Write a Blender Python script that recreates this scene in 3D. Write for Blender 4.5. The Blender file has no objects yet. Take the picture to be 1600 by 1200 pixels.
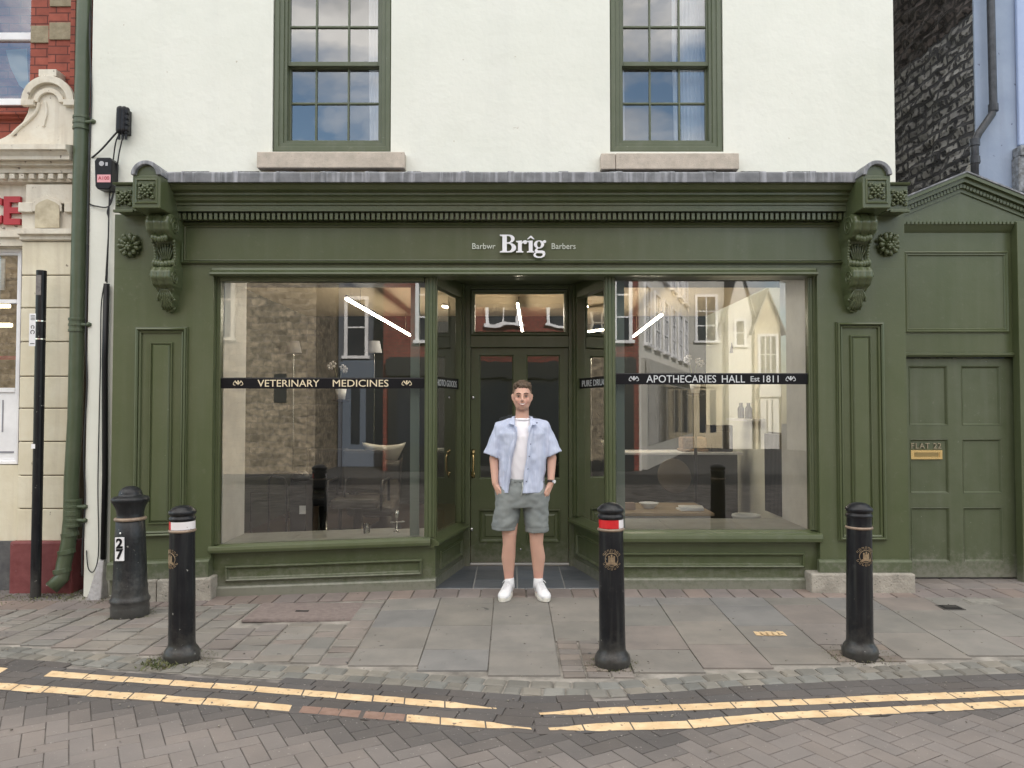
import bpy, bmesh, math, random
from mathutils import Vector, Matrix, noise
R = math.radians
C = bpy.context.scene.collection
scene = bpy.context.scene
rnd = random.Random(7)

# ---------------------------------------------------------------- camera
PITCH = R(1.7); FPX = 1200.0; CAMH = 1.6
cam = bpy.data.objects.new('camera', bpy.data.cameras.new('camera'))
C.objects.link(cam); scene.camera = cam
cam.location = (0, 0, CAMH); cam.rotation_euler = (R(90) + PITCH, 0, 0)
cam.data.sensor_width = 36; cam.data.lens = 27.0
cam.data.clip_start = 0.05; cam.data.clip_end = 500
scene.render.resolution_x = 1024; scene.render.resolution_y = 768

# ---------------------------------------------------------------- world, sun, exposure
SUN_EL, SUN_AZ = 35, 20          # azimuth clockwise from +Y: the sun stands behind the shop, so its front is in open shade
w = bpy.data.worlds.new("World"); scene.world = w; w.use_nodes = True
nt = w.node_tree; nt.nodes.clear()
def N(t, ty, **k):
    n = t.nodes.new(ty)
    for a, b in k.items(): setattr(n, a, b)
    return n
sky = N(nt, 'ShaderNodeTexSky', sky_type='NISHITA', sun_disc=False)
sky.sun_elevation = R(SUN_EL); sky.sun_rotation = R(SUN_AZ)
sky.air_density = 1.3; sky.dust_density = 0.6; sky.ozone_density = 2.0
geo = N(nt, 'ShaderNodeTexCoord')
mp = N(nt, 'ShaderNodeMapping'); mp.inputs['Scale'].default_value = (1.0, 1.0, 2.4); mp.inputs['Location'].default_value = (3.1, 0.7, 1.3)
nt.links.new(geo.outputs['Generated'], mp.inputs['Vector'])
ns = N(nt, 'ShaderNodeTexNoise'); ns.inputs['Scale'].default_value = 2.6; ns.inputs['Detail'].default_value = 9; ns.inputs['Roughness'].default_value = 0.58
ns.inputs['Distortion'].default_value = 0.25
nt.links.new(mp.outputs['Vector'], ns.inputs['Vector'])
cr = N(nt, 'ShaderNodeValToRGB'); cr.color_ramp.elements[0].position = 0.44; cr.color_ramp.elements[1].position = 0.6
sz_ = N(nt, 'ShaderNodeSeparateXYZ'); nt.links.new(geo.outputs['Generated'], sz_.inputs[0])
gr_ = N(nt, 'ShaderNodeMath', operation='MULTIPLY_ADD'); gr_.inputs[1].default_value = 0.55; gr_.inputs[2].default_value = -0.20; nt.links.new(sz_.outputs[2], gr_.inputs[0])
ga_ = N(nt, 'ShaderNodeMath', operation='ADD'); nt.links.new(gr_.outputs[0], ga_.inputs[0]); nt.links.new(ns.outputs['Fac'], ga_.inputs[1])
nt.links.new(ga_.outputs[0], cr.inputs['Fac'])
ns2 = N(nt, 'ShaderNodeTexNoise'); ns2.inputs['Scale'].default_value = 4.5; ns2.inputs['Detail'].default_value = 6
nt.links.new(mp.outputs['Vector'], ns2.inputs['Vector'])
cc = N(nt, 'ShaderNodeValToRGB')
cc.color_ramp.elements[0].color = (5.8, 5.7, 5.6, 1); cc.color_ramp.elements[1].color = (12.6, 12.1, 11.4, 1)
cc.color_ramp.elements[0].position = 0.35; cc.color_ramp.elements[1].position = 0.65
nt.links.new(ns2.outputs['Fac'], cc.inputs['Fac'])
mx = N(nt, 'ShaderNodeMixRGB')
nt.links.new(cr.outputs['Color'], mx.inputs[0]); nt.links.new(sky.outputs[0], mx.inputs[1]); nt.links.new(cc.outputs['Color'], mx.inputs[2])
bg = N(nt, 'ShaderNodeBackground'); bg.inputs['Strength'].default_value = 0.12
nt.links.new(mx.outputs[0], bg.inputs['Color'])
wo = N(nt, 'ShaderNodeOutputWorld'); nt.links.new(bg.outputs[0], wo.inputs[0])
sl = bpy.data.lights.new('sun', 'SUN'); sl.energy = 4.6; sl.angle = R(2); sl.color = (1.0, 0.95, 0.88)
so = bpy.data.objects.new('sun', sl); C.objects.link(so)
az, el = R(SUN_AZ), R(SUN_EL)
sd = Vector((math.sin(az)*math.cos(el), math.cos(az)*math.cos(el), math.sin(el)))
so.rotation_euler = (-sd).to_track_quat('-Z', 'Y').to_euler(); so.location = (0, -2, 30)
scene.view_settings.view_transform = 'Standard'; scene.view_settings.look = 'None'
scene.view_settings.exposure = 1.30; scene.view_settings.gamma = 1

# ---------------------------------------------------------------- measuring: photo pixel (1600x1200) at a known depth -> metres
def PT(px, py, Y):
    dx = (px-800)/FPX; v = (600-py)/FPX
    dy = math.cos(PITCH)-v*math.sin(PITCH); dz = math.sin(PITCH)+v*math.cos(PITCH)
    t = Y/dy
    return dx*t, CAMH+dz*t
def RC(px0, px1, py0, py1, Y):
    m = (py0+py1)/2
    return PT(px0, m, Y)[0], PT(px1, m, Y)[0], PT(800, py1, Y)[1], PT(800, py0, Y)[1]
def XX(px, Y, py=636): return PT(px, py, Y)[0]
def ZZ(py, Y): return PT(800, py, Y)[1]
def interp(tab, x):
    if x <= tab[0][0]: return tab[0][1]
    for (a, b), (c, d) in zip(tab, tab[1:]):
        if x <= c: return b+(d-b)*(x-a)/(c-a)
    return tab[-1][1]
def sstep(t):
    t = max(0, min(1, t)); return t*t*(3-2*t)
def g(x, y):                      # ground height
    e = 0.042 - (0.033*(-0.6-x) if x < -0.6 else 0)
    e = max(e, -0.06)
    return e*sstep((y-4.7)/1.9)
def warp(x, z):                   # the old shopfront sags towards its left end
    if x < -0.66: return z - 0.036*min(3.2, (-0.66-x))*max(0, min(1, (1.6-z)/1.1))
    return z

# ---------------------------------------------------------------- materials
def setin(n, k, v):
    if k in n.inputs: n.inputs[k].default_value = v
def mat(name, col, rough=0.6, metal=0.0, col2=None, nscale=4.0, bump=0.0, bscale=40.0, bdist=0.01, coat=0.0, spec=None, detail=6, speck=None, attr=False, coords='Object', emis=None, ripple=None, streak=None, lo=0.35, hi=0.65, sheen=0, dirt=None):
    m = bpy.data.materials.new(name); m.use_nodes = True
    t = m.node_tree; b = t.nodes['Principled BSDF']
    b.inputs['Base Color'].default_value = (*col, 1); b.inputs['Roughness'].default_value = rough
    b.inputs['Metallic'].default_value = metal
    if coat: setin(b, 'Coat Weight', coat); setin(b, 'Coat Roughness', 0.15)
    if spec is not None: setin(b, 'Specular IOR Level', spec)
    if sheen: setin(b, 'Sheen Weight', sheen)
    if emis: b.inputs['Emission Color'].default_value = (*emis[0], 1); b.inputs['Emission Strength'].default_value = emis[1]
    g_ = N(t, 'ShaderNodeNewGeometry')
    vec = g_.outputs['Position']
    src = None
    if attr:
        a = N(t, 'ShaderNodeVertexColor', layer_name='Col'); src = a.outputs['Color']
    if col2:
        n = N(t, 'ShaderNodeTexNoise'); n.inputs['Scale'].default_value = nscale; n.inputs['Detail'].default_value = detail; n.inputs['Roughness'].default_value = 0.6
        t.links.new(vec, n.inputs['Vector'])
        r = N(t, 'ShaderNodeValToRGB'); r.color_ramp.elements[0].position = lo; r.color_ramp.elements[1].position = hi
        r.color_ramp.elements[0].color = (*col, 1); r.color_ramp.elements[1].color = (*col2, 1)
        t.links.new(n.outputs['Fac'], r.inputs['Fac'])
        if src is not None:
            mm = N(t, 'ShaderNodeMixRGB', blend_type='MULTIPLY'); mm.inputs[0].default_value = 1
            t.links.new(src, mm.inputs[1]); t.links.new(r.outputs['Color'], mm.inputs[2]); src = mm.outputs[0]
        else: src = r.outputs['Color']
    if streak:                     # (colour, amount): vertical weather streaks
        mpn = N(t, 'ShaderNodeMapping'); mpn.inputs['Scale'].default_value = (streak[2], streak[2], streak[2]*0.06)
        t.links.new(vec, mpn.inputs['Vector'])
        n = N(t, 'ShaderNodeTexNoise'); n.inputs['Scale'].default_value = 1.0; n.inputs['Detail'].default_value = 5
        t.links.new(mpn.outputs[0], n.inputs['Vector'])
        r = N(t, 'ShaderNodeValToRGB'); r.color_ramp.elements[0].position = 0.5; r.color_ramp.elements[1].position = 0.72
        t.links.new(n.outputs['Fac'], r.inputs['Fac'])
        ml = N(t, 'ShaderNodeMath', operation='MULTIPLY'); ml.inputs[1].default_value = streak[1]
        t.links.new(r.outputs['Color'], ml.inputs[0])
        mm = N(t, 'ShaderNodeMixRGB'); t.links.new(ml.outputs[0], mm.inputs[0])
        if src is not None: t.links.new(src, mm.inputs[1])
        else: mm.inputs[1].default_value = (*col, 1)
        mm.inputs[2].default_value = (*streak[0], 1); src = mm.outputs[0]
    if dirt:                       # (colour, height, amount): splashed dust that thins out above the ground
        sz3 = N(t, 'ShaderNodeSeparateXYZ'); t.links.new(vec, sz3.inputs[0])
        mr = N(t, 'ShaderNodeMapRange'); mr.inputs['From Min'].default_value = 0.0; mr.inputs['From Max'].default_value = dirt[1]; mr.inputs['To Min'].default_value = 1.0; mr.inputs['To Max'].default_value = 0.0
        t.links.new(sz3.outputs[2], mr.inputs['Value'])
        n = N(t, 'ShaderNodeTexNoise'); n.inputs['Scale'].default_value = 18; n.inputs['Detail'].default_value = 8; n.inputs['Roughness'].default_value = 0.7; t.links.new(vec, n.inputs['Vector'])
        pw_ = N(t, 'ShaderNodeMath', operation='POWER'); pw_.inputs[1].default_value = 1.5; t.links.new(mr.outputs[0], pw_.inputs[0])
        ad_ = N(t, 'ShaderNodeMath', operation='MULTIPLY_ADD'); ad_.inputs[1].default_value = 0.55; t.links.new(pw_.outputs[0], ad_.inputs[0]); t.links.new(n.outputs['Fac'], ad_.inputs[2])
        r = N(t, 'ShaderNodeValToRGB'); r.color_ramp.elements[0].position = 0.60; r.color_ramp.elements[1].position = 0.95; t.links.new(ad_.outputs[0], r.inputs['Fac'])
        ml = N(t, 'ShaderNodeMath', operation='MULTIPLY'); ml.inputs[1].default_value = dirt[2]; t.links.new(r.outputs['Color'], ml.inputs[0])
        mm = N(t, 'ShaderNodeMixRGB'); t.links.new(ml.outputs[0], mm.inputs[0])
        if src is not None: t.links.new(src, mm.inputs[1])
        else: mm.inputs[1].default_value = (*col, 1)
        mm.inputs[2].default_value = (*dirt[0], 1); src = mm.outputs[0]
    if speck:                      # (colour, scale, threshold)
        n = N(t, 'ShaderNodeTexNoise'); n.inputs['Scale'].default_value = speck[1]; n.inputs['Detail'].default_value = 3
        t.links.new(vec, n.inputs['Vector'])
        r = N(t, 'ShaderNodeValToRGB'); r.color_ramp.elements[0].position = speck[2]; r.color_ramp.elements[1].position = speck[2]+0.04
        t.links.new(n.outputs['Fac'], r.inputs['Fac'])
        mm = N(t, 'ShaderNodeMixRGB'); t.links.new(r.outputs['Color'], mm.inputs[0])
        if src is not None: t.links.new(src, mm.inputs[1])
        else: mm.inputs[1].default_value = (*col, 1)
        mm.inputs[2].default_value = (*speck[0], 1); src = mm.outputs[0]
    if src is not None: t.links.new(src, b.inputs['Base Color'])
    nrm = None
    if bump:
        n = N(t, 'ShaderNodeTexNoise'); n.inputs['Scale'].default_value = bscale; n.inputs['Detail'].default_value = 5
        t.links.new(vec, n.inputs['Vector'])
        bp = N(t, 'ShaderNodeBump'); bp.inputs['Strength'].default_value = bump; bp.inputs['Distance'].default_value = bdist
        t.links.new(n.outputs['Fac'], bp.inputs['Height']); nrm = bp.outputs['Normal']
    if ripple:
        n = N(t, 'ShaderNodeTexNoise'); n.inputs['Scale'].default_value = ripple[0]; n.inputs['Detail'].default_value = 2
        t.links.new(vec, n.inputs['Vector'])
        bp = N(t, 'ShaderNodeBump'); bp.inputs['Strength'].default_value = ripple[1]; bp.inputs['Distance'].default_value = 0.02
        t.links.new(n.outputs['Fac'], bp.inputs['Height'])
        if nrm is not None: t.links.new(nrm, bp.inputs['Normal'])
        nrm = bp.outputs['Normal']
    if nrm is not None: t.links.new(nrm, b.inputs['Normal'])
    return m
def glass(name, k=1.9, base=0.0, tint=(0.86, 0.9, 0.88), ripple=0.0, rs=3.0):
    m = bpy.data.materials.new(name); m.use_nodes = True; t = m.node_tree; t.nodes.clear()
    tr = N(t, 'ShaderNodeBsdfTransparent'); tr.inputs[0].default_value = (*tint, 1)
    gl = N(t, 'ShaderNodeBsdfGlossy'); gl.inputs['Roughness'].default_value = 0.004; gl.inputs[0].default_value = (1, 1, 1, 1)
    fr = N(t, 'ShaderNodeFresnel'); fr.inputs[0].default_value = 1.52
    ml = N(t, 'ShaderNodeMath', operation='MULTIPLY_ADD', use_clamp=True); ml.inputs[1].default_value = k; ml.inputs[2].default_value = base
    t.links.new(fr.outputs[0], ml.inputs[0])
    mx_ = N(t, 'ShaderNodeMixShader'); t.links.new(ml.outputs[0], mx_.inputs[0]); t.links.new(tr.outputs[0], mx_.inputs[1]); t.links.new(gl.outputs[0], mx_.inputs[2])
    if ripple:
        g_ = N(t, 'ShaderNodeNewGeometry'); n = N(t, 'ShaderNodeTexNoise'); n.inputs['Scale'].default_value = rs; n.inputs['Detail'].default_value = 1
        t.links.new(g_.outputs['Position'], n.inputs['Vector'])
        bp = N(t, 'ShaderNodeBump'); bp.inputs['Strength'].default_value = ripple; bp.inputs['Distance'].default_value = 0.02
        t.links.new(n.outputs['Fac'], bp.inputs['Height']); t.links.new(bp.outputs[0], gl.inputs['Normal'])
    o = N(t, 'ShaderNodeOutputMaterial'); t.links.new(mx_.outputs[0], o.inputs[0])
    return m
def masonry(name, c1, c2, mortar, bw, bh, axis='xz', off=0.5, ms=0.012, bump=0.6, nvar=0.5, distort=0.0, rough=0.85, rot=0.0):
    """coursed masonry drawn in the wall's own plane"""
    m = bpy.data.materials.new(name); m.use_nodes = True; t = m.node_tree; b = t.nodes['Principled BSDF']
    b.inputs['Roughness'].default_value = rough
    g_ = N(t, 'ShaderNodeNewGeometry'); sp = N(t, 'ShaderNodeSeparateXYZ'); t.links.new(g_.outputs['Position'], sp.inputs[0])
    cb = N(t, 'ShaderNodeCombineXYZ')
    if axis == 'xz': t.links.new(sp.outputs[0], cb.inputs[0])
    elif axis == 'yz': t.links.new(sp.outputs[1], cb.inputs[0])
    else:
        ad = N(t, 'ShaderNodeMath', operation='ADD'); t.links.new(sp.outputs[0], ad.inputs[0]); t.links.new(sp.outputs[1], ad.inputs[1]); t.links.new(ad.outputs[0], cb.inputs[0])
    t.links.new(sp.outputs[2], cb.inputs[1])
    vec = cb.outputs[0]
    if distort:
        n = N(t, 'ShaderNodeTexNoise'); n.inputs['Scale'].default_value = 3.5; n.inputs['Detail'].default_value = 3
        t.links.new(vec, n.inputs['Vector'])
        vm = N(t, 'ShaderNodeVectorMath', operation='MULTIPLY_ADD'); vm.inputs[1].default_value = (distort,)*3
        t.links.new(n.outputs['Color'], vm.inputs[0]); t.links.new(vec, vm.inputs[2]); vec = vm.outputs[0]
    br = N(t, 'ShaderNodeTexBrick'); br.offset = off
    br.inputs['Scale'].default_value = 1; br.inputs['Brick Width'].default_value = bw; br.inputs['Row Height'].default_value = bh
    br.inputs['Mortar Size'].default_value = ms; br.inputs['Mortar Smooth'].default_value = 0.3
    br.inputs['Color1'].default_value = (*c1, 1); br.inputs['Color2'].default_value = (*c2, 1); br.inputs['Mortar'].default_value = (*mortar, 1)
    t.links.new(vec, br.inputs['Vector'])
    n = N(t, 'ShaderNodeTexNoise'); n.inputs['Scale'].default_value = 9; n.inputs['Detail'].default_value = 6; t.links.new(g_.outputs['Position'], n.inputs['Vector'])
    r = N(t, 'ShaderNodeValToRGB'); r.color_ramp.elements[0].position = 0.3; r.color_ramp.elements[1].position = 0.7
    lo = 1-nvar; r.color_ramp.elements[0].color = (lo, lo, lo, 1); r.color_ramp.elements[1].color = (1.15, 1.15, 1.15, 1)
    t.links.new(n.outputs['Fac'], r.inputs['Fac'])
    mm = N(t, 'ShaderNodeMixRGB', blend_type='MULTIPLY'); mm.inputs[0].default_value = 1
    t.links.new(br.outputs['Color'], mm.inputs[1]); t.links.new(r.outputs['Color'], mm.inputs[2]); t.links.new(mm.outputs[0], b.inputs['Base Color'])
    sb = N(t, 'ShaderNodeMath', operation='SUBTRACT'); sb.inputs[0].default_value = 1; t.links.new(br.outputs['Fac'], sb.inputs[1])
    ad2 = N(t, 'ShaderNodeMath', operation='MULTIPLY_ADD'); ad2.inputs[1].default_value = 0.5; t.links.new(n.outputs['Fac'], ad2.inputs[0]); t.links.new(sb.outputs[0], ad2.inputs[2])
    bp = N(t, 'ShaderNodeBump'); bp.inputs['Strength'].default_value = bump; bp.inputs['Distance'].default_value = 0.02
    t.links.new(ad2.outputs[0], bp.inputs['Height']); t.links.new(bp.outputs[0], b.inputs['Normal'])
    return m
GREEN = (0.070, 0.088, 0.038)
DUST = (0.26, 0.25, 0.22)
M = {}
M['green'] = mat('green_paint', GREEN, 0.30, col2=(0.082, 0.098, 0.048), nscale=2.5, bump=0.2, bscale=60, bdist=0.003, ripple=(7, 0.10), spec=0.5, streak=((0.11, 0.125, 0.08), 0.35, 9), dirt=(DUST, 0.38, 0.45), speck=((0.30, 0.32, 0.27), 38, 0.775))
M['green_old'] = mat('worn_green_paint', (0.076, 0.094, 0.048), 0.36, col2=(0.092, 0.108, 0.062), nscale=5, streak=((0.13, 0.14, 0.10), 0.35, 11), dirt=(DUST, 0.42, 0.6), bump=0.2, bscale=70, bdist=0.004, speck=((0.4, 0.42, 0.36), 45, 0.745))
M['render'] = mat('cream_render', (0.70, 0.71, 0.64), 0.8, col2=(0.74, 0.745, 0.68), nscale=1.3, bump=0.45, bscale=5, bdist=0.016, ripple=(20, 0.07), speck=((0.5, 0.46, 0.38), 16, 0.745), streak=((0.56, 0.565, 0.53), 0.13, 5.0))
M['white'] = mat('white_paint', (0.86, 0.86, 0.88), 0.5, col2=(0.7, 0.7, 0.72), nscale=3)
M['sillstone'] = mat('pink_sandstone', (0.42, 0.37, 0.31), 0.85, col2=(0.54, 0.47, 0.40), nscale=12, bump=0.6, bscale=120, bdist=0.006, speck=((0.3, 0.24, 0.2), 90, 0.64))
M['plinthstone'] = mat('weathered_plinth_stone', (0.27, 0.25, 0.215), 0.9, col2=(0.40, 0.37, 0.32), nscale=9, bump=0.8, bscale=60, bdist=0.01, speck=((0.12, 0.12, 0.1), 40, 0.66))
M['lead'] = mat('lead_sheet', (0.11, 0.115, 0.125), 0.5, col2=(0.19, 0.195, 0.21), nscale=9, bump=0.4, bscale=14, bdist=0.012, streak=((0.42, 0.43, 0.47), 0.7, 26))
M['iron'] = mat('black_iron_paint', (0.006, 0.0065, 0.009), 0.30, spec=0.32, col2=(0.011, 0.012, 0.015), nscale=8, bump=0.4, bscale=50, bdist=0.004, dirt=((0.10, 0.096, 0.085), 0.32, 0.40), streak=((0.03, 0.033, 0.033), 0.7, 40), speck=((0.30, 0.30, 0.28), 30, 0.715))
M['iron_worn'] = mat('dusty_black_iron', (0.007, 0.008, 0.010), 0.38, spec=0.35, col2=(0.022, 0.024, 0.027), nscale=6, bump=0.5, bscale=45, bdist=0.006, speck=((0.3, 0.3, 0.28), 30, 0.71), streak=((0.07, 0.073, 0.07), 0.2, 30), dirt=((0.12, 0.115, 0.105), 0.5, 0.40))
M['gold'] = mat('dull_gold_paint', (0.34, 0.25, 0.15), 0.5, metal=0.3, col2=(0.2, 0.15, 0.1), nscale=60)
M['copper'] = mat('bronze_ring_paint', (0.22, 0.16, 0.12), 0.45, metal=0.3, col2=(0.32, 0.25, 0.19), nscale=30)
M['brass'] = mat('brass', (0.75, 0.55, 0.26), 0.25, metal=1)
M['steel'] = mat('chrome', (0.75, 0.75, 0.73), 0.2, metal=1)
M['glass'] = glass('shop_glass', 1.3, 0.082, tint=(0.90,0.93,0.90))
M['glass_up'] = glass('old_sash_glass', 1.4, 0.12, ripple=0.018, rs=6)
M['glass_door'] = glass('wavy_door_glass', 1.2, 0.05, tint=(0.5, 0.55, 0.5), ripple=0.035, rs=5)
M['glass_transom'] = glass('wavy_transom_glass', 1.4, 0.09, tint=(0.9, 0.9, 0.86), ripple=0.035, rs=4)
M['band'] = mat('black_glass_band', (0.006, 0.006, 0.008), 0.5, spec=0.2)
M['gilt'] = mat('gilt_lettering', (0.80, 0.70, 0.50), 0.35, metal=0.15)
M['silver'] = mat('silver_lettering', (0.62, 0.64, 0.66), 0.35)
M['letter'] = mat('white_raised_letter', (0.86, 0.86, 0.90), 0.4)
M['letter_small'] = mat('pale_lettering', (0.62, 0.66, 0.58), 0.5)
M['red'] = mat('red_letter_paint', (0.42, 0.03, 0.04), 0.5)
M['redplinth'] = mat('dark_red_masonry_paint', (0.155, 0.035, 0.036), 0.6, col2=(0.21, 0.06, 0.06), nscale=8, bump=0.5, bscale=20, bdist=0.01, speck=((0.5, 0.4, 0.4), 26, 0.73))
M['greyplinth'] = mat('grey_masonry_paint', (0.075, 0.075, 0.08), 0.8, col2=(0.12, 0.12, 0.12), nscale=10, bump=0.4)
M['cream'] = mat('cream_masonry_paint', (0.66, 0.60, 0.45), 0.7, col2=(0.72, 0.67, 0.53), nscale=4, bump=0.4, bscale=14, bdist=0.012, speck=((0.22, 0.18, 0.13), 11, 0.715), streak=((0.45, 0.38, 0.29), 0.35, 14))
M['creampale'] = mat('pale_cream_moulding_paint', (0.68, 0.64, 0.55), 0.7, col2=(0.62, 0.56, 0.46), nscale=6, bump=0.5, bscale=20, bdist=0.012, speck=((0.2, 0.17, 0.14), 18, 0.69), streak=((0.42, 0.37, 0.31), 0.4, 18))
M['redbrick'] = masonry('red_brick', (0.27, 0.068, 0.045), (0.34, 0.09, 0.06), (0.12, 0.035, 0.028), 0.225, 0.079, ms=0.006, bump=0.5, nvar=0.25)
M['quoin'] = mat('weathered_quoin_stone', (0.25, 0.21, 0.14), 0.9, col2=(0.34, 0.29, 0.2), nscale=12, bump=0.7, bscale=30, bdist=0.01)
M['blue'] = mat('pale_blue_render', (0.25, 0.31, 0.42), 0.75, col2=(0.30, 0.36, 0.47), nscale=3, bump=0.3, bscale=10, speck=((0.12, 0.14, 0.2), 14, 0.72), streak=((0.22, 0.25, 0.34), 0.4, 9))
M['darkpipe'] = mat('old_grey_pipe_paint', (0.015, 0.017, 0.022), 0.4, col2=(0.05, 0.053, 0.062), nscale=14)
M['greenpipe'] = mat('green_pipe_paint', (0.062, 0.085, 0.045), 0.36, col2=(0.08, 0.10, 0.06), nscale=5, bump=0.2, bscale=30)
M['greenpipe_low'] = M['greenpipe']
M['plastic'] = mat('black_plastic', (0.006, 0.006, 0.008), 0.35, spec=0.3, bump=0.2, bscale=30)
M['cable'] = mat('black_cable_rubber', (0.02, 0.02, 0.022), 0.6)
M['whitecable'] = mat('grey_white_cable', (0.5, 0.5, 0.5), 0.6)
M['pink'] = mat('pink_sticker', (0.72, 0.35, 0.38), 0.6)
M['stickerred'] = mat('sticker_print', (0.35, 0.03, 0.05), 0.6)
M['tile'] = mat('slate_tile', (1, 1, 1), 0.35, col2=(0.7, 0.75, 0.8), nscale=7, bump=0.35, bscale=18, bdist=0.006, attr=True)
M['grout'] = mat('grout', (0.34, 0.34, 0.33), 0.9)
M['slab'] = mat('paving_slab', (0.86, 0.86, 0.86), 0.82, col2=(1.12, 1.10, 1.08), nscale=3.2, bump=0.4, bscale=55, bdist=0.004, attr=True, detail=10, speck=((0.07, 0.07, 0.065), 13, 0.715), ripple=(12, 0.10))
M['brickpave'] = mat('road_block', (0.86, 0.86, 0.86), 0.85, col2=(1.14, 1.12, 1.10), nscale=1.7, bump=0.5, bscale=90, bdist=0.004, attr=True, detail=10, speck=((0.30, 0.28, 0.26), 75, 0.69))
M['mortar'] = mat('sandy_joint', (0.14, 0.13, 0.115), 0.95, col2=(0.34, 0.315, 0.28), nscale=5, bump=0.4, bscale=120)
M['mortar_road'] = mat('road_joint_sand', (0.07, 0.064, 0.06), 0.95, col2=(0.26, 0.24, 0.22), nscale=4.5, bump=0.4, bscale=120)
M['yellow'] = mat('worn_yellow_paint', (0.55, 0.385, 0.215), 0.75, col2=(0.70, 0.535, 0.33), nscale=9, bump=0.4, bscale=70, bdist=0.003, speck=((0.20, 0.15, 0.11), 26, 0.63))
M['asphalt'] = mat('asphalt', (0.045,0.045,0.045), 0.9, col2=(0.075,0.073,0.07), nscale=3, bump=0.3)
M['black'] = mat('gap_black', (0.01, 0.01, 0.01), 0.9)
M['dirt'] = mat('dirt_and_moss', (0.05, 0.045, 0.03), 0.95, col2=(0.10, 0.09, 0.05), nscale=30)
M['weed'] = mat('weed_leaf', (0.06, 0.09, 0.025), 0.7, col2=(0.16, 0.15, 0.07), nscale=20)
M['castiron'] = mat('cast_iron_cover', (0.07, 0.065, 0.06), 0.6, metal=0.4, bump=0.6, bscale=90)
M['coverpink'] = mat('infilled_cover_concrete', (0.17, 0.135, 0.125), 0.9, col2=(0.22, 0.18, 0.165), nscale=25, bump=0.5, bscale=70)

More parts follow.
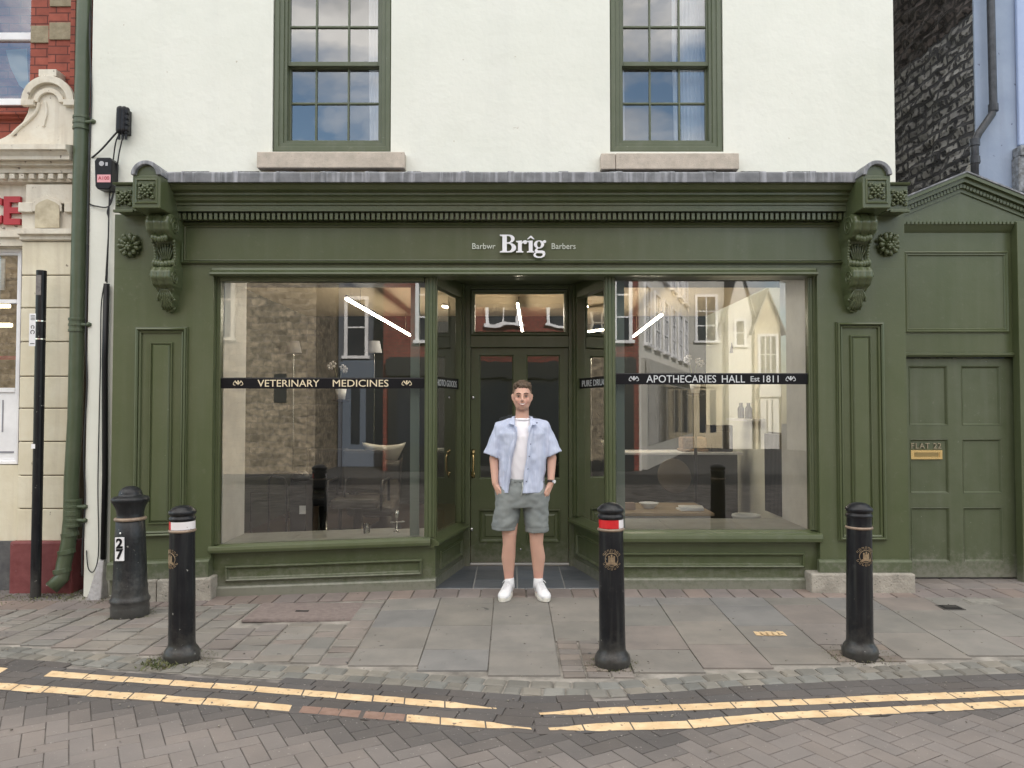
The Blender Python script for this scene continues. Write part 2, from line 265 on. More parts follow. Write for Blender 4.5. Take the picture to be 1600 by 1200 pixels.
# ---------------------------------------------------------------- object helpers
WORLD = {}
class MB:
    def __init__(s): s.v = []; s.f = []; s.c = []; s.col = None; s.fn = None
    def add(s, vs, fs):
        n = len(s.v)
        if s.fn: vs = [s.fn(p) for p in vs]
        s.v.extend([tuple(p) for p in vs]); s.f.extend([tuple(i+n for i in q) for q in fs])
        if s.col is not None: s.c.extend([s.col]*len(fs))
        return s
    def box(s, x0, x1, y0, y1, z0, z1):
        if x0 > x1: x0, x1 = x1, x0
        if y0 > y1: y0, y1 = y1, y0
        if z0 > z1: z0, z1 = z1, z0
        return s.add([(x0,y0,z0),(x1,y0,z0),(x1,y1,z0),(x0,y1,z0),(x0,y0,z1),(x1,y0,z1),(x1,y1,z1),(x0,y1,z1)],
              [(0,3,2,1),(4,5,6,7),(0,1,5,4),(1,2,6,5),(2,3,7,6),(3,0,4,7)])
    def obox(s, c, ax, hx, hy, z0, z1):      # box turned about the vertical
        c = Vector(c); ax = Vector((*ax, 0)).normalized(); ay = Vector((-ax.y, ax.x, 0))
        P = []
        for z in (z0, z1):
            for a, b in ((-1,-1),(1,-1),(1,1),(-1,1)):
                p = c+ax*hx*a+ay*hy*b; P.append((p.x, p.y, z))
        return s.add(P, [(0,3,2,1),(4,5,6,7),(0,1,5,4),(1,2,6,5),(2,3,7,6),(3,0,4,7)])
    def grid(s, rows, closeu=False, closev=False, flip=False):
        n = len(rows); m = len(rows[0]); fs = []
        for i in range(n-(0 if closev else 1)):
            for j in range(m-(0 if closeu else 1)):
                a = i*m+j; b = i*m+(j+1)%m; c = ((i+1)%n)*m+(j+1)%m; d = ((i+1)%n)*m+j
                fs.append((a,d,c,b) if flip else (a,b,c,d))
        return s.add([p for r in rows for p in r], fs)
    def rect(s, x0, x1, z0, z1, prof, cap=True, T=None):   # nested rectangles: prof of (inset, y)
        rows = []
        for d, y in prof:
            rows.append([(x0+d, y, z0+d), (x1-d, y, z0+d), (x1-d, y, z1-d), (x0+d, y, z1-d)])
        if T: rows = [[T(*p) for p in r] for r in rows]
        n0 = len(s.v)
        s.grid(rows, closeu=True)
        if cap:
            n = len(s.v); s.f.append((n-4, n-3, n-2, n-1))
            if s.col is not None: s.c.append(s.col)
        return s
    def prismx(s, prof, x0, x1, T=None):         # closed profile of (y, z) pushed along x
        n = len(prof)
        A = [(x0, y, z) for y, z in prof]+[(x1, y, z) for y, z in prof]
        if T: A = [T(*p) for p in A]
        return s.add(A, [tuple(range(n-1,-1,-1)), tuple(range(n, 2*n))]+[(i, (i+1)%n, n+(i+1)%n, n+i) for i in range(n)])
    def prismy(s, poly, y0, y1):                 # closed outline of (x, z) pushed along y
        n = len(poly)
        A = [(x, y0, z) for x, z in poly]+[(x, y1, z) for x, z in poly]
        return s.add(A, [tuple(range(n)), tuple(range(2*n-1, n-1, -1))]+[(i, n+i, n+(i+1)%n, (i+1)%n) for i in range(n)])
    def cyl(s, p0, p1, r0, r1=None, n=14, caps=True):
        r1 = r0 if r1 is None else r1; p0 = Vector(p0); p1 = Vector(p1); d = (p1-p0).normalized()
        u = d.orthogonal().normalized(); w_ = d.cross(u)
        A = [p0+(u*math.cos(t)+w_*math.sin(t))*r0 for t in [2*math.pi*i/n for i in range(n)]]
        B = [p1+(u*math.cos(t)+w_*math.sin(t))*r1 for t in [2*math.pi*i/n for i in range(n)]]
        fs = [(i, (i+1)%n, n+(i+1)%n, n+i) for i in range(n)]
        if caps: fs += [tuple(range(n-1,-1,-1)), tuple(range(n, 2*n))]
        return s.add(A+B, fs)
    def tube(s, pts, r, n=8, rs=None):
        pts = [Vector(p) for p in pts]; rows = []
        up = None
        for i, p in enumerate(pts):
            d = (pts[min(i+1, len(pts)-1)]-pts[max(i-1, 0)]).normalized()
            if up is None: up = d.orthogonal().normalized()
            u = (up-d*up.dot(d)).normalized(); up = u; w_ = d.cross(u); rr = rs[i] if rs else r
            rows.append([p+(u*math.cos(t)+w_*math.sin(t))*rr for t in [2*math.pi*k/n for k in range(n)]])
        s.grid(rows, closeu=True)
        k = len(s.v); s.f.append(tuple(range(k-n, k))); s.f.append(tuple(range(k-n*len(pts)+n-1, k-n*len(pts)-1, -1)))
        if s.col is not None: s.c.extend([s.col]*2)
        return s
    def lathe(s, cx, cy, prof, n=32, z0=0):      # prof of (radius, z)
        rows = [[(cx+r*math.cos(2*math.pi*i/n), cy+r*math.sin(2*math.pi*i/n), z0+z) for i in range(n)] for r, z in prof]
        s.grid(rows, closeu=True)
        return s
    def ball(s, c, rx, ry=None, rz=None, n=12, m=8, M3=None):
        ry = ry or rx; rz = rz or rx; rows = []
        c = Vector(c)
        for j in range(m+1):
            a = -math.pi/2+math.pi*j/m; row = []
            for i in range(n):
                t = 2*math.pi*i/n; p = Vector((rx*math.cos(a)*math.cos(t), ry*math.cos(a)*math.sin(t), rz*math.sin(a)))
                if M3 is not None: p = M3 @ p
                row.append(c+p)
            rows.append(row)
        return s.grid(rows, closeu=True)
    def capsule(s, p0, p1, r0, r1, n=14):
        s.cyl(p0, p1, r0, r1, n); s.ball(p0, r0, n=n); s.ball(p1, r1, n=n); return s
    def loft(s, rings, n=28, pw=2.2):            # rings of (cx, cy, z, rx, ry)
        rows = []
        for cx, cy, z, rx, ry in rings:
            row = []
            for i in range(n):
                t = 2*math.pi*i/n; c, q = math.cos(t), math.sin(t)
                row.append((cx+rx*math.copysign(abs(c)**(2/pw), c), cy+ry*math.copysign(abs(q)**(2/pw), q), z))
            rows.append(row)
        s.grid(rows, closeu=True)
        k = len(s.v); s.f.append(tuple(range(k-n, k))); s.f.append(tuple(range(k-n*len(rings)+n-1, k-n*len(rings)-1, -1)))
        return s
    def build(s, name, m, parent=None, smooth=False, bevel=0, seg=2, keep=False, origin=None, fixn=True):
        me = bpy.data.meshes.new(name)
        V = s.v
        if V:
            xs = [p[0] for p in V]; ys = [p[1] for p in V]; zs = [p[2] for p in V]
            c = Vector(((min(xs)+max(xs))/2, (min(ys)+max(ys))/2, min(zs)))
        else: c = Vector((0,0,0))
        if keep: c = Vector((0,0,0))
        if origin: c = Vector(origin)
        me.from_pydata([Vector(p)-c for p in V], [], s.f); me.update()
        if s.c and len(s.c) == len(s.f):
            ca = me.color_attributes.new('Col', 'FLOAT_COLOR', 'CORNER')
            buf = []
            for p in me.polygons:
                k = s.c[p.index]
                for _ in range(p.loop_total): buf.extend((*k, 1.0))
            ca.data.foreach_set('color', buf)
        if fixn:
            bm = bmesh.new(); bm.from_mesh(me); bmesh.ops.recalc_face_normals(bm, faces=bm.faces); bm.to_mesh(me); bm.free()
        if smooth:
            for p in me.polygons: p.use_smooth = True
        o = bpy.data.objects.new(name, me); C.objects.link(o)
        me.materials.append(m if not isinstance(m, str) else M[m])
        if parent is not None: o.parent = parent; o.location = c-WORLD[parent.name]
        else: o.location = c
        WORLD[o.name] = c
        if bevel:
            b = o.modifiers.new('bevel', 'BEVEL'); b.width = bevel; b.segments = seg; b.limit_method = 'ANGLE'; b.angle_limit = R(35); b.harden_normals = False
        if smooth == 'auto':
            pass
        return o
def tag(o, label, cat, group=None, kind=None):
    o['label'] = label
    if cat: o['category'] = cat
    if group: o['group'] = group
    if kind: o['kind'] = kind
    return o
def thing(name, label, cat, loc=(0,0,0), group=None):
    o = bpy.data.objects.new(name, None); C.objects.link(o); o.location = loc; o.empty_display_size = 0.2
    WORLD[o.name] = Vector(loc)
    tag(o, label, cat, group); return o
def structure(o, label=None):
    o['kind'] = 'structure'
    if label: o['label'] = label
    return o
def copy_tree(o, parent=None):
    c = o.copy(); C.objects.link(c); c.parent = parent
    WORLD[c.name] = WORLD.get(o.name, Vector((0,0,0)))
    for ch in [q for q in bpy.data.objects if q.parent == o]: copy_tree(ch, c)
    return c
def text_mb(txt, size, x, y, z, align='CENTER', depth=0.004, sx=1.0, spacing=1.0, offset=0.0, T=None):
    cu = bpy.data.curves.new('t', 'FONT'); cu.body = txt; cu.size = size; cu.extrude = depth/2; cu.align_x = align
    cu.space_character = spacing; cu.offset = offset; cu.resolution_u = 3
    ob = bpy.data.objects.new('t', cu); C.objects.link(ob)
    bpy.context.view_layer.update()
    dg = bpy.context.evaluated_depsgraph_get(); me = ob.evaluated_get(dg).to_mesh()
    mb = MB(); P = [(x+v.co.x*sx, y-v.co.z, z+v.co.y) for v in me.vertices]
    if T: P = [T(p) for p in P]
    mb.add(P, [tuple(p.vertices) for p in me.polygons])
    ob.evaluated_get(dg).to_mesh_clear(); bpy.data.objects.remove(ob); bpy.data.curves.remove(cu)
    return mb
def shape_mb(mb, loops, x, y, z, k, depth):      # filled outline with holes; loops in units, k metres per unit
    cu = bpy.data.curves.new('c', 'CURVE'); cu.dimensions = '2D'; cu.fill_mode = 'BOTH'; cu.extrude = depth/2
    for lp in loops:
        sp = cu.splines.new('POLY'); sp.points.add(len(lp)-1)
        for q, (a, b) in zip(sp.points, lp): q.co = (a*k, b*k, 0, 1)
        sp.use_cyclic_u = True
    ob = bpy.data.objects.new('c', cu); C.objects.link(ob); bpy.context.view_layer.update()
    dg = bpy.context.evaluated_depsgraph_get(); me = ob.evaluated_get(dg).to_mesh()
    mb.add([(x+v.co.x, y-v.co.z, z+v.co.y) for v in me.vertices], [tuple(p.vertices) for p in me.polygons])
    ob.evaluated_get(dg).to_mesh_clear(); bpy.data.objects.remove(ob); bpy.data.curves.remove(cu)
def arc(cx, cy, rx, ry, a0, a1, n=14): return [(cx+rx*math.cos(R(a0+(a1-a0)*i/n)), cy+ry*math.sin(R(a0+(a1-a0)*i/n))) for i in range(n+1)]
def remesh(mb, voxel, smooth=6, fac=0.5):
    me = bpy.data.meshes.new('tmp'); me.from_pydata([Vector(p) for p in mb.v], [], mb.f)
    bm = bmesh.new(); bm.from_mesh(me)
    bmesh.ops.remove_doubles(bm, verts=bm.verts, dist=1e-6); bmesh.ops.recalc_face_normals(bm, faces=bm.faces); bm.to_mesh(me); bm.free()
    ob = bpy.data.objects.new('tmp', me); C.objects.link(ob)
    rm = ob.modifiers.new('r', 'REMESH'); rm.mode = 'VOXEL'; rm.voxel_size = voxel
    if smooth: sm = ob.modifiers.new('s', 'SMOOTH'); sm.iterations = smooth; sm.factor = fac
    bpy.context.view_layer.update(); dg = bpy.context.evaluated_depsgraph_get(); e = ob.evaluated_get(dg); m2 = e.to_mesh()
    V = [v.co.copy() for v in m2.vertices]; F = [tuple(p.vertices) for p in m2.polygons]; Nn = [v.normal.copy() for v in m2.vertices]
    e.to_mesh_clear(); bpy.data.objects.remove(ob); bpy.data.meshes.remove(me)
    return V, F, Nn
# ================================================================ GROUND
KERB = [(-9,5.9),(-6,5.35),(-4.3,5.08),(-3.33,5.0),(-2.4,4.75),(-1.54,4.62),(-0.75,4.5),(0,4.34),(0.54,4.30),(1.1,4.42),(1.9,4.55),(3.13,4.69),(5,4.9),(9,5.3)]
LOWL = [(-9,5.25),(-6,4.85),(-3.0,4.47),(-1.4,4.18),(-0.5,4.0),(0.13,3.87),(0.9,3.93),(1.35,4.03),(2.8,4.21),(5,4.45),(9,4.9)]
UPL1 = [(-9,5.55),(-6,5.1),(-3.17,4.74),(-1.48,4.42),(-0.1,4.135)]
UPL2 = [(0.14,4.06),(0.4,4.09),(1.05,4.165),(2.92,4.37),(5,4.62),(9,5.1)]
def curve(tab, x): return interp(tab, x)
base = MB()
xs = [-60,-30,-15]+[-9+0.5*i for i in range(37)]+[15,30,60]; ys = [-60,-30,-15,-6,0,2.5,3.5,4.2,4.7,5.1,5.5,5.9,6.3,6.6,7.2,8,12,30,60]
base.grid([[(x, y, g(x, y)-0.016) for x in xs] for y in ys])
structure(base.build('ground', 'asphalt', keep=True), 'ground and far road surface')
jb = MB(); jb.grid([[(x, y, g(x, y)-0.0145) for x in [-6.6+0.6*i for i in range(23)]] for y in (-2.6, 0, 2, 3.5, 4.2, 4.7, 5.1, 5.5, 5.9)])
structure(jb.build('road_joints', 'mortar_road', keep=True), 'sandy joints between the road blocks')
def block(mb, c, ux, uy, hx, hy, z, col, ch=0.004, h=0.02, tilt=0.0):
    """one paving unit with a small chamfer; ux, uy unit directions"""
    P = []
    tx = rnd.uniform(-tilt, tilt); ty = rnd.uniform(-tilt, tilt)
    for zz, k in ((-h, 0), (-ch*0.7, 0), (0, ch)):
        for a, b in ((-1,-1),(1,-1),(1,1),(-1,1)):
            x = c[0]+ux[0]*a*(hx-k)+uy[0]*b*(hy-k); y = c[1]+ux[1]*a*(hx-k)+uy[1]*b*(hy-k)
            P.append((x, y, z(x, y)+zz+(a*tx+b*ty if zz > -h else 0)))
    mb.col = col
    mb.add(P, [(0,1,5,4),(1,2,6,5),(2,3,7,6),(3,0,4,7),(4,5,9,8),(5,6,10,9),(6,7,11,10),(7,4,8,11),(8,9,10,11)])
def shade(c, v, warm=0.0):
    k = 1+rnd.uniform(-v, v); q = rnd.uniform(-warm, warm)
    return (c[0]*k*(1+q), c[1]*k, c[2]*k*(1-q))
pav = MB()
SL = (0.195, 0.183, 0.166); SLG = (0.182, 0.174, 0.158); SLP = (0.20, 0.178, 0.163)
# big slabs to the right of the entrance
x = -1.02
while x < 9:
    wdt = 0.44 + rnd.uniform(-0.006, 0.006); y = curve(KERB, x+0.2)+0.30
    off = rnd.uniform(-0.15, 0.12); first = True
    while y < 6.33:
        ln = rnd.choice([0.42, 0.46, 0.5, 0.55]) + (off if first else 0); first = False
        y1 = min(6.34, y+ln)
        if 6.34-y1 < 0.15: y1 = 6.34
        inpatch = (0.42 < x+0.2 < 0.78 and y < 4.95) or (1.95 < x+0.2 < 2.5 and y < 5.05)
        if not inpatch and not (x > 3.0 and 5.9 < y < 6.4 and x < 3.2):
            col = rnd.choice([SL, SL, SLG, SLP, (0.18, 0.176, 0.17)])
            block(pav, ((x+wdt/2), (y+y1)/2), (1,0), (0,1), wdt/2-0.003, (y1-y)/2-0.003, g, shade(col, 0.07, 0.015), 0.003, tilt=0.0012)
        elif inpatch:
            yy = y
            while yy < y1-0.03:
                xx_ = x+0.01
                while xx_ < x+wdt-0.05:
                    block(pav, (xx_+0.07, yy+0.05), (1,0), (0,1), 0.066, 0.046, g, shade((0.19,0.165,0.145), 0.15, 0.05), 0.006, tilt=0.002); xx_ += 0.145
                yy += 0.104
        y = y1
    x += wdt
# smaller setts to the left, in columns running towards the road
x = -1.02; COV = (-2.02, -1.16, 5.78, 6.28)
while x > -9:
    wdt = rnd.choice([0.16, 0.19, 0.21, 0.24]); y = curve(KERB, x-0.1)+0.28
    while y < 6.33:
        ln = rnd.choice([0.11, 0.14, 0.17, 0.22]); y1 = min(6.34, y+ln)
        cx, cy = x-wdt/2, (y+y1)/2
        if not (COV[0]-wdt/2+0.05 < cx < COV[1]+wdt/2-0.05 and COV[2]-0.1 < cy < COV[3]+0.08) and y1-y > 0.05:
            block(pav, (cx, cy), (1,0), (0,1), wdt/2-0.009, (y1-y)/2-0.005, g, shade(rnd.choice([SL, SLG, SLP]), 0.11, 0.025), 0.007, tilt=0.0035)
        y = y1
    x -= wdt
# a course of small bricks along the shopfront and beyond
x = -9.0
while x < 9:
    if not (-0.0 > x > -0.0):
        block(pav, (x+0.095, 6.49), (1,0), (0,1), 0.090, 0.145, g, shade((0.205,0.172,0.158), 0.13, 0.05), 0.005, tilt=0.0015)
    x += 0.19
for yy, sgn in ((6.75,1),(6.95,1),(7.15,1),(7.35,1)):
    x = 3.3 if True else 0
    while x < 9:
        block(pav, (x+0.145, yy-0.01), (1,0), (0,1), 0.14, 0.095, g, shade((0.2,0.18,0.17), 0.12, 0.04), 0.005, tilt=0.001); x += 0.29
    x = -3.85
    while x > -9:
        block(pav, (x-0.145, yy-0.01), (1,0), (0,1), 0.14, 0.095, g, shade((0.17,0.15,0.14), 0.15, 0.04), 0.005, tilt=0.002); x -= 0.29
# two rows of kerb setts following the edge
for row, dy in ((0, 0.055), (1, 0.165)):
    x = -9.0
    while x < 9:
        wdt = rnd.uniform(0.10, 0.15); cx = x+wdt/2
        sl = (curve(KERB, cx+0.15)-curve(KERB, cx-0.15))/0.3; u = Vector((1, sl)).normalized()
        block(pav, (cx, curve(KERB, cx)+dy), (u.x, u.y), (-u.y, u.x), wdt/2*math.sqrt(1+sl*sl)-0.005, 0.05, g, shade((0.175,0.17,0.152), 0.2, 0.05), 0.012, tilt=0.002)
        x += wdt
structure(pav.build('pavement', 'slab', keep=True), 'grey stone slab and sett pavement in front of the shop')
mo = MB(); mo.grid([[(x, curve(KERB, x)-0.01+t*(7.6-curve(KERB, x)), g(x, curve(KERB, x)+t*(7.6-curve(KERB, x)))-0.0125) for x in xs[2:-2]] for t in [i/14 for i in range(15)]])
structure(mo.build('paving_joints', 'mortar', keep=True), 'pale sandy joints between the pavement slabs')
# road
road = MB(); rz = lambda x, y: -0.007+min(0, (y-3.5)*0.004)
lowc = lambda x: curve(LOWL, x)-0.055
BR = (0.172, 0.154, 0.144); BD = (0.085, 0.078, 0.075)
a30 = R(30); U = (math.cos(a30), math.sin(a30)); V = (-math.sin(a30), math.cos(a30)); L, W_ = 0.2, 0.1
def soot(x, y):   # the worn, dirtier strip beside the lines
    d = lowc(x)-y+0.10*noise.noise(Vector((x*0.9, y*1.5, 3)))
    return 1-sstep((d-0.05)/0.34) if x < 0.8 else (1-sstep((d-0.0)/0.12))*0.8
for i in range(-70, 70):
    for j in range(-50, 50):
        for k in (0, 1):
            # herringbone cell
            bx0 = (i*W_ + j*L*1.0); by0 = 0
            if k == 0: cu_, cv_ = (i+2*0)*W_ + j*2*L*0.5*2 , i*W_
            # 90 degree herringbone: stretcher at (i + 4j)*W, i*W ; header beside it
            su = (i+4*j)*W_; sv = i*W_
            if k == 0: cu_, cv_, hx, hy = su+0.1, sv+0.05, 0.1, 0.05
            else: cu_, cv_, hx, hy = su+0.25, sv+0.0, 0.05, 0.1
            X_ = U[0]*cu_+V[0]*cv_+0.03; Y_ = U[1]*cu_+V[1]*cv_+1.2
            if abs(X_) > 6.5 or Y_ < -2.5 or Y_ > lowc(X_)+0.07: continue
            s_ = soot(X_, Y_); c0 = tuple(BR[q]*(1-s_)+BD[q]*s_ for q in range(3))
            block(road, (X_, Y_), U, V, hx-0.002, hy-0.002, rz, shade(c0, 0.045, 0.015), 0.003, h=0.012, tilt=0.0008)
# courses that follow the lines, kerb to lower line
ncs = 5
for r_ in range(7):
    x = -6.5+rnd.uniform(0, 0.2)
    while x < 6.5:
        cx = x+0.1; yt = curve(KERB, cx); yl = lowc(cx)
        yc = yl+0.05+0.1*r_
        if yc < yt-0.03:
            sl = (lowc(cx+0.1)-lowc(cx-0.1))/0.2; u = Vector((1, sl)).normalized()
            hy = min(0.047, (yt-yc)*0.5+0.03)
            block(road, (cx, yc), (u.x, u.y), (-u.y, u.x), 0.0985, hy, lambda a, b: -0.004, shade(BD, 0.10, 0.04), 0.003, h=0.012, tilt=0.0006)
        x += 0.2
structure(road.build('road', 'brickpave', keep=True), 'grey brown block paved road laid in herringbone')
# double yellow lines, painted course by course
def paint(tab, x0, x1, hw, gaps):
    mb = MB(); x = x0
    while x < x1:
        ln = rnd.uniform(0.17, 0.31); xe = min(x1, x+ln); n = 7
        if not any(a < (x+xe)/2 < b for a, b in gaps):
            rows = [[], []]; o1, o2 = rnd.uniform(-0.005, 0.005), rnd.uniform(-0.005, 0.005)
            for i in range(n+1):
                q = x+0.004+(xe-x-0.008)*i/n; yc = curve(tab, q)
                end = 0.004*(i in (0, n))
                fade = max(0.25, min(1, (q-x0)/0.25, (x1-q)/0.25)) if abs(x0) < 6 or abs(x1) < 6 else 1
                fade = 1 if (abs(q) > 1.2) else fade
                rows[0].append((q+end, yc-hw*fade+o1+rnd.uniform(-0.003, 0.003), -0.0028)); rows[1].append((q-end, yc+hw*fade+o2+rnd.uniform(-0.003, 0.003), -0.0028))
            mb.grid(rows)
        x = xe
    return mb
ln = paint(UPL1, -6.5, -0.08, 0.043, [(-3.15,-2.9)]); a2 = paint(UPL2, 0.14, 6.5, 0.043, [])
ln.add(a2.v, a2.f)
structure(ln.build('yellow_line_inner', 'yellow', keep=True), 'inner of the two painted yellow lines, nearer the shop')
ln = paint(LOWL, -6.5, 0.1, 0.046, [(-1.1,-0.82),(-0.72,-0.6)]); a2 = paint([(p[0], p[1]) for p in LOWL], 0.18, 6.5, 0.046, []); ln.add(a2.v, a2.f)
structure(ln.build('yellow_line_outer', 'yellow', keep=True), 'outer of the two painted yellow lines, nearer the camera')
bw_ = MB()
for q in range(5):
    xq = -1.12+0.11*q+0.02*(q > 2); rows = [[(xq+0.105*i/2, curve(LOWL, xq+0.105*i/2)+s_*0.045, -0.0030) for i in range(3)] for s_ in (-1, 1)]; bw_.grid(rows)
structure(bw_.build('brown_blocks', mat('brown_block', (0.20,0.125,0.095), 0.85, col2=(0.25,0.165,0.13), nscale=20, bump=0.4), keep=True), 'brown blocks where the outer yellow line has worn away')
mb = MB()
for q in range(5):
    px = 1176+q*9; X0, _ = PT(px, 991, 5.45)
    mb.add([(X0, 5.37+0.01*rnd.random(), g(X0,5.4)+0.004), (X0+0.05, 5.36, g(X0,5.4)+0.004), (X0+0.055, 5.44+0.03*rnd.random(), g(X0,5.4)+0.004), (X0+0.01, 5.46+0.02*rnd.random(), g(X0,5.4)+0.004)], [(0,1,2,3)])
structure(mb.build('paint_splash', 'yellow', keep=True), 'yellow paint mark on the pavement slabs')
# covers
def cover(name, label, x0, x1, y0, y1, m, slots):
    c = ((x0+x1)/2, (y0+y1)/2, g((x0+x1)/2, (y0+y1)/2)); t = thing(name, label, 'drain cover', c)
    mb = MB(); z = c[2]
    mb.box(x0, x1, y0, y1, z-0.015, z+0.002); mb.build('frame', 'castiron' if slots else m, t, bevel=0.002)
    mb = MB(); mb.box(x0+0.02, x1-0.02, y0+0.02, y1-0.02, z+0.0025, z+0.006)
    mb.build('lid', m, t, bevel=0.001)
    mb = MB()
    for s in range(slots):
        xx = x0+0.04+(x1-x0-0.08)*(s+0.5)/slots; mb.box(xx-0.006, xx+0.006, y0+0.035, y1-0.035, z+0.0065, z+0.009)
    if slots: mb.build('grille', 'castiron', t)
    return t
cover('manhole_cover', 'large pinkish infilled manhole cover in the setts left of the doorway', COV[0], COV[1], COV[2], COV[3], 'coverpink', 0)
mb = MB(); mb.box(-1.68, -1.58, 6.0, 6.03, g(-1.6, 6)+0.0065, g(-1.6, 6)+0.010)
o_ = mb.build('lifting_slot', 'black', bpy.data.objects['manhole_cover'])
cover('drain_grate', 'small dark iron drain grate set in the slabs before the flat door', *(XX(1468,6.0), XX(1502,6.0)), 5.98, 6.12, 'black', 9)
cover('meter_cover', 'pale rectangular utility cover nearer the flat door than the dark drain', XX(1498,6.25), XX(1550,6.25), 6.13, 6.30, mat('pale_cover', (0.2,0.19,0.17), 0.85, col2=(0.26,0.25,0.22), nscale=30), 0)

# ================================================================ THE SHOP
shop = thing('shop_building', 'cream rendered building with a dark green Victorian barber shopfront', 'building', (0, 6.8, 0))
def GB():
    m = MB(); m.fn = lambda p: (p[0], p[1], warp(p[0], p[2])); return m
YW = 6.8
wz = dict(l=(XX(426,YW,120), XX(611,YW,120)), r=(XX(953,YW,120), XX(1130,YW,120)))
ZS = ZZ(237, YW); ZT = 5.78; XL, XR = -3.765, XX(1397, YW, 130)
mb = MB()
cuts = [XL, wz['l'][0], wz['l'][1], wz['r'][0], wz['r'][1], XR]
zb = [-0.1, ZS, ZT, 7.9]
def gridwall(mb, xs_, zs_, holes, y0, y1):
    """wall slab with openings: shared grid, no seams on the face"""
    nx, nz = len(xs_), len(zs_); idx = {}
    solid = lambda i, j: 0 <= i < nx-1 and 0 <= j < nz-1 and (i, j) not in holes
    def vid(i, j, k):
        if (i, j, k) not in idx: idx[(i, j, k)] = len(vs); vs.append((xs_[i], (y0, y1)[k], zs_[j]))
        return idx[(i, j, k)]
    vs, fs = [], []
    for i in range(nx-1):
        for j in range(nz-1):
            if not solid(i, j): continue
            fs.append((vid(i,j,0), vid(i+1,j,0), vid(i+1,j+1,0), vid(i,j+1,0)))
            fs.append((vid(i,j,1), vid(i,j+1,1), vid(i+1,j+1,1), vid(i+1,j,1)))
            for (di, dj, a, b) in ((-1,0,(i,j),(i,j+1)), (1,0,(i+1,j),(i+1,j+1)), (0,-1,(i,j),(i+1,j)), (0,1,(i,j+1),(i+1,j+1))):
                if not solid(i+di, j+dj): fs.append((vid(*a,0), vid(*b,0), vid(*b,1), vid(*a,1)))
    mb.add(vs, fs)
XP0, XP1 = XX(175, 6.58), XX(1417, 6.58)
gridwall(mb, [XL, XP0+0.05, wz['l'][0], wz['l'][1], wz['r'][0], wz['r'][1], XP1-0.08, XR], [-0.1, 3.3, ZS, ZT, 7.9], {(2,2),(4,2),(1,0),(2,0),(3,0),(4,0),(5,0)}, YW, YW+0.3)
mb.build('upper_wall', 'render', shop)
mb = MB(); mb.box(XR-0.3, XR, YW+0.3, 13, -0.1, 7.9); mb.box(XL, XL+0.3, YW+0.3, 13, -0.1, 7.9); mb.box(XL+0.3, XR-0.3, 12.7, 13, -0.1, 7.9)
mb.build('side_wall', 'render', shop)
mb = MB(); mb.prismx([(6.6,7.88),(6.6,7.98),(9.9,10.4),(13.2,7.98),(13.2,7.88),(9.9,10.25)], XL-0.1, XR+0.1); mb.build('roof', mat('slate_roof', (0.08,0.085,0.1), 0.6, col2=(0.13,0.135,0.15), nscale=6), shop)
mb = MB(); mb.box(XL+0.3, XR-0.3, 7.12, 12.7, 3.22, 3.28); mb.build('upper_floor', mat('dull_floor', (0.08,0.07,0.06), 0.8), shop)
mb = MB(); mb.box(XL+0.31, XR-0.31, 9.4, 9.45, 3.3, 7.8); mb.build('upper_room_wall', mat('dim_room_wall', (0.10,0.10,0.11), 0.9), shop)
# sash windows
def sash(px, key, curt):
    x0, x1 = wz[key]; t = MB()
    t.rect(x0, x1, ZS-0.0, ZT, [(0, 7.0), (0, 6.83), (0.012, 6.815), (0.05, 6.815), (0.055, 6.83), (0.088, 6.83), (0.092, 6.85), (0.115, 6.85), (0.115, 7.0)], cap=False)
    f = t.build('sash_window', 'green_old', shop, bevel=0.002)
    sx0, sx1 = x0+0.105, x1-0.105
    zm = ZZ(103, 6.9); b1 = ZZ(232, 6.92)
    c1, c2 = px
    for nm, ya, z0, z1, hb, bot, top in (('upper_sash', 6.875, zm-0.012, ZT-0.1, [ZZ(42,6.88)], 0.04, 0.05), ('lower_sash', 6.92, b1, zm+0.02, [ZZ(162,6.93)], 0.075, 0.035)):
        s = MB()
        s.box(sx0, sx0+0.028, ya, ya+0.04, z0, z1); s.box(sx1-0.028, sx1, ya, ya+0.04, z0, z1)
        s.box(sx0+0.028, sx1-0.028, ya-0.001, ya+0.041, z0, z0+bot); s.box(sx0+0.028, sx1-0.028, ya-0.001, ya+0.041, z1-top, z1)
        for c in (c1, c2): s.box(XX(c, ya, 130)-0.0085, XX(c, ya, 130)+0.0085, ya+0.002, ya+0.036, z0+bot, z1-top)
        prev = sx0+0.028
        for c in (c1, c2, None):
            nx_ = XX(c, ya, 130)-0.0085 if c else sx1-0.028
            for h in hb: s.box(prev, nx_, ya+0.003, ya+0.035, h-0.009, h+0.009)
            prev = nx_+0.017
        s.build(nm, 'green_old', f, bevel=0.003)
        s = MB(); s.rect(sx0+0.02, sx1-0.02, z0+0.02, z1-0.02, [(0, ya+0.02)]); s.build('pane', 'glass_up', f)
    for (a, b, amp) in curt:
        s = MB(); n = max(8, int((b-a)/1.6)); rows = []
        for zz in (ZT, 5.0, 4.4, ZS-0.1):
            rows.append([(XX(a+(b-a)*i/n+(2.5*(5-zz) if zz < 5 else 0), 7.08, 100), 7.08+amp*math.sin(i*1.9), zz) for i in range(n+1)])
        s.grid(rows); s.build('curtain', mat('net_curtain', (0.72,0.72,0.78), 0.9), f, smooth=True)
    return f
sash((494, 544.5), 'l', [(576, 596, 0.015)])
sash((1015.5, 1061.5), 'r', [(966, 974, 0.006), (1050, 1056, 0.006), (1062, 1112, 0.02)])
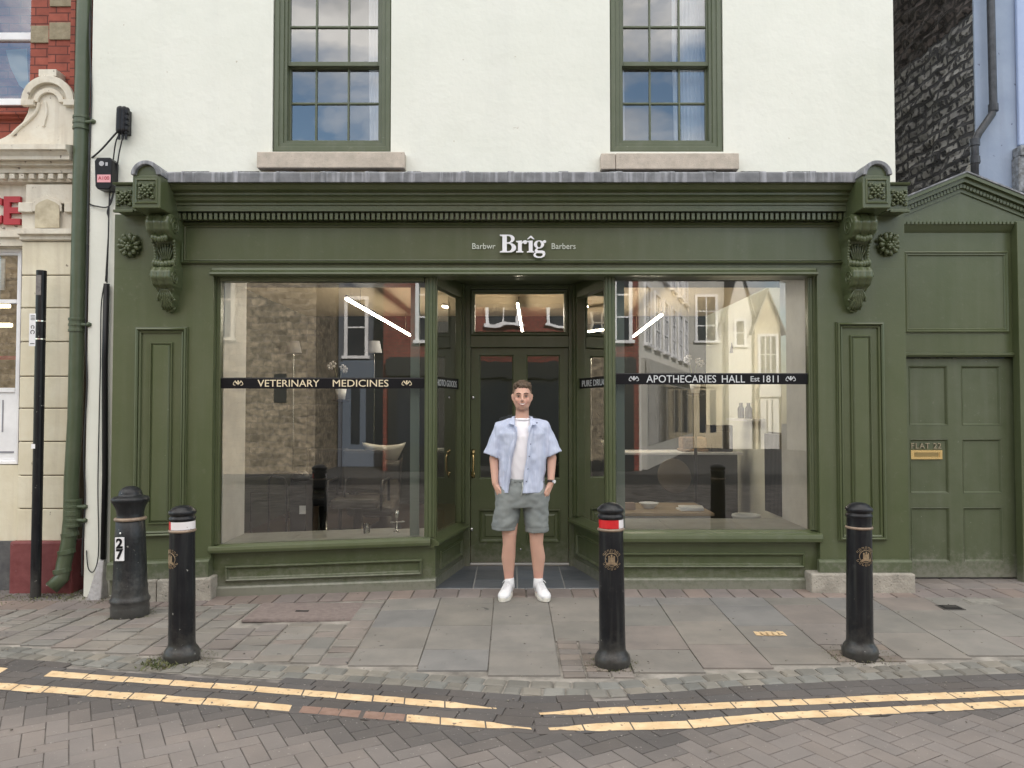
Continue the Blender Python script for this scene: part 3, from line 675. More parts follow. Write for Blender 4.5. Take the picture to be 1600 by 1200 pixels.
for a, b, p0, p1, cr_ in ((401, 632, 237, 262, 0), (939, 1155, 239, 264, 1)):
    x0, x1, z0, z1 = RC(a, b, p0, p1, 6.7); m_ = MB()
    if cr_: xc = XX(962, 6.7, 250); m_.box(x0, xc-0.002, 6.7, 6.99, z0, z1-0.002); m_.box(xc+0.002, x1, 6.699, 6.99, z0, z1)
    else: m_.box(x0, x1, 6.7, 6.99, z0, z1)
    m_.build('stone_sill', 'sillstone', shop, bevel=0.007)

# ---- cornice and fascia
xa, xb = XX(180, 6.5), XX(1408, 6.5); ca, cb = XX(255, 6.3), XX(1352, 6.3)
zf = lambda p, Y: ZZ(p, Y)
prof = [(6.797, 3.60), (6.29, zf(272,6.29)), (6.29, zf(287,6.29)), (6.305, zf(289,6.305)), (6.33, zf(296,6.33)), (6.375, zf(301,6.375)), (6.375, zf(304,6.375)), (6.365, zf(305,6.365)), (6.39, zf(307,6.39)),
        (6.40, zf(313,6.40)), (6.43, zf(317,6.43)), (6.43, zf(320,6.43)), (6.445, zf(321,6.445)), (6.445, zf(330,6.445)), (6.53, zf(331,6.53)), (6.53, zf(344,6.53)), (6.56, zf(346,6.56)), (6.582, zf(347,6.582)), (6.797, zf(347,6.58))]
mb = MB(); mb.prismx(prof, ca, cb); cor = mb.build('cornice', 'green', shop)
mb = MB(); zt, zb_ = zf(333,6.47), zf(343,6.47); x = XX(276, 6.5)
while x < XX(1330, 6.5):
    mb.box(x, x+0.026, 6.468, 6.531, zb_, zt); x += 0.0445
mb.build('dentils', 'green', cor)
# lead
zl0, zl1 = zf(284.5,6.262), zf(268,6.262)
mb = MB(); mb.prismx([(6.262, zl0), (6.262, zl1-0.012), (6.274, zl1), (6.797, 3.69), (6.797, 3.62), (6.284, zf(272.5,6.284)), (6.284, zl0)], ca-0.02, cb+0.02)
lead = mb.build('lead_flashing', 'lead', shop, bevel=0.003)
mb = MB(); x = ca+0.15
while x < cb:
    q = rnd.uniform(0.34, 0.45); hw = rnd.choice([0.012, 0.02, 0.026])
    mb.prismx([(6.258, zl0-0.002), (6.258, zl1-0.008), (6.272, zl1+0.006), (6.79, 3.70), (6.79, 3.68), (6.276, zl1-0.006), (6.266, zl0)], x-hw, x+hw); x += q
mb.build('lead_seams', 'lead', lead, bevel=0.002)
# fascia board and sign panel
mb = MB(); zfa, zfb = zf(420, 6.58), zf(335, 6.58)
mb.box(XP0, XP1, 6.58, 6.797, zfa, zfb)
fas = mb.build('fascia', 'green', shop)
mb = MB(); x0, x1, z0, z1 = RC(283, 1322, 347.5, 413, 6.57)
x1b = XX(1322, 6.57, 380)
mb.rect(x0, x1b, z0, z1, [(0, 6.5805), (0.001, 6.560), (0.004, 6.560), (0.006, 6.572), (0.008, 6.548), (0.018, 6.542), (0.024, 6.552), (0.026, 6.572), (0.030, 6.572), (0.032, 6.560), (0.040, 6.562), (0.042, 6.5795)], cap=False)
mb.build('sign_frame', 'green', fas)
zA = zf(430, 6.52)
mb = MB(); mb.prismx([(6.5805, zf(418,6.58)), (6.565, zf(418.5,6.565)), (6.558, zf(422,6.558)), (6.53, zf(424,6.53)), (6.512, zf(425,6.512)), (6.508, zf(428,6.508)), (6.525, zf(430.5,6.525)), (6.60, zf(432,6.60)), (6.797, zf(432,6.60)), (6.797, zf(418,6.58))], XX(330,6.55,430), XX(1276,6.55,430))
mb.build('architrave', 'green', shop)
# ---- Brig lettering
k = 6.55/1200; bx, bz = XX(781, 6.555, 395), ZZ(395, 6.555); sg = fas
def lt(loops, dx, dd=0):
    m_ = MB(); shape_mb(m_, loops, bx+dx*k, 6.545-dd*0.001, bz, k, 0.018); return m_.build('letter', 'letter', sg, bevel=0)
B_out = [(0,28),(14,28)]+arc(14,21.6,9.3,6.4,90,-75,10)+[(17.5,14.6)]+arc(15,7.4,10.6,7.4,75,-90,12)+[(0,0),(0,1.6),(4,2.6),(4,25.4),(0,26.4)]
lt([B_out, [(11,26.2),(13,26.2)]+arc(13,21,4.6,5.2,90,-90,10)+[(11,15.8)], [(11,13.8),(13.5,13.8)]+arc(13.5,7.8,5.2,6.0,90,-90,10)+[(11,1.8)]], 0)
lt([[(0,0),(11.5,0),(11.5,1.5),(9,2.3),(9,13.5),(11,15.8),(13,16.4),(15,17.8),(14,19),(11,18.2),(9,15.6),(9,18.8),(0,18.0),(0,16.8),(3,15.8),(3,2.3),(0,1.5)]], 25.5)
lt([arc(14.4,16.2,3.1,3.0,0,350,14)], 25.5, 1)
lt([[(0,0),(11.5,0),(11.5,1.5),(9,2.3),(9,18.8),(0,18.0),(0,16.8),(3,15.8),(3,2.3),(0,1.5)]], 42.5)
lt([[(0.2,21.0),(5.4,26.2),(7.2,26.2),(11.8,21.0),(9.6,21.0),(6.2,23.4),(2.6,21.0)]], 42.5)
lt([arc(8.5,12.7,8.0,6.3,0,352,26), arc(8.5,12.7,3.1,4.9,0,352,20)], 53.0)
lt([[(2.6,5.2),(5.2,7.2),(7.2,6.4),(5.6,4.2),(7,3.0),(13,3.0),(17,1.8),(18.6,-2),(17,-6),(12,-8.6),(6,-8.6),(1.2,-7),(-0.4,-4),(1,-1),(3.6,0.4),(1.6,2.2)],
    [(5,-1),(12,-0.9),(14.4,-2.2),(14,-4.8),(11,-6.6),(7,-6.6),(3.8,-5.2),(3,-2.8)]], 53.0, 1)
lt([[(13.6,16.6),(15.4,18.4),(15.6,16.0),(14.2,14.6)]], 53.0, 2)
lt([arc(17.2,17.0,2.5,2.2,0,350,12)], 53.0, 3)
for txt, cpx in (('Barbwr', 755.5), ('Barbers', 880.5)):
    t_ = text_mb(txt, 0.073, XX(cpx, 6.57, 388), 6.572, ZZ(389, 6.57), depth=0.006, sx=0.93)
    t_.build('small_lettering', 'letter_small', fas)

# ---- pilasters
def pilaster(p0, p1, pan, inner, plinth, gy, left):
    m_ = GB(); x0, x1 = XX(p0, 6.58), XX(p1, 6.58)
    m_.box(x0, x1, 6.58, 6.797, 0.10, zfa-0.0005)
    P_ = m_.build('pilaster', 'green', shop)
    a, b, z0, z1 = RC(*pan, 6.57); m_ = GB()
    m_.rect(a, b, z0, z1, [(0, 6.581), (0.001, 6.558), (0.006, 6.556), (0.008, 6.572), (0.010, 6.545), (0.020, 6.538), (0.030, 6.550), (0.032, 6.574), (0.036, 6.574), (0.038, 6.556), (0.050, 6.562), (0.052, 6.579)], cap=False)
    m_.build('panel_moulding', 'green', P_)
    a, b, z0, z1 = RC(*inner, 6.57); m_ = GB()
    m_.rect(a, b, z0, z1, [(0, 6.5805), (0.0, 6.566), (0.004, 6.560), (0.010, 6.560), (0.012, 6.574), (0.016, 6.574), (0.032, 6.560)], cap=True)
    m_.build('raised_panel', 'green', P_)
    m_ = GB(); a, b, z0, z1 = RC(plinth[0], plinth[1], gy[0], gy[1], 6.55)
    if left: z0, z1 = z0+0.08, z1+0.08
    m_.prismx([(6.53, z0), (6.53, z1-0.015), (6.55, z1), (6.5795, z1+0.003), (6.5795, z0)], a, b); m_.build('base_board', 'green_old', P_, bevel=0.002)
    m_ = GB(); a2_, b2_, zz0, zz1 = RC(gy[3][0], gy[3][1], gy[1], gy[2], 6.50)
    if left:
        zz1 = z0-0.001; xm = XX(245,6.5,920); m_.box(a2_, xm-0.003, 6.49, 6.79, -0.05, zz1); m_.box(xm+0.003, b2_, 6.487, 6.79, -0.05, zz1)
    else: m_.box(a2_, b2_, 6.48, 6.79, -0.05, z0-0.001)
    m_.build('stone_plinth', 'plinthstone', P_, bevel=0.012)
    return P_
pilaster(175, 332, (210, 292, 511, 825), (233, 268, 535, 806), (168, 327), (876, 903, 930, (178, 330)), True)
pilaster(1279, 1417, (1308, 1383, 503, 845), (1330, 1363, 524, 822), (1279, 1424), (875, 894, 922, (1267, 1429)), False)
m_ = GB(); m_.box(XX(175,6.55), XX(330,6.55), 6.56, 6.5795, 0.36, 0.385); m_.box(XX(175,6.55), XX(330,6.55), 6.57, 6.5796, 0.33, 0.35); m_.build('skirting_bead', 'green', shop, bevel=0.003)

# ---- console brackets
def flower(mb, c, r, d, T, petals=8, sq=False):
    """carved rosette: T maps (u right, v up, d outwards)"""
    mb.ball(T(c[0], c[1], d), r*0.2, n=10, m=6)
    for ring, n_, r0, pr in ((0, petals, 0.42, 0.17), (1, petals, 0.72, 0.17)):
        for i in range(n_):
            a = 2*math.pi*(i+0.5*ring)/n_; rr = r*r0*(1.12 if sq and i % 2 == 0 and ring == 0 else 1)
            u_, v_ = c[0]+math.cos(a)*rr, c[1]+math.sin(a)*rr
            p0 = Vector(T(c[0]+math.cos(a)*rr*0.55, c[1]+math.sin(a)*rr*0.55, d*0.55)); p1 = Vector(T(u_, v_, d*(0.9-0.3*ring)))
            mb.capsule(p0, p1, r*pr*0.7, r*pr, n=8)
    if sq:
        for sx_, sy_ in ((1,1),(1,-1),(-1,1),(-1,-1)):
            for q in (-1, 0, 1):
                p1 = T(c[0]+sx_*r*(0.82-0.18*(q == -1)), c[1]+sy_*r*(0.82-0.18*(q == 1)), d*0.35); mb.ball(p1, r*0.16, n=8, m=6)
def bracket(left):
    s = 1 if left else -1
    e = (lambda p: p) if left else (lambda p: 1598.5-p)        # mirrored about the frontage
    con = None
    # block with rosette
    xa_, xb_ = sorted((XX(e(207), 6.14, 290), XX(e(251), 6.14, 290)))
    z0, z1 = ZZ(325, 6.14), ZZ(274, 6.14)
    m_ = MB(); m_.box(xa_, xb_, 6.14, 6.797, z0, z1)
    blk = m_.build('bracket_block', 'green', shop, bevel=0.006)
    m_ = MB(); m_.rect(xa_+0.022, xb_-0.022, z0+0.032, z1-0.026, [(0, 6.1395), (0.004, 6.130), (0.012, 6.128), (0.018, 6.134), (0.02, 6.1385)], cap=False)
    cu_, cz_ = (xa_+xb_)/2, (z0+0.035+z1-0.028)/2
    m_.build('rosette_frame', 'green', blk)
    m_ = MB(); flower(m_, (cu_, cz_), 0.068, 0.026, lambda u, v, d: (u, 6.139-d, v), 8, True); m_.build('rosette', 'green', blk, smooth=True)
    # half round lead cap
    rc = (xb_-xa_)/2+0.006; zc = z1+0.0
    m_ = MB(); A = [(cu_+rc*math.cos(t), zc+rc*0.98*math.sin(t)) for t in [math.pi*i/20 for i in range(21)]]
    Bi = [(cu_+(rc-0.035)*math.cos(t), zc+(rc-0.035)*math.sin(t)) for t in [math.pi*i/20 for i in range(20, -1, -1)]]
    m_.prismy(A+Bi, 6.115, 6.797)
    sx_ = 1 if left else -1
    m_.cyl((cu_+sx_*0.02, 6.797, zc+0.02), (cu_+sx_*0.14, 6.75, zc+0.01), rc*0.9, rc*0.55, 20)
    cap_ = m_.build('lead_cap', 'lead', blk, bevel=0.006)
    for p in cap_.data.polygons: p.use_smooth = False
    m_ = MB(); m_.prismy([(cu_+(rc-0.036)*math.cos(t), zc+(rc-0.036)*math.sin(t)) for t in [math.pi*i/20 for i in range(21)]], 6.15, 6.797); m_.build('cap_face', 'green', blk)
    # return block at the outer side
    xs0, xs1 = sorted((XX(e(180), 6.42, 310), XX(e(208), 6.42, 310))); r0, r1 = ZZ(330, 6.42), ZZ(286, 6.42)
    m_ = MB(); m_.box(xs0, xs1+0.03 if left else xs1, 6.42, 6.797, r0, r1-0.02) if left else m_.box(xs0-0.03, xs1, 6.42, 6.797, r0, r1-0.02)
    m_.prismx([(6.40, r1-0.02), (6.39, r1), (6.797, r1+0.03), (6.797, r1-0.02)], xs0-0.012, xs1+0.012)
    m_.prismx([(6.40, r0-0.012), (6.40, r0+0.01), (6.43, r0+0.012), (6.43, r0-0.012)], xs0-0.008, xs1+0.008)
    rb = m_.build('return_block', 'green', shop, bevel=0.003)
    m_ = MB(); flower(m_, ((xs0+xs1)/2, (r0+r1)/2-0.01), 0.07, 0.025, lambda u, v, d: (u, 6.419-d, v), 8, True); m_.build('rosette', 'green', rb, smooth=True)
    # S scroll: columns across the width, rows down the height
    ztop, zbot = z0, ZZ(487, 6.5); H = ztop-zbot; cx_ = (xa_+xb_)/2+s*0.022
    def proj(v):     # v 0 top .. 1 bottom, outward distance from 6.58
        pts = [(0,.30),(.04,.345),(.10,.375),(.17,.36),(.235,.29),(.27,.235),(.33,.20),(.42,.185),(.50,.20),(.55,.245),(.60,.28),(.66,.285),(.72,.25),(.77,.18),(.80,.15),(.86,.14),(.93,.10),(1,.03)]
        for (a, b), (c, d) in zip(pts, pts[1:]):
            if v <= c: return 0.82*(b+(d-b)*sstep((v-a)/(c-a)))
        return .025
    def half(v): return interp([(0,.125),(.23,.12),(.3,.10),(.5,.10),(.56,.112),(.74,.105),(.8,.082),(.9,.07),(.97,.045),(1,.012)], v)*0.82
    nu, nv = 40, 80; rows = []
    for j in range(nv+1):
        v = j/nv; row = []
        for i in range(nu+1):
            u = -1+2*i/nu; pj = proj(v)
            scroll = 1 if (v < .25 or .54 < v < .76) else 0
            lobes = abs(math.cos(u*math.pi*1.5))**0.6*0.016 if scroll else 0.0
            if not scroll and v < .54: pj -= 0.055*(1-abs(u)**3)-0.012*abs(math.sin(u*9))*sstep((v-.25)/.1)*0.8
            if v > .77: pj += 0.010*abs(math.cos(u*7+0.4*math.sin(v*30)))
            edge = 0.02*abs(u)**8
            x_ = cx_+u*half(v)*(1+0.05*math.sin(v*90) if v > .78 else 1)
            row.append((x_, 6.58-pj-lobes+edge, ztop-v*H))
        row = [(cx_-half(v), 6.59, ztop-v*H)]+row+[(cx_+half(v), 6.59, ztop-v*H)]
        rows.append(row)
    m_ = MB(); m_.grid(rows)
    con = m_.build('scroll_bracket', 'green', shop, smooth=True)
    for sd_ in (-1, 1):             # spiral eyes on the cheeks
        m_ = MB()
        for vc, rr, pj in ((.115, .085, .19), (.655, .062, .155)):
            zc2 = ztop-vc*H; pts = []
            for i in range(30):
                a = i/29*math.pi*3.6; q = rr*(1-0.8*i/29); pts.append((cx_+sd_*(half(vc)+0.001), 6.58-pj-q*math.cos(a), zc2+q*math.sin(a)))
            m_.tube(pts, 0.007, 6)
        for q in range(9):
            v = .27+.25*q/8; m_.ball((cx_+sd_*half(v)*1.0, 6.58-proj(v)+0.012, ztop-v*H), 0.014, 0.014, 0.018, 8, 6)
        m_.build('scroll_carving', 'green', con, smooth=True)
    m_ = MB()                        # acanthus leaves
    def leaf(cx0, v0, v1, n_, sp, dep, rad):
        for i in range(n_):
            u = -1+2*i/(n_-1); pts = []; rs_ = []
            for t in range(7):
                q = t/6; v = v0+(v1-v0)*q*(1-0.16*u*u*(1 if v1 > v0 else 1)); pts.append((cx0+u*sp*(0.3+0.7*q**0.7), 6.58-proj(v)-dep-0.014*math.sin(q*math.pi), ztop-v*H)); rs_.append(rad*(0.7+0.5*q) if t < 6 else rad*0.7)
            m_.tube(pts, rad, 7, rs_)
            m_.ball(pts[-1], rad*1.35, n=8, m=6)
    leaf(cx_, .46, .30, 7, 0.068, -0.035, 0.008)
    for i in range(7):
        u = -1+2*i/6; m_.ball((cx_+u*0.078, 6.58-proj(.52)-0.012+0.02*abs(u), ztop-(.515-.02*abs(u))*H), 0.022, 0.022, 0.03, 8, 6)
    for i in range(5):
        u = -1+2*i/4; m_.ball((cx_+u*0.05, 6.58-proj(.24)-0.02, ztop-(.25+.015*(1-abs(u)))*H), 0.022, 0.022, 0.03, 8, 6)
    leaf(cx_, .77, .90, 7, 0.068, 0.004, 0.011); leaf(cx_, .84, .985, 5, 0.045, 0.004, 0.013)
    m_.build('acanthus_leaf', 'green', con, smooth=True)
    # flower boss beside it
    fx = XX(203 if left else 1388, 6.56, 385); fz = ZZ(385 if left else 383, 6.56)
    m_ = MB(); Tf = lambda u, v, d: (u, 6.579-d, v)
    m_.ball(Tf(fx, fz-0.01, 0.035), 0.04, 0.045, 0.04, 12, 8)
    for i in range(11):
        a = 2*math.pi*i/11+0.3; r2 = 0.078*(1.15 if math.sin(a) > 0.3 else 0.95)
        m_.capsule(Tf(fx+0.035*math.cos(a), fz+0.035*math.sin(a), 0.02), Tf(fx+r2*math.cos(a), fz+r2*math.sin(a), 0.035+0.012*(i % 2)), 0.018, 0.021, 8)
        m_.ball(Tf(fx+(r2+0.012)*math.cos(a+0.15), fz+(r2+0.012)*math.sin(a+0.15), 0.016), 0.014, n=8, m=6)
    for i in range(6):
        a = 2*math.pi*i/6; m_.ball(Tf(fx+0.028*math.cos(a), fz-0.008+0.026*math.sin(a), 0.07), 0.014, n=8, m=6)
    m_.build('flower_boss', 'green', shop, smooth=True)
bracket(True); bracket(False)

# ---- display windows
ZSILL = ZZ(840, 6.6); ZR0 = 0.02
GY = 6.68
def display(x0, x1, ztop, zbot, sy, panel, skirt, nm):
    """x0..x1 glass, frame round it, sill, riser"""
    m_ = GB(); d = 0.035
    outer = x0 < 0
    fa = x0-0.09 if outer else x0-0.0; fb = x1 if outer else x1+0.09
    jx = (fa, x0) if outer else (x1, fb)
    a, b = jx
    sg_ = 1 if outer else -1
    steps = [(0, 6.61), (0.022, 6.60), (0.03, 6.625), (0.05, 6.625), (0.055, 6.64), (0.075, 6.645), (0.09, 6.672)]
    for (o0, y0_), (o1, y1_) in zip(steps, steps[1:]):
        q0 = a+o0 if outer else b-o0; q1 = a+o1 if outer else b-o1
        m_.box(q0, q1, y0_, 6.72, zbot, ztop+0.06)
    m_.build('window_jamb', 'green', shop, bevel=0.004)
    m_ = GB(); m_.box(x0 if outer else x0-0.0, x1, 6.63, 6.72, ztop, zf(431, 6.6)+0.02); m_.build('window_head', 'green', shop, bevel=0.004)
    m_ = GB(); m_.rect(x0-0.01, x1+0.01, zbot-0.01, ztop+0.01, [(0, GY)]); pn = m_.build('display_pane', 'glass', shop)
    # sill
    p0, p1, p2 = sy
    zs1, zs2, zs3 = ZZ(p0, 6.66), ZZ(p1, 6.57), ZZ(p2, 6.57)
    xs0, xs1 = (XX(328,6.57), XX(673,6.57)) if outer else (XX(955,6.57), XX(1283,6.57))
    m_ = GB(); m_.prismx([(6.72, zbot-0.002), (6.668, zbot), (6.65, zs1-0.006), (6.58, zs2+0.012), (6.562, zs2), (6.556, (zs2+zs3)/2), (6.562, zs3), (6.60, zs3-0.008), (6.64, zs3-0.01), (6.645, zs3-0.02), (6.72, zs3-0.02)], xs0, xs1)
    m_.build('window_sill', 'green', shop, bevel=0.002)
    m_ = GB(); zr = zs3-0.012; rx0, rx1 = (XX(332,6.64), XX(681,6.64)) if outer else (XX(946,6.64), XX(1279,6.64))
    m_.box(rx0, rx1, 6.64, 6.76, -0.08, zr)
    rs = m_.build('stall_riser', 'green', shop)
    a, b, z0_, z1_ = RC(*panel, 6.63)
    m_ = GB(); m_.rect(a, b, z0_, z1_, [(0, 6.6405), (0.002, 6.615), (0.012, 6.606), (0.02, 6.612), (0.022, 6.630), (0.026, 6.630), (0.036, 6.639)], cap=False); m_.build('riser_panel', 'green', rs)
    zk = ZZ(skirt, 6.62)
    m_ = GB(); m_.prismx([(6.61, -0.06), (6.61, zk-0.012), (6.62, zk), (6.6405, zk+0.006), (6.6405, -0.06)], rx0-0.005, rx1+0.005); m_.build('skirting', 'green_old', rs)
    return pn
xl0, xl1 = XX(345.5, GY), XX(663, GY); xr0, xr1 = XX(962.5, GY), XX(1262, GY)
zgl = (ZZ(441, GY), ZZ(838, GY)); zgr = (ZZ(431.5, GY), ZZ(827.5, GY))
pl_ = display(xl0, xl1, zgl[0], zgl[1], (840, 843, 852), (352, 660, 872, 897), 905, 'l')
pr_ = display(xr0, xr1, zgr[0], zgr[1], (829, 836, 847), (950, 1257, 863, 887), 904, 'r')
# corner posts
for a, b, zb2 in ((663, 682, zgl[1]), (945.5, 962.5, zgr[1])):
    x0, x1 = XX(a, 6.62), XX(b, 6.62); m_ = GB(); zt2 = zf(431, 6.6)+0.03
    m_.box(x0, x1, 6.64, 6.71, zb2-0.07, zt2)
    xm = (x0+x1)/2
    for q, rr in ((-0.028, 0.013), (0, 0.018), (0.028, 0.013)): m_.cyl((xm+q, 6.64, zb2-0.0), (xm+q, 6.64, zt2-0.03), rr, n=12)
    m_.build('corner_post', 'green', shop, bevel=0.003)
# black lettered glass bands
def ornament(mb, cx_, cz_, y, r):
    for s_ in (-1, 1):
        pts = [(cx_+s_*(r*0.25+r*0.62*(1-math.cos(t))*0.5+0.12*r*math.sin(2*t)), y, cz_+r*0.42*math.sin(t)) for t in [math.pi*2*i/16*0.86-0.6 for i in range(17)]]
        mb.tube(pts, r*0.07, 5)
        mb.capsule((cx_, y, cz_-0.2*r), (cx_+s_*r*0.4, y, cz_+0.1*r), r*0.07, r*0.12, 6)
    mb.capsule((cx_, y, cz_-0.35*r), (cx_, y, cz_+0.35*r), r*0.06, r*0.16, 6)
def band(pane, x0, x1, p0, p1, txts, m_text, orn):
    z0, z1 = ZZ(p1, 6.67), ZZ(p0, 6.67)
    m_ = MB(); m_.box(x0, x1, 6.668, 6.6745, z0, z1); b_ = m_.build('lettered_band', 'band', pane)
    m_ = MB(); m_.box(x0, x1, 6.6665, 6.6675, z1-0.006, z1-0.003); m_.build('band_edge', mat('band_edge_grey', (0.12,0.12,0.12), 0.4), pane)
    for txt, a, b, h in txts:
        xa2, xb2 = XX(a, 6.667, 600), XX(b, 6.667, 600); zc = (z0+z1)/2
        t_ = text_mb(txt, h/0.72, 0, 0, 0, align='LEFT', depth=0.002); w0 = min(v[0] for v in t_.v); w1 = max(v[0] for v in t_.v)
        s_ = (xb2-xa2)/(w1-w0); t_.v = [(xa2+(v[0]-w0)*s_, 6.6665+v[1], zc-h/2+v[2]) for v in t_.v]
        serifs(t_, txt) if m_text == 'silver' else None
        t_.build('band_text', m_text, b_)
    m_ = MB()
    for o_ in orn: ornament(m_, XX(o_, 6.667, 600), (z0+z1)/2, 6.666, 0.045)
    m_.build('band_ornament', m_text, b_)
def serifs(mb, txt): pass
band(pl_, xl0, xl1, 590.0, 607.0, [('VETERINARY', 402.5, 499, 0.062), ('MEDICINES', 520, 607, 0.062)], 'gilt', (372, 635.5))
band(pr_, xr0, xr1, 583.0, 600.5, [('APOTHECARIES', 1010, 1119, 0.066), ('HALL', 1128, 1164, 0.066), ('Est', 1173, 1187, 0.048), ('1811', 1192.5, 1216.5, 0.062)], 'silver', (990.5, 1235.5))

# ---- splayed entrance sides
def side(A, B, left):
    A = Vector((*A, 0)); B = Vector((*B, 0)); D = (B-A); Ln = D.length; D.normalize(); Nn = Vector((D.y, -D.x, 0)) if left else Vector((-D.y, D.x, 0))
    T = lambda u, d, z: tuple(A+D*u+Nn*(-d)+Vector((0,0,z)))
    def tbox(m_, u0, u1, d0, d1, z0, z1):
        P = [T(u, d, z) for z in (z0, z1) for u, d in ((u0,d0),(u1,d0),(u1,d1),(u0,d1))]
        m_.add(P, [(0,3,2,1),(4,5,6,7),(0,1,5,4),(1,2,6,5),(2,3,7,6),(3,0,4,7)])
    zs = ZSILL+0.0 if left else ZSILL+0.06
    zs = (zgl[1] if left else zgr[1])
    m_ = MB(); tbox(m_, 0.0, Ln, 0, 0.09, -0.02, zs-0.06); rs = m_.build('entrance_riser', 'green', shop)
    m_ = MB(); m_.rect(0.14, Ln-0.12, 0.17, zs-0.15, [(0, -0.0005), (0.004, -0.018), (0.012, -0.022), (0.022, -0.010), (0.03, -0.002)], cap=False, T=lambda x, y, z: T(x, y, z)); m_.build('riser_panel', 'green', rs)
    m_ = MB(); prof_ = [(0.09, zs), (0.03, zs), (-0.05, zs-0.035), (-0.058, zs-0.05), (-0.05, zs-0.07), (-0.012, zs-0.075), (-0.008, zs-0.09), (0.09, zs-0.09)]
    P = [T(-0.05 if True else 0, d, z) for d, z in prof_]+[T(Ln, d, z) for d, z in prof_]; n = len(prof_)
    m_.add(P, [tuple(range(n-1,-1,-1)), tuple(range(n, 2*n))]+[(i, (i+1)%n, n+(i+1)%n, n+i) for i in range(n)]); m_.build('window_sill', 'green', shop, bevel=0.002)
    m_ = MB(); tbox(m_, 0, Ln, -0.012, 0.0, -0.02, 0.13); m_.build('skirting', 'green_old', rs, bevel=0.003)
    m_ = MB(); tbox(m_, Ln-0.085, Ln, -0.02, 0.07, zs, 2.80); tbox(m_, Ln-0.115, Ln-0.085, 0.0, 0.06, zs, 2.80)
    m_.build('back_post', 'green', shop, bevel=0.004)
    m_ = MB(); tbox(m_, 0.0, Ln-0.08, 0.0, 0.07, 2.66, 2.80); m_.build('window_head', 'green', shop, bevel=0.004)
    m_ = MB(); m_.add([T(0.04, 0.04, zs-0.01), T(Ln-0.09, 0.04, zs-0.01), T(Ln-0.09, 0.04, 2.68), T(0.04, 0.04, 2.68)], [(0,1,2,3)]); pn = m_.build('entrance_side_pane', 'glass', shop)
    z0, z1 = ZZ(606 if left else 605, 6.9), ZZ(589 if left else 588, 6.9)
    m_ = MB(); tbox(m_, 0.05, Ln-0.115, 0.028, 0.036, z0, z1); b_ = m_.build('lettered_band', 'band', pn)
    txt = 'PHOTO GOODS' if left else 'PURE DRUGS'
    t_ = text_mb(txt, 0.085, 0, 0, 0, align='LEFT', depth=0.002); w0 = min(v[0] for v in t_.v); w1 = max(v[0] for v in t_.v); s_ = 0.66/(w1-w0)
    if left: t_.v = [T(0.08+(v[0]-w0)*s_, 0.026+v[1], (z0+z1)/2-0.032+v[2]) for v in t_.v]
    else: t_.v = [T(0.08+0.66-(v[0]-w0)*s_, 0.026+v[1], (z0+z1)/2-0.032+v[2]) for v in t_.v]
    t_.build('band_text', 'silver', b_)
side((-0.668, 6.665), (-0.468, 7.565), True)
side((0.842, 6.665), (0.60, 7.565), False)
m_ = MB(); m_.box(-0.8, 0.95, 6.725, 7.9, 2.802, 2.86); m_.build('entrance_ceiling', 'green', shop)
# ---- door wall
DY = 7.565
dxc = lambda p: XX(p, DY, 640)
m_ = MB(); zt_ = 2.80; z_h0, z_h1 = ZZ(541, DY), ZZ(528, DY)
fx0, fx1 = dxc(726), dxc(896); lx0, lx1 = dxc(735), dxc(888.5); zd1 = ZZ(543, DY)
zt0, zt1 = ZZ(525, DY), 2.79
m_.box(fx0-0.02, lx0, DY-0.03, DY+0.1, 0.03, zt_); m_.box(lx1, fx1+0.02, DY-0.03, DY+0.1, 0.03, zt_)
m_.box(lx0, lx1, DY-0.035, DY+0.1, zd1, zt0); m_.box(lx0, lx1, DY-0.029, DY+0.1, ZZ(452,DY), zt_)
df = m_.build('door_frame', 'green', shop, bevel=0.005)
m_ = MB(); tx0, tx1, tz0, tz1 = dxc(742), dxc(882), ZZ(518, DY), ZZ(457, DY)
m_.rect(lx0, lx1, zt0, ZZ(452,DY), [(0, DY-0.01), (0.01, DY-0.025), (0.03, DY-0.022), (0.043, DY-0.002), (0.045, DY+0.03)], cap=False); tl = m_.build('transom_light', 'green', shop)
m_ = MB(); m_.rect(lx0+0.03, lx1-0.03, zt0+0.03, ZZ(452,DY)-0.03, [(0, DY+0.015)]); m_.build('pane', 'glass_transom', tl)
# door leaf
ly = DY+0.012; zb3 = ZZ(878.5, DY)
def px_(p): return dxc(p)
dw = MB(); hs = [lx0+0.004, px_(749), px_(802), px_(823), px_(875), lx1-0.004]
vz = [zb3, ZZ(848,DY), ZZ(796,DY), ZZ(748,DY), ZZ(555,DY), zd1-0.004]
gridwall(dw, hs, vz, {(1,3),(3,3),(1,1),(3,1)}, ly, ly+0.045)
door = dw.build('entrance_door', 'green', shop, bevel=0.003)
for (a, b) in ((hs[1], hs[2]), (hs[3], hs[4])):
    m_ = MB(); m_.rect(a, b, vz[3], vz[4], [(0.0, ly+0.002), (0.002, ly+0.012), (0.010, ly+0.018)], cap=False); m_.build('glazing_bead', 'green', door)
    m_ = MB(); m_.rect(a+0.003, b-0.003, vz[3]+0.003, vz[4]-0.003, [(0, ly+0.024)]); m_.build('pane', 'glass_door', door)
    m_ = MB(); m_.rect(a, b, vz[1], vz[2], [(0.0, ly+0.001), (0.001, ly-0.008), (0.01, ly-0.01), (0.018, ly+0.004), (0.03, ly+0.014), (0.05, ly+0.014), (0.062, ly+0.006)], cap=True); m_.build('door_panel', 'green', door)
m_ = MB(); hx_ = px_(739.5); za, zb5 = ZZ(742,DY), ZZ(707,DY)
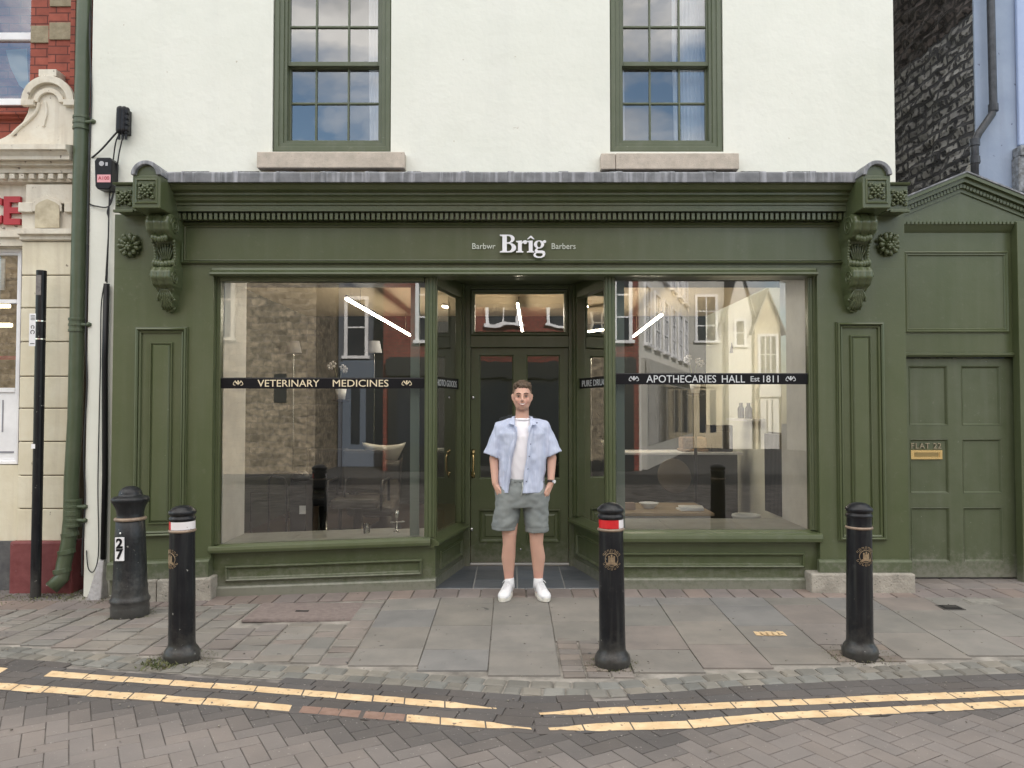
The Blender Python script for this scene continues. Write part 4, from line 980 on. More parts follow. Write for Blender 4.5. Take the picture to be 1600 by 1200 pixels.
m_.tube([(hx_, ly, za), (hx_, ly-0.045, za+0.006), (hx_+0.003, ly-0.055, za+0.05), (hx_+0.003, ly-0.055, zb5-0.05), (hx_, ly-0.045, zb5-0.006), (hx_, ly, zb5)], 0.009, 10)
m_.box(hx_-0.017, hx_+0.017, ly-0.004, ly+0.001, za-0.03, za+0.03); m_.box(hx_-0.017, hx_+0.017, ly-0.004, ly+0.001, zb5-0.03, zb5+0.03)
m_.ball((hx_, ly-0.02, zb5), 0.018, n=10, m=8); m_.ball((hx_-0.004, ly-0.02, za), 0.018, n=10, m=8)
m_.build('pull_handle', 'brass', door, smooth=True)
for p, q, r in ((739, 621, 0.017), (737, 827, 0.017), (813.5, 858, 0.009)):
    m_ = MB(); X_, Z_ = px_(p), ZZ(q, DY); m_.cyl((X_, ly+0.001, Z_), (X_, ly-0.012, Z_), r, n=16); m_.ball((X_, ly-0.012, Z_), r*0.8, r*0.4, r*0.8, 12, 8); m_.build('door_lock', 'steel', door, smooth=True)
m_ = MB(); m_.box(lx0, lx1, DY-0.02, DY+0.02, 0.055, zb3-0.006); m_.build('threshold', mat('worn_aluminium', (0.6,0.6,0.58), 0.4, metal=0.6), shop, bevel=0.003)
# slate doorstep
m_ = MB(); m_.box(-0.80, 1.0, 6.64, 7.62, -0.05, 0.040); m_.build('doorstep_bed', 'grout', shop)
m_ = MB(); y = 6.655; zt9 = 0.046
for r_, (ya, yb) in enumerate(((6.655, 6.95), (6.962, 7.34), (7.352, 7.56))):
    for xa2, xb2 in ((-1.0, -0.34), (-0.328, 0.04), (0.052, 0.45), (0.462, 1.1)):
        # clip to the splay
        def lim(y): 
            t = (y-6.665)/0.9; return -0.668+0.2*t-0.0, 0.842-0.242*t
        a0, b0 = lim(ya); a1, b1 = lim(yb)
        L0, L1 = max(xa2, a0), max(xa2, a1); R0, R1 = min(xb2, b0), min(xb2, b1)
        if R0-L0 < 0.03: continue
        m_.col = shade((0.125, 0.135, 0.155), 0.18, 0.04)
        m_.add([(L0,ya,zt9-0.001),(R0,ya,zt9-0.001),(R1,yb,zt9+0.001),(L1,yb,zt9+0.001),(L0,ya,0.0),(R0,ya,0.0),(R1,yb,0.0),(L1,yb,0.0)], [(0,1,2,3),(4,5,1,0),(5,6,2,1),(6,7,3,2),(7,4,0,3)])
m_.build('slate_tiles', 'tile', shop)

# ---- interior shell
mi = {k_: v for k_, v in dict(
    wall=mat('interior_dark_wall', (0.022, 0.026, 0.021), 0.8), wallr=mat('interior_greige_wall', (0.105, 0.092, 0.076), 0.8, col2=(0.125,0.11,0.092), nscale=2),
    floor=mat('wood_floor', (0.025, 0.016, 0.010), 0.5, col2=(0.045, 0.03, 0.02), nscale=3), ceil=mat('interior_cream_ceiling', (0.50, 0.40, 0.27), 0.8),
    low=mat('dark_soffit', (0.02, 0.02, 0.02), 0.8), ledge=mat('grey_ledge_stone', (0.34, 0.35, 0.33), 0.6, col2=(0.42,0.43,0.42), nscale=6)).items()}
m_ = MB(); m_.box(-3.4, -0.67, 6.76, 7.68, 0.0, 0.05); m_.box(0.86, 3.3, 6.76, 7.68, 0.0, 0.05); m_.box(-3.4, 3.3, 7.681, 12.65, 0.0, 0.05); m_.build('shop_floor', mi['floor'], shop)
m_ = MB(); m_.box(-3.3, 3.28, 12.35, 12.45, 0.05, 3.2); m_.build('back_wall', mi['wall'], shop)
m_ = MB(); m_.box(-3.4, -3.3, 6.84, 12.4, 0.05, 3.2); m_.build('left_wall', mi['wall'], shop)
m_ = MB(); m_.box(3.18, 3.28, 6.84, 12.34, 0.05, 3.2); m_.build('right_wall', mi['wallr'], shop)
m_ = MB(); m_.box(-3.3, 3.18, 8.16, 12.34, 3.06, 3.12); m_.build('shop_ceiling', mi['ceil'], shop)
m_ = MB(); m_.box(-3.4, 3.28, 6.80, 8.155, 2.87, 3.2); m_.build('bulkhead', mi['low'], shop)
m_ = MB(); m_.box(-2.60, -2.525, 6.73, 7.28, 0.35, 2.86); m_.box(-3.3, -2.60, 7.20, 7.28, 0.06, 2.86); m_.build('window_reveal', 'white', shop)
m_ = MB(); m_.box(2.585, 2.66, 6.73, 7.38, 0.48, 2.86); m_.box(2.66, 3.18, 7.3, 7.38, 0.06, 2.86); m_.build('window_reveal', 'white', shop)
m_ = GB(); xx0 = -2.52
for xe in (-1.95, -1.1, -0.69): m_.box(xx0+0.002, xe-0.002, 6.725, 7.2 if xe > -0.8 else 7.28, zgl[1]-0.06, zgl[1]-0.005+0.001*rnd.random()); xx0 = xe
m_.box(-2.52, -0.66, 6.77, 7.19, 0.06, zgl[1]-0.061)
m_.build('window_ledge', mi['ledge'], shop)
m_ = MB(); xx0 = 0.86
for xe in (1.38, 2.05, 2.58): m_.box(xx0+0.002, xe-0.002, 6.725, 7.36, zgr[1]-0.06, zgr[1]-0.003+0.001*rnd.random()); xx0 = xe
m_.box(0.88, 2.58, 6.77, 7.30, 0.06, zgr[1]-0.061)
m_.build('window_ledge', mi['ledge'], shop)
for p0, p1 in ((641, 655), (963, 976)):
    m_ = MB(); m_.box(XX(p0, 6.80), XX(p1, 6.80), 6.80, 6.84, 0.42 if p0 < 700 else 0.53, 2.86); m_.build('inner_post', mat('grey_green_post', (0.20,0.25,0.22), 0.5), shop)
# ================================================================ PIPES, CABLES, WALL BOXES
m_ = MB(); xp_t, xp_b = XX(129.5, 6.84, 100), XX(114, 6.84, 800)
PY = 6.84
def pxl(z): return xp_b+(xp_t-xp_b)*(z-0.3)/(4.7)
m_.tube([(pxl(z)-0.02*(z < 1.0), PY, z) for z in (7.8, 5, 3, 1.5, 0.95, 0.62)]+[(pxl(0.5)-0.03, PY-0.01, 0.40), (pxl(0.3)-0.055, PY-0.03, 0.22), (pxl(0.1)-0.06, PY-0.05, 0.10), (pxl(0.1)-0.12, PY-0.10, 0.02)], 0.062, 18)
dp = m_.build('drainpipe', 'greenpipe', shop, smooth=True)
for z in (ZZ(193, PY), ZZ(508, PY), 0.72, 0.60):
    m_ = MB()
    for dz in (-0.05, 0, 0.05): m_.cyl((pxl(z), PY, z+dz-0.012), (pxl(z), PY, z+dz+0.012), 0.072, n=20)
    m_.cyl((pxl(z), PY, z-0.06), (pxl(z), PY, z+0.06), 0.067, n=20); m_.cyl((pxl(z), PY-0.02, z), (pxl(z)+0.15, PY-0.05, z), 0.016, n=8); m_.ball((pxl(z)+0.13, PY-0.05, z), 0.022, n=8, m=6)
    m_.build('pipe_collar', 'greenpipe', dp, bevel=0.003)
for (a, z, y) in ((-0.02, 0.47, 0), (-0.035, 0.32, -0.02), (-0.06, 0.16, -0.04)): m_ = MB(); m_.cyl((pxl(z)+a, PY+y, z-0.02), (pxl(z)+a-0.008, PY+y, z+0.02), 0.073, n=18); m_.build('pipe_collar', 'greenpipe', dp, bevel=0.003)
# cable junction box high on the wall
bx_ = XX(190, 6.72, 190); bz_ = ZZ(213, 6.72)
t = thing('cable_junction_box', 'black cable junction closure high on the cream wall above the alarm box', 'junction box', (bx_, 6.75, bz_))
m_ = MB(); w2 = 0.045; zt5 = ZZ(163, 6.72)
for dx_, r_ in ((-0.022, 0.036), (0.012, 0.034), (0.038, 0.024)): m_.capsule((bx_+dx_, 6.74, bz_+0.06), (bx_+dx_, 6.74, zt5-0.04), r_, r_*0.9, 14)
m_.box(bx_-0.03, bx_+0.05, 6.72, 6.80, bz_+0.03, zt5-0.04)
m_.build('housing', 'plastic', t, bevel=0.004)
m_ = MB()
for q in range(4): m_.box(bx_+0.045, bx_+0.063, 6.70, 6.74, bz_+0.05+q*0.05, bz_+0.08+q*0.05)
m_.build('clamp', 'plastic', t, bevel=0.003)
m_ = MB()
for q in (-0.03, 0, 0.03): m_.cyl((bx_+q, 6.74, bz_-0.02), (bx_+q, 6.74, bz_+0.05), 0.012, n=10)
m_.build('cable_gland', 'plastic', t)
# alarm box
x0, x1, z0, z1 = RC(149, 177, 247, 297, 6.70); c_ = ((x0+x1)/2, 6.75, z0)
t = thing('alarm_box', 'small black alarm box with a pink sticker on the cream wall', 'alarm box', c_)
m_ = MB(); m_.prismy([(x0+0.01, z0+0.03), (x0+0.03, z0+0.005), (x1-0.03, z0), (x1-0.005, z0+0.03), (x1, z1-0.03), (x1-0.02, z1), (x0+0.02, z1), (x0, z1-0.03)], 6.68, 6.797); m_.build('housing', 'plastic', t, bevel=0.008)
m_ = MB(); sx0, sx1, sz0, sz1 = RC(152, 173, 273, 285, 6.68); m_.box(sx0, sx1, 6.676, 6.6795, sz0, sz1); st = m_.build('sticker', 'pink', t)
text_mb('A100', 0.045, (sx0+sx1)/2, 6.675, sz0+0.022, depth=0.002).build('sticker_print', 'stickerred', st)
m_ = MB(); m_.cyl(((x0+x1)/2-0.015, 6.678, z1-0.055), ((x0+x1)/2-0.015, 6.684, z1-0.055), 0.022, n=18); m_.box((x0+x1)/2+0.02, (x0+x1)/2+0.04, 6.677, 6.684, z1-0.075, z1-0.045); m_.build('alarm_emblem', mat('grey_print', (0.4,0.4,0.42), 0.5), t)
# trunking
m_ = MB(); xt0, xt1 = XX(165, 6.74, 430), XX(159.5, 6.74, 880)
m_.tube([(xt0, 6.76, ZZ(443,6.74)), (xt0-0.005, 6.76, 2.0), (xt1+0.005, 6.76, 1.0), (xt1, 6.76, 0.27)], 0.026, 10)
tag(m_.build('cable_trunking', 'plastic', smooth=True), 'tall black cable guard tube fixed to the white wall beside the shopfront', 'cable guard')
def cable(pts, r, m, label):
    P = [(XX(a, y, b), y, ZZ(b, y)) for a, b, y in pts]
    Q = []
    for i in range(len(P)-1):
        a, b = Vector(P[i]), Vector(P[i+1]); p0 = Vector(P[max(i-1,0)]); p3 = Vector(P[min(i+2,len(P)-1)])
        for s_ in range(6):
            t_ = s_/6; Q.append(0.5*((2*a)+(-p0+b)*t_+(2*p0-5*a+4*b-p3)*t_*t_+(-p0+3*a-3*b+p3)*t_**3))
    Q.append(Vector(P[-1])); mb = MB(); mb.tube(Q, r, 6)
    return tag(mb.build('wall_cable', m, smooth=True), label, 'cable', 'cables running down the white wall')
Y6 = 6.77
cable([(187,208,6.73),(181,222,6.74),(177,250,Y6),(171,310,Y6),(169,380,Y6),(167,442,Y6)], 0.006, 'cable', 'black cable from the junction box down to the top of the cable guard')
cable([(184,205,6.73),(176,214,6.74),(160,232,6.76),(148,243,6.78),(139,250,6.84)], 0.008, 'cable', 'short thick cable slanting from the junction box to the drainpipe')
cable([(192,214,6.73),(186,240,6.75),(181,275,6.76),(172,320,Y6),(150,322,6.78),(139,318,6.8)], 0.006, 'cable', 'thin cable looping from the junction box round the alarm box')
cable([(141,0,6.85),(140,60,6.80),(143,150,6.79),(139,260,6.79),(137,400,6.79),(134,520,6.79),(136,600,6.79),(131,700,6.79),(133,780,6.79),(129,850,6.79),(128,900,6.79)], 0.007, 'cable', 'long black cable running down right beside the green drainpipe')
cable([(163,443,Y6),(158,480,6.78),(157,560,6.78),(155,650,6.78),(153,760,6.78),(154,860,6.78),(147,892,6.78),(138,888,6.78),(135,860,6.79)], 0.005, 'cable', 'thin black cable hugging the left side of the cable guard then curling left')
cable([(178,300,Y6),(168,330,Y6),(170,350,6.76),(165,440,Y6)], 0.006, 'cable', 'black cable hanging below the alarm box')
m_ = MB(); xw = XX(156, 6.74, 915); m_.add([(xw-0.09,6.79,-0.09),(xw+0.05,6.79,-0.09),(xw+0.05,6.66,-0.09),(xw-0.09,6.68,-0.09),(xw-0.03,6.79,0.27),(xw+0.03,6.79,0.27),(xw+0.03,6.74,0.26),(xw-0.02,6.74,0.25)], [(0,1,5,4),(1,2,6,5),(2,3,7,6),(3,0,4,7),(4,5,6,7)])
tag(m_.build('mortar_haunching', mat('rough_grey_mortar', (0.34,0.33,0.33), 0.95, col2=(0.45,0.44,0.45), nscale=20, bump=0.9, bscale=50), bevel=0.01), 'lump of grey mortar at the foot of the cable guard', 'mortar lump')

# ================================================================ LEFT NEIGHBOUR
nb = thing('post_office_building', 'red brick and cream painted building with a scrolled gablet left of the drainpipe', 'building', (-5.2, 7.1, 0))
NY = 7.05
def nbox(mb, a, b, p, q, y0, y1=None, Y=None):
    Y = Y or y0; x0, x1, z0, z1 = RC(a, b, p, q, Y); mb.box(x0, x1, y0, y1 if y1 else 7.29, z0, z1)
# brick upper wall with window opening
x_r = XX(121, 7.1, 50)
m_ = MB(); wx0, wx1 = XX(-60, 7.15, 50), XX(48, 7.15, 50); wz0, wz1 = ZZ(158, 7.15), 5.7
zbt = ZZ(235, 7.15)
gridwall(m_, [-9.5, wx0, wx1, x_r], [zbt-0.6, wz0, wz1, 8.6], {(1,1)}, 7.15, 7.45); m_.build('brick_wall', 'redbrick', nb)
m_ = MB(); m_.box(XX(76, 7.1, 50), x_r-0.0, 7.10, 7.149, zbt, 8.6); m_.build('brick_pier', 'redbrick', nb)
m_ = MB(); m_.box(XX(112,7.06,50), XX(119,7.06,50), 7.04, 7.099, zbt, 8.6); m_.build('brick_nib', 'redbrick', nb)
m_ = MB()
a, b, p, q = RC(48, 77, 40, 67, 7.14); m_.box(a, b, 7.135, 7.149, p, q)
a, b, p, q = RC(77, 112, 35, 62, 7.09); m_.box(a, b, 7.085, 7.099, p, q); m_.build('stone_quoin', 'quoin', nb, bevel=0.006)
m_ = MB()
for zq in (5.35, 6.1): m_.box(XX(77,7.09,50), XX(112,7.09,50), 7.085, 7.099, zq, zq+0.15)
m_.build('stone_quoin', 'quoin', nb, bevel=0.006)
m_ = MB(); m_.box(-9.4, x_r, 7.451, 13, 3.6, 8.6); m_.box(-9.4, x_r, 9.5, 13, -0.1, 3.599); m_.build('body_wall', 'redbrick', nb)
m_ = MB(); m_.prismx([(6.95,8.6),(6.95,8.72),(10,11),(13.2,8.7),(13.2,8.6)], -9.6, x_r); m_.build('roof', bpy.data.materials['slate_roof'], nb)
# its sash window
m_ = MB(); m_.rect(wx0, wx1, wz0, wz1, [(0, 7.44), (0, 7.22), (0.03, 7.22), (0.03, 7.25), (0.05, 7.25), (0.05, 7.4)], cap=False)
zm_ = ZZ(59, 7.27); m_.box(wx0+0.05, wx1-0.05, 7.235, 7.28, zm_-0.035, zm_+0.035); m_.box(wx0+0.05, wx1-0.05, 7.235, 7.275, wz0, wz0+0.06)
wf = m_.build('sash_window', 'white', nb, bevel=0.004)
m_ = MB(); m_.rect(wx0+0.03, wx1-0.03, wz0+0.03, wz1-0.03, [(0, 7.27)]); m_.build('pane', 'glass_up', wf)
m_ = MB(); xs_ = [XX(a, 7.5, 110) for a in (-20, 5, 20, 40, 47)]
m_.grid([[(XX(9, 7.42,80), 7.42, ZZ(78,7.42)), (XX(42,7.42,80), 7.42, ZZ(76,7.42))], [(XX(16,7.40,110), 7.40, ZZ(105,7.4)), (XX(43,7.42,110), 7.42, ZZ(105,7.42))], [(XX(30,7.38,130), 7.38, ZZ(133,7.38)), (XX(46,7.42,140), 7.42, ZZ(146,7.42))]]); m_.build('blind', mat('faded_blind', (0.45,0.5,0.52), 0.9), wf, smooth=True)
m_ = MB(); m_.box(wx0-0.1, wx1-0.01, 7.08, 7.22, wz0-0.065, wz0-0.002); m_.build('window_sill', 'white', nb, bevel=0.006)
m_ = MB(); nbox(m_, -60, 44, 168, 184, 7.10, 7.149); nbox(m_, -60, 42, 172, 178, 7.06, 7.10); m_.build('brick_band', 'redbrick', nb, bevel=0.004)
# scroll ornament
YO = 6.97
def pp(l, Y): return [(XX(a, Y, b), ZZ(b, Y)) for a, b in l]
m_ = MB()
out = [(-10,236),(-10,222),(8,214),(24,203),(36,190),(43,177),(46,165),(38,160),(36,150)]+[(72+38*math.cos(R(a)), 158-38*math.sin(R(a))) for a in range(170, 0, -12)]+[(112,158),(117,162),(117,236)]
m_.prismy(pp(out, YO), YO, 7.149); orn = m_.build('scrolled_gablet', 'creampale', nb, bevel=0.012)
m_ = MB()
hood = [(74+41*math.cos(R(a)), 157-39*math.sin(R(a))) for a in range(180, -1, -9)]; hin = [(74+30*math.cos(R(a)), 157-28*math.sin(R(a))) for a in range(0, 181, 9)]
m_.prismy(pp(hood+hin, 6.93), 6.925, 6.969)
h2 = [(76+24*math.cos(R(a)), 160-22*math.sin(R(a))) for a in range(180, -1, -12)]; h3 = [(76+16*math.cos(R(a)), 160-15*math.sin(R(a))) for a in range(0, 181, 12)]
m_.prismy(pp(h2+h3, 6.95), 6.94, 6.969)
nbox(m_, 32, 52, 155, 164, 6.92, 6.969); nbox(m_, 98, 117, 155, 164, 6.92, 6.969)
curl = [(XX(52+6*math.sin(t*1.2)-t*9+9, 6.965, 160+t*13), 6.965, ZZ(160+t*13, 6.965)) for t in [i*0.4 for i in range(11)]]
m_.tube(curl, 0.018, 8)
m_.tube([(XX(70+3*math.sin(t), 6.965, 160+t*13), 6.965, ZZ(158+t*10, 6.965)) for t in [i*0.5 for i in range(9)]], 0.012, 8)
nbox(m_, 60, 88, 108, 119, 6.95, 7.1); nbox(m_, 64, 84, 117, 124, 6.93, 7.1)
m_.build('hood_moulding', 'creampale', orn, bevel=0.008)
# entablature
m_ = MB(); zN = lambda p, Y: ZZ(p, Y); xL = -9.5; xR_ = XX(118, 6.9, 250)
m_.prismx([(7.149, zN(218,6.8)+0.04), (6.74, zN(225,6.74)), (6.74, zN(233,6.74)), (6.77, zN(236,6.77)), (6.80, zN(244,6.80)), (6.80, zN(249,6.80)), (6.86, zN(252,6.86)), (6.86, zN(258,6.86)), (6.91, zN(262,6.91)), (6.91, zN(270,6.91)), (6.95, zN(271,6.95)), (6.95, zN(284,6.95)), (7.0, zN(288,7.0)), (7.149, zN(288,7.0))], xL, xR_)
ent = m_.build('entablature', 'creampale', nb)
m_ = MB(); x = xL+0.02
while x < xR_-0.03: m_.box(x, x+0.045, 6.895, 6.9495, zN(279,6.9), zN(271.5,6.9)); x += 0.088
m_.build('dentils', 'creampale', ent)
# frieze + pilaster
m_ = MB(); m_.box(xL, xR_, 7.02, 7.149, ZZ(388,7.02), zN(288,7.0)); m_.build('frieze', 'creampale', nb)
m_ = MB(); P0, P1 = XX(31, 6.93, 560), XX(121, 6.93, 560)
nbox(m_, 40, 120, 288, 318, 6.93, 7.02); nbox(m_, 28, 50, 316, 331, 6.91, 7.02); nbox(m_, 100, 120, 316, 331, 6.91, 7.02); nbox(m_, 34, 118, 331, 358, 6.95, 7.02)
og = [(50,331),(50,322),(53,315),(60,311),(68,309),(74,305),(80,309),(88,311),(95,315),(98,322),(98,331)]
m_.prismy(pp(og, 6.935), 6.915, 6.93)
m_.build('pilaster_capital', 'creampale', nb, bevel=0.006)
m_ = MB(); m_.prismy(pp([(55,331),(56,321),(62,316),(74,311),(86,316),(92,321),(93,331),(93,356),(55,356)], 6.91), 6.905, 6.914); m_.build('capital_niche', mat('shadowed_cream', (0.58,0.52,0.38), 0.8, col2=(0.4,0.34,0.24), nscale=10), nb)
m_ = MB(); m_.prismx([(7.02, ZZ(356,6.9)), (6.86, ZZ(357,6.86)), (6.86, ZZ(365,6.86)), (6.90, ZZ(368,6.9)), (6.90, ZZ(374,6.9)), (6.93, ZZ(377,6.93)), (7.02, ZZ(377,6.93))], XX(26, 6.86, 365), XX(118, 6.86, 365))
m_.prismx([(7.05, ZZ(360,6.95)), (6.94, ZZ(361,6.94)), (6.94, ZZ(370,6.94)), (6.97, ZZ(374,6.97)), (6.97, ZZ(384,6.97)), (7.05, ZZ(384,6.97))], xL, XX(26, 6.86, 365)-0.001)
m_.build('impost_moulding', 'creampale', nb)
m_ = MB(); js = [377, 430, 481, 534, 588, 638, 690, 743, 795, 846]
for a, b in zip(js, js[1:]): z1_, z0_ = ZZ(a, 6.93)-0.004, ZZ(b, 6.93)+0.004; m_.box(P0, P1-0.01, 6.93+0.0008*rnd.random(), 7.0, z0_, z1_)
m_.build('banded_pilaster', 'cream', nb, bevel=0.008)
m_ = MB(); m_.box(P0+0.012, P1-0.02, 6.955, 7.149, 0.2, ZZ(377,6.95)); m_.build('pilaster_core', mat('dirty_joint', (0.16,0.12,0.08), 0.9), nb)
m_ = MB(); x0, x1 = XX(14, 6.88, 870), XX(112, 6.88, 870); m_.box(x0, x1, 6.88, 7.149, -0.15, ZZ(846, 6.88)); m_.build('red_plinth', 'redplinth', nb, bevel=0.02)
m_ = MB(); m_.box(-9.5, P0-0.001, 7.03, 7.149, ZZ(845,7.03)+0.001, ZZ(727,7.03)); m_.build('cream_dado', 'cream', nb)
m_ = MB(); m_.box(-9.5, x0-0.001, 7.00, 7.149, -0.15, ZZ(845,7.03)); m_.build('grey_plinth', 'greyplinth', nb)
# fascia letters
t_ = text_mb('OFFICE', 0.345, XX(35, 7.02, 330), 7.0, ZZ(350, 7.02)+0.0, align='RIGHT', depth=0.03, offset=0.012, sx=0.95); t_.build('sign_letters', 'red', nb)
# shop window
gx0, gx1 = -7.4, XX(33, 7.08, 560); gz0, gz1 = ZZ(612, 7.08), ZZ(390, 7.08)
m_ = MB(); gz00 = ZZ(725, 7.08)
m_.rect(gx0, gx1, gz00, gz1, [(0, 7.149), (0, 7.06), (0.025, 7.06), (0.03, 7.08), (0.05, 7.08), (0.05, 7.13)], cap=False)
m_.box(gx0+0.05, gx1-0.05, 7.075, 7.13, ZZ(474,7.08), ZZ(468,7.08)); m_.box(gx0+0.05, gx1-0.05, 7.075, 7.13, ZZ(613,7.08), ZZ(606,7.08))
of = m_.build('office_window', 'white', nb, bevel=0.003)
m_ = MB(); m_.rect(gx0+0.03, gx1-0.03, gz00+0.03, gz1-0.03, [(0, 7.115)]); m_.build('pane', 'glass', of)
m_ = MB(); nbox(m_, -60, 27, 609, 722, 7.09, 7.11); m_.build('white_panel', 'white', of); 
m_ = MB(); nbox(m_, -60, 27, 705, 708, 7.085, 7.0895); nbox(m_, 3, 5, 625, 675, 7.086, 7.0895); m_.build('panel_line', mat('grey_line', (0.25,0.25,0.28), 0.6), of)
m_ = MB(); m_.box(gx0, gx1, 9.4, 9.44, 0.2, 3.2); m_.box(gx1+0.01, gx1+0.05, 7.46, 9.4, 0.2, 3.2); m_.box(gx0, gx1, 7.46, 9.4, 3.15, 3.2)
# (interior of the office is seen through an opening in the body wall)
m_.build('office_room', mat('office_wall', (0.22,0.15,0.08), 0.8), nb)
for pz, pw0, pw1 in ((478, -40, 15), (508, -40, 18)):
    st_ = thing('office_light', 'upper lit strip seen through the office window' if pz < 500 else 'lower lit strip seen through the office window', 'ceiling light', (XX(0,8.6,pz), 8.6, ZZ(pz,8.6)), 'strip lights in the office')
    m_ = MB(); m_.box(XX(pw0,8.6,pz), XX(pw1,8.6,pz), 8.57, 8.63, ZZ(pz+3,8.6), ZZ(pz-3,8.6)); m_.build('tube', mat('office_tube', (1,0.9,0.7), 0.4, emis=((1.0,0.82,0.5), 2.5)), st_, bevel=0.01)
m_ = MB(); nbox(m_, -60, 33, 556, 562, 7.125, 7.13); m_.build('red_stripe', 'red', of)
for s_, (a, b) in zip(('NOLLYWM','OT TSO'), ((30, 541), (30, 554))):
    text_mb('Post Office' if s_[0] == 'N' else 'at the back', 0.055, XX(a, 7.13, b), 7.128, ZZ(b, 7.13), align='RIGHT', depth=0.002).build('window_lettering', 'gold', of)
m_ = MB()
for q in range(9): m_.box(XX(-2,7.125,430), XX(7,7.125,430), 7.118, 7.124, ZZ(450,7.12)+q*0.028, ZZ(450,7.12)+q*0.028+0.012)
m_.box(XX(-2,7.14,430), XX(9,7.14,430), 7.1255, 7.135, ZZ(453,7.12), ZZ(404,7.12)); m_.build('vent_grille', 'white', of)

# ================================================================ RIGHT SIDE: flat entrance, stone side wall, blue building
SY = 6.95
fe = thing('flat_entrance', 'dark green panelled side entrance under a small pediment right of the shop', 'entrance', (4.1, SY, 0))
ex0, ex1 = 3.385, XX(1612, SY, 640)
jx1 = XX(1590, SY, 700)
m_ = MB(); zl_ = ZZ(557, SY); m_.box(ex0, ex1+0.35, SY, SY+0.16, zl_, ZZ(352, SY)); m_.box(jx1, ex1+0.35, SY, SY+0.16, -0.02, zl_); m_.box(ex0, XX(1412, SY, 700), SY, SY+0.16, 0.02, zl_)
m_.build('surround', 'green', fe)
m_ = MB(); x0, x1, z0, z1 = RC(1412, 1575, 393, 520, SY); m_.rect(x0, x1, z0, z1, [(0, SY-0.0005), (0.002, SY-0.018), (0.012, SY-0.024), (0.022, SY-0.012), (0.032, SY-0.014), (0.042, SY-0.003)], cap=False); m_.build('upper_panel', 'green', fe)
m_ = MB(); m_.prismx([(SY-0.001, ZZ(551,SY)), (SY-0.03, ZZ(552,SY)), (SY-0.03, ZZ(555,SY)), (SY-0.012, ZZ(558,SY)), (SY-0.001, ZZ(558,SY))], ex0, ex1+0.3); m_.build('lintel_bead', 'green', fe)
m_ = MB(); m_.box(XX(1591,SY-0.05,700), XX(1600,SY-0.05,700)+0.02, SY-0.09, SY-0.0005, -0.02, ZZ(350,SY)); m_.build('edge_post', 'green', fe, bevel=0.004)
m_ = MB(); m_.prismx([(SY-0.001, ZZ(344,SY-0.05)), (SY-0.06, ZZ(345,SY-0.06)), (SY-0.06, ZZ(350,SY-0.06)), (SY-0.02, ZZ(360,SY-0.02)), (SY-0.001, ZZ(364,SY))], ex0, ex1+0.34)
m_.build('entrance_cornice', 'green', fe)
m_ = MB(); x = ex0
while x < ex1: m_.box(x, x+0.02, SY-0.072, SY-0.0605, ZZ(350,SY-0.07), ZZ(346,SY-0.07)); x += 0.036
m_.build('small_dentils', 'green', fe)
ax, az = XX(1505, SY-0.08, 272), ZZ(272, SY-0.08); lz = ZZ(322, SY-0.08); lx_ = ex0-0.02; rx_ = ax+(ax-lx_)*1.02
m_ = MB(); m_.prismy([(lx_, ZZ(350,SY)), (rx_, ZZ(350,SY)), (rx_, lz-0.05), (ax, az-0.06), (lx_, lz-0.05)], SY-0.03, SY+0.12); m_.build('tympanum', 'green', fe)
def rake(mb, t0, t1, y0):
    for (xa2, za2, xb2, zb2) in ((lx_, lz, ax, az), (ax, az, rx_, lz)):
        mb.add([(xa2, y0, za2+t0), (xb2, y0, zb2+t0), (xb2, SY+0.12, zb2+t0), (xa2, SY+0.12, za2+t0), (xa2, y0, za2+t1), (xb2, y0, zb2+t1), (xb2, SY+0.12, zb2+t1), (xa2, SY+0.12, za2+t1)], [(0,3,2,1),(4,5,6,7),(0,1,5,4),(1,2,6,5),(2,3,7,6),(3,0,4,7)])
m_ = MB(); rake(m_, -0.035, -0.001, SY-0.13); rake(m_, -0.075, -0.036, SY-0.10); rake(m_, -0.12, -0.076, SY-0.06); rake(m_, -0.155, -0.121, SY-0.045)
ped = m_.build('pediment', 'green', fe)
m_ = MB(); rake(m_, 0.0, 0.014, SY-0.14); m_.build('lead_capping', 'lead', ped)
m_ = MB(); L_ = math.hypot(ax-lx_, az-lz)
for (xa2, za2, xb2, zb2) in ((lx_, lz, ax, az), (ax, az, rx_, lz)):
    n = 24
    for i in range(n):
        q = (i+0.5)/n; x = xa2+(xb2-xa2)*q; z = za2+(zb2-za2)*q; m_.box(x-0.012, x+0.012, SY-0.072, SY-0.0605, z-0.117, z-0.085)
m_.build('small_dentils', 'green', ped)
# door leaf
a, b = XX(1413.5, SY+0.05, 720), XX(1588, SY+0.05, 720); zb6, zt6 = ZZ(902, SY+0.05), ZZ(560, SY+0.05); yd = SY+0.045
m_ = MB(); hs = [a, XX(1422,yd,720), XX(1482,yd,720), XX(1504,yd,720), XX(1565,yd,720), b]; vs_ = [zb6, ZZ(878,yd), ZZ(793,yd), ZZ(771,yd), ZZ(686,yd), ZZ(665,yd), ZZ(572,yd), zt6]
gridwall(m_, hs, vs_, {(i, j) for i in (1,3) for j in (1,3,5)}, yd, yd+0.04); fd = m_.build('flat_door', 'green_old', fe, bevel=0.003)
for i in (1, 3):
    for j in (1, 3, 5):
        m_ = MB(); m_.rect(hs[i], hs[i+1], vs_[j], vs_[j+1], [(0, yd+0.001), (0.004, yd-0.002), (0.010, yd+0.004), (0.018, yd+0.016), (0.02, yd+0.017)], cap=True); m_.build('door_panel', 'green_old', fd)
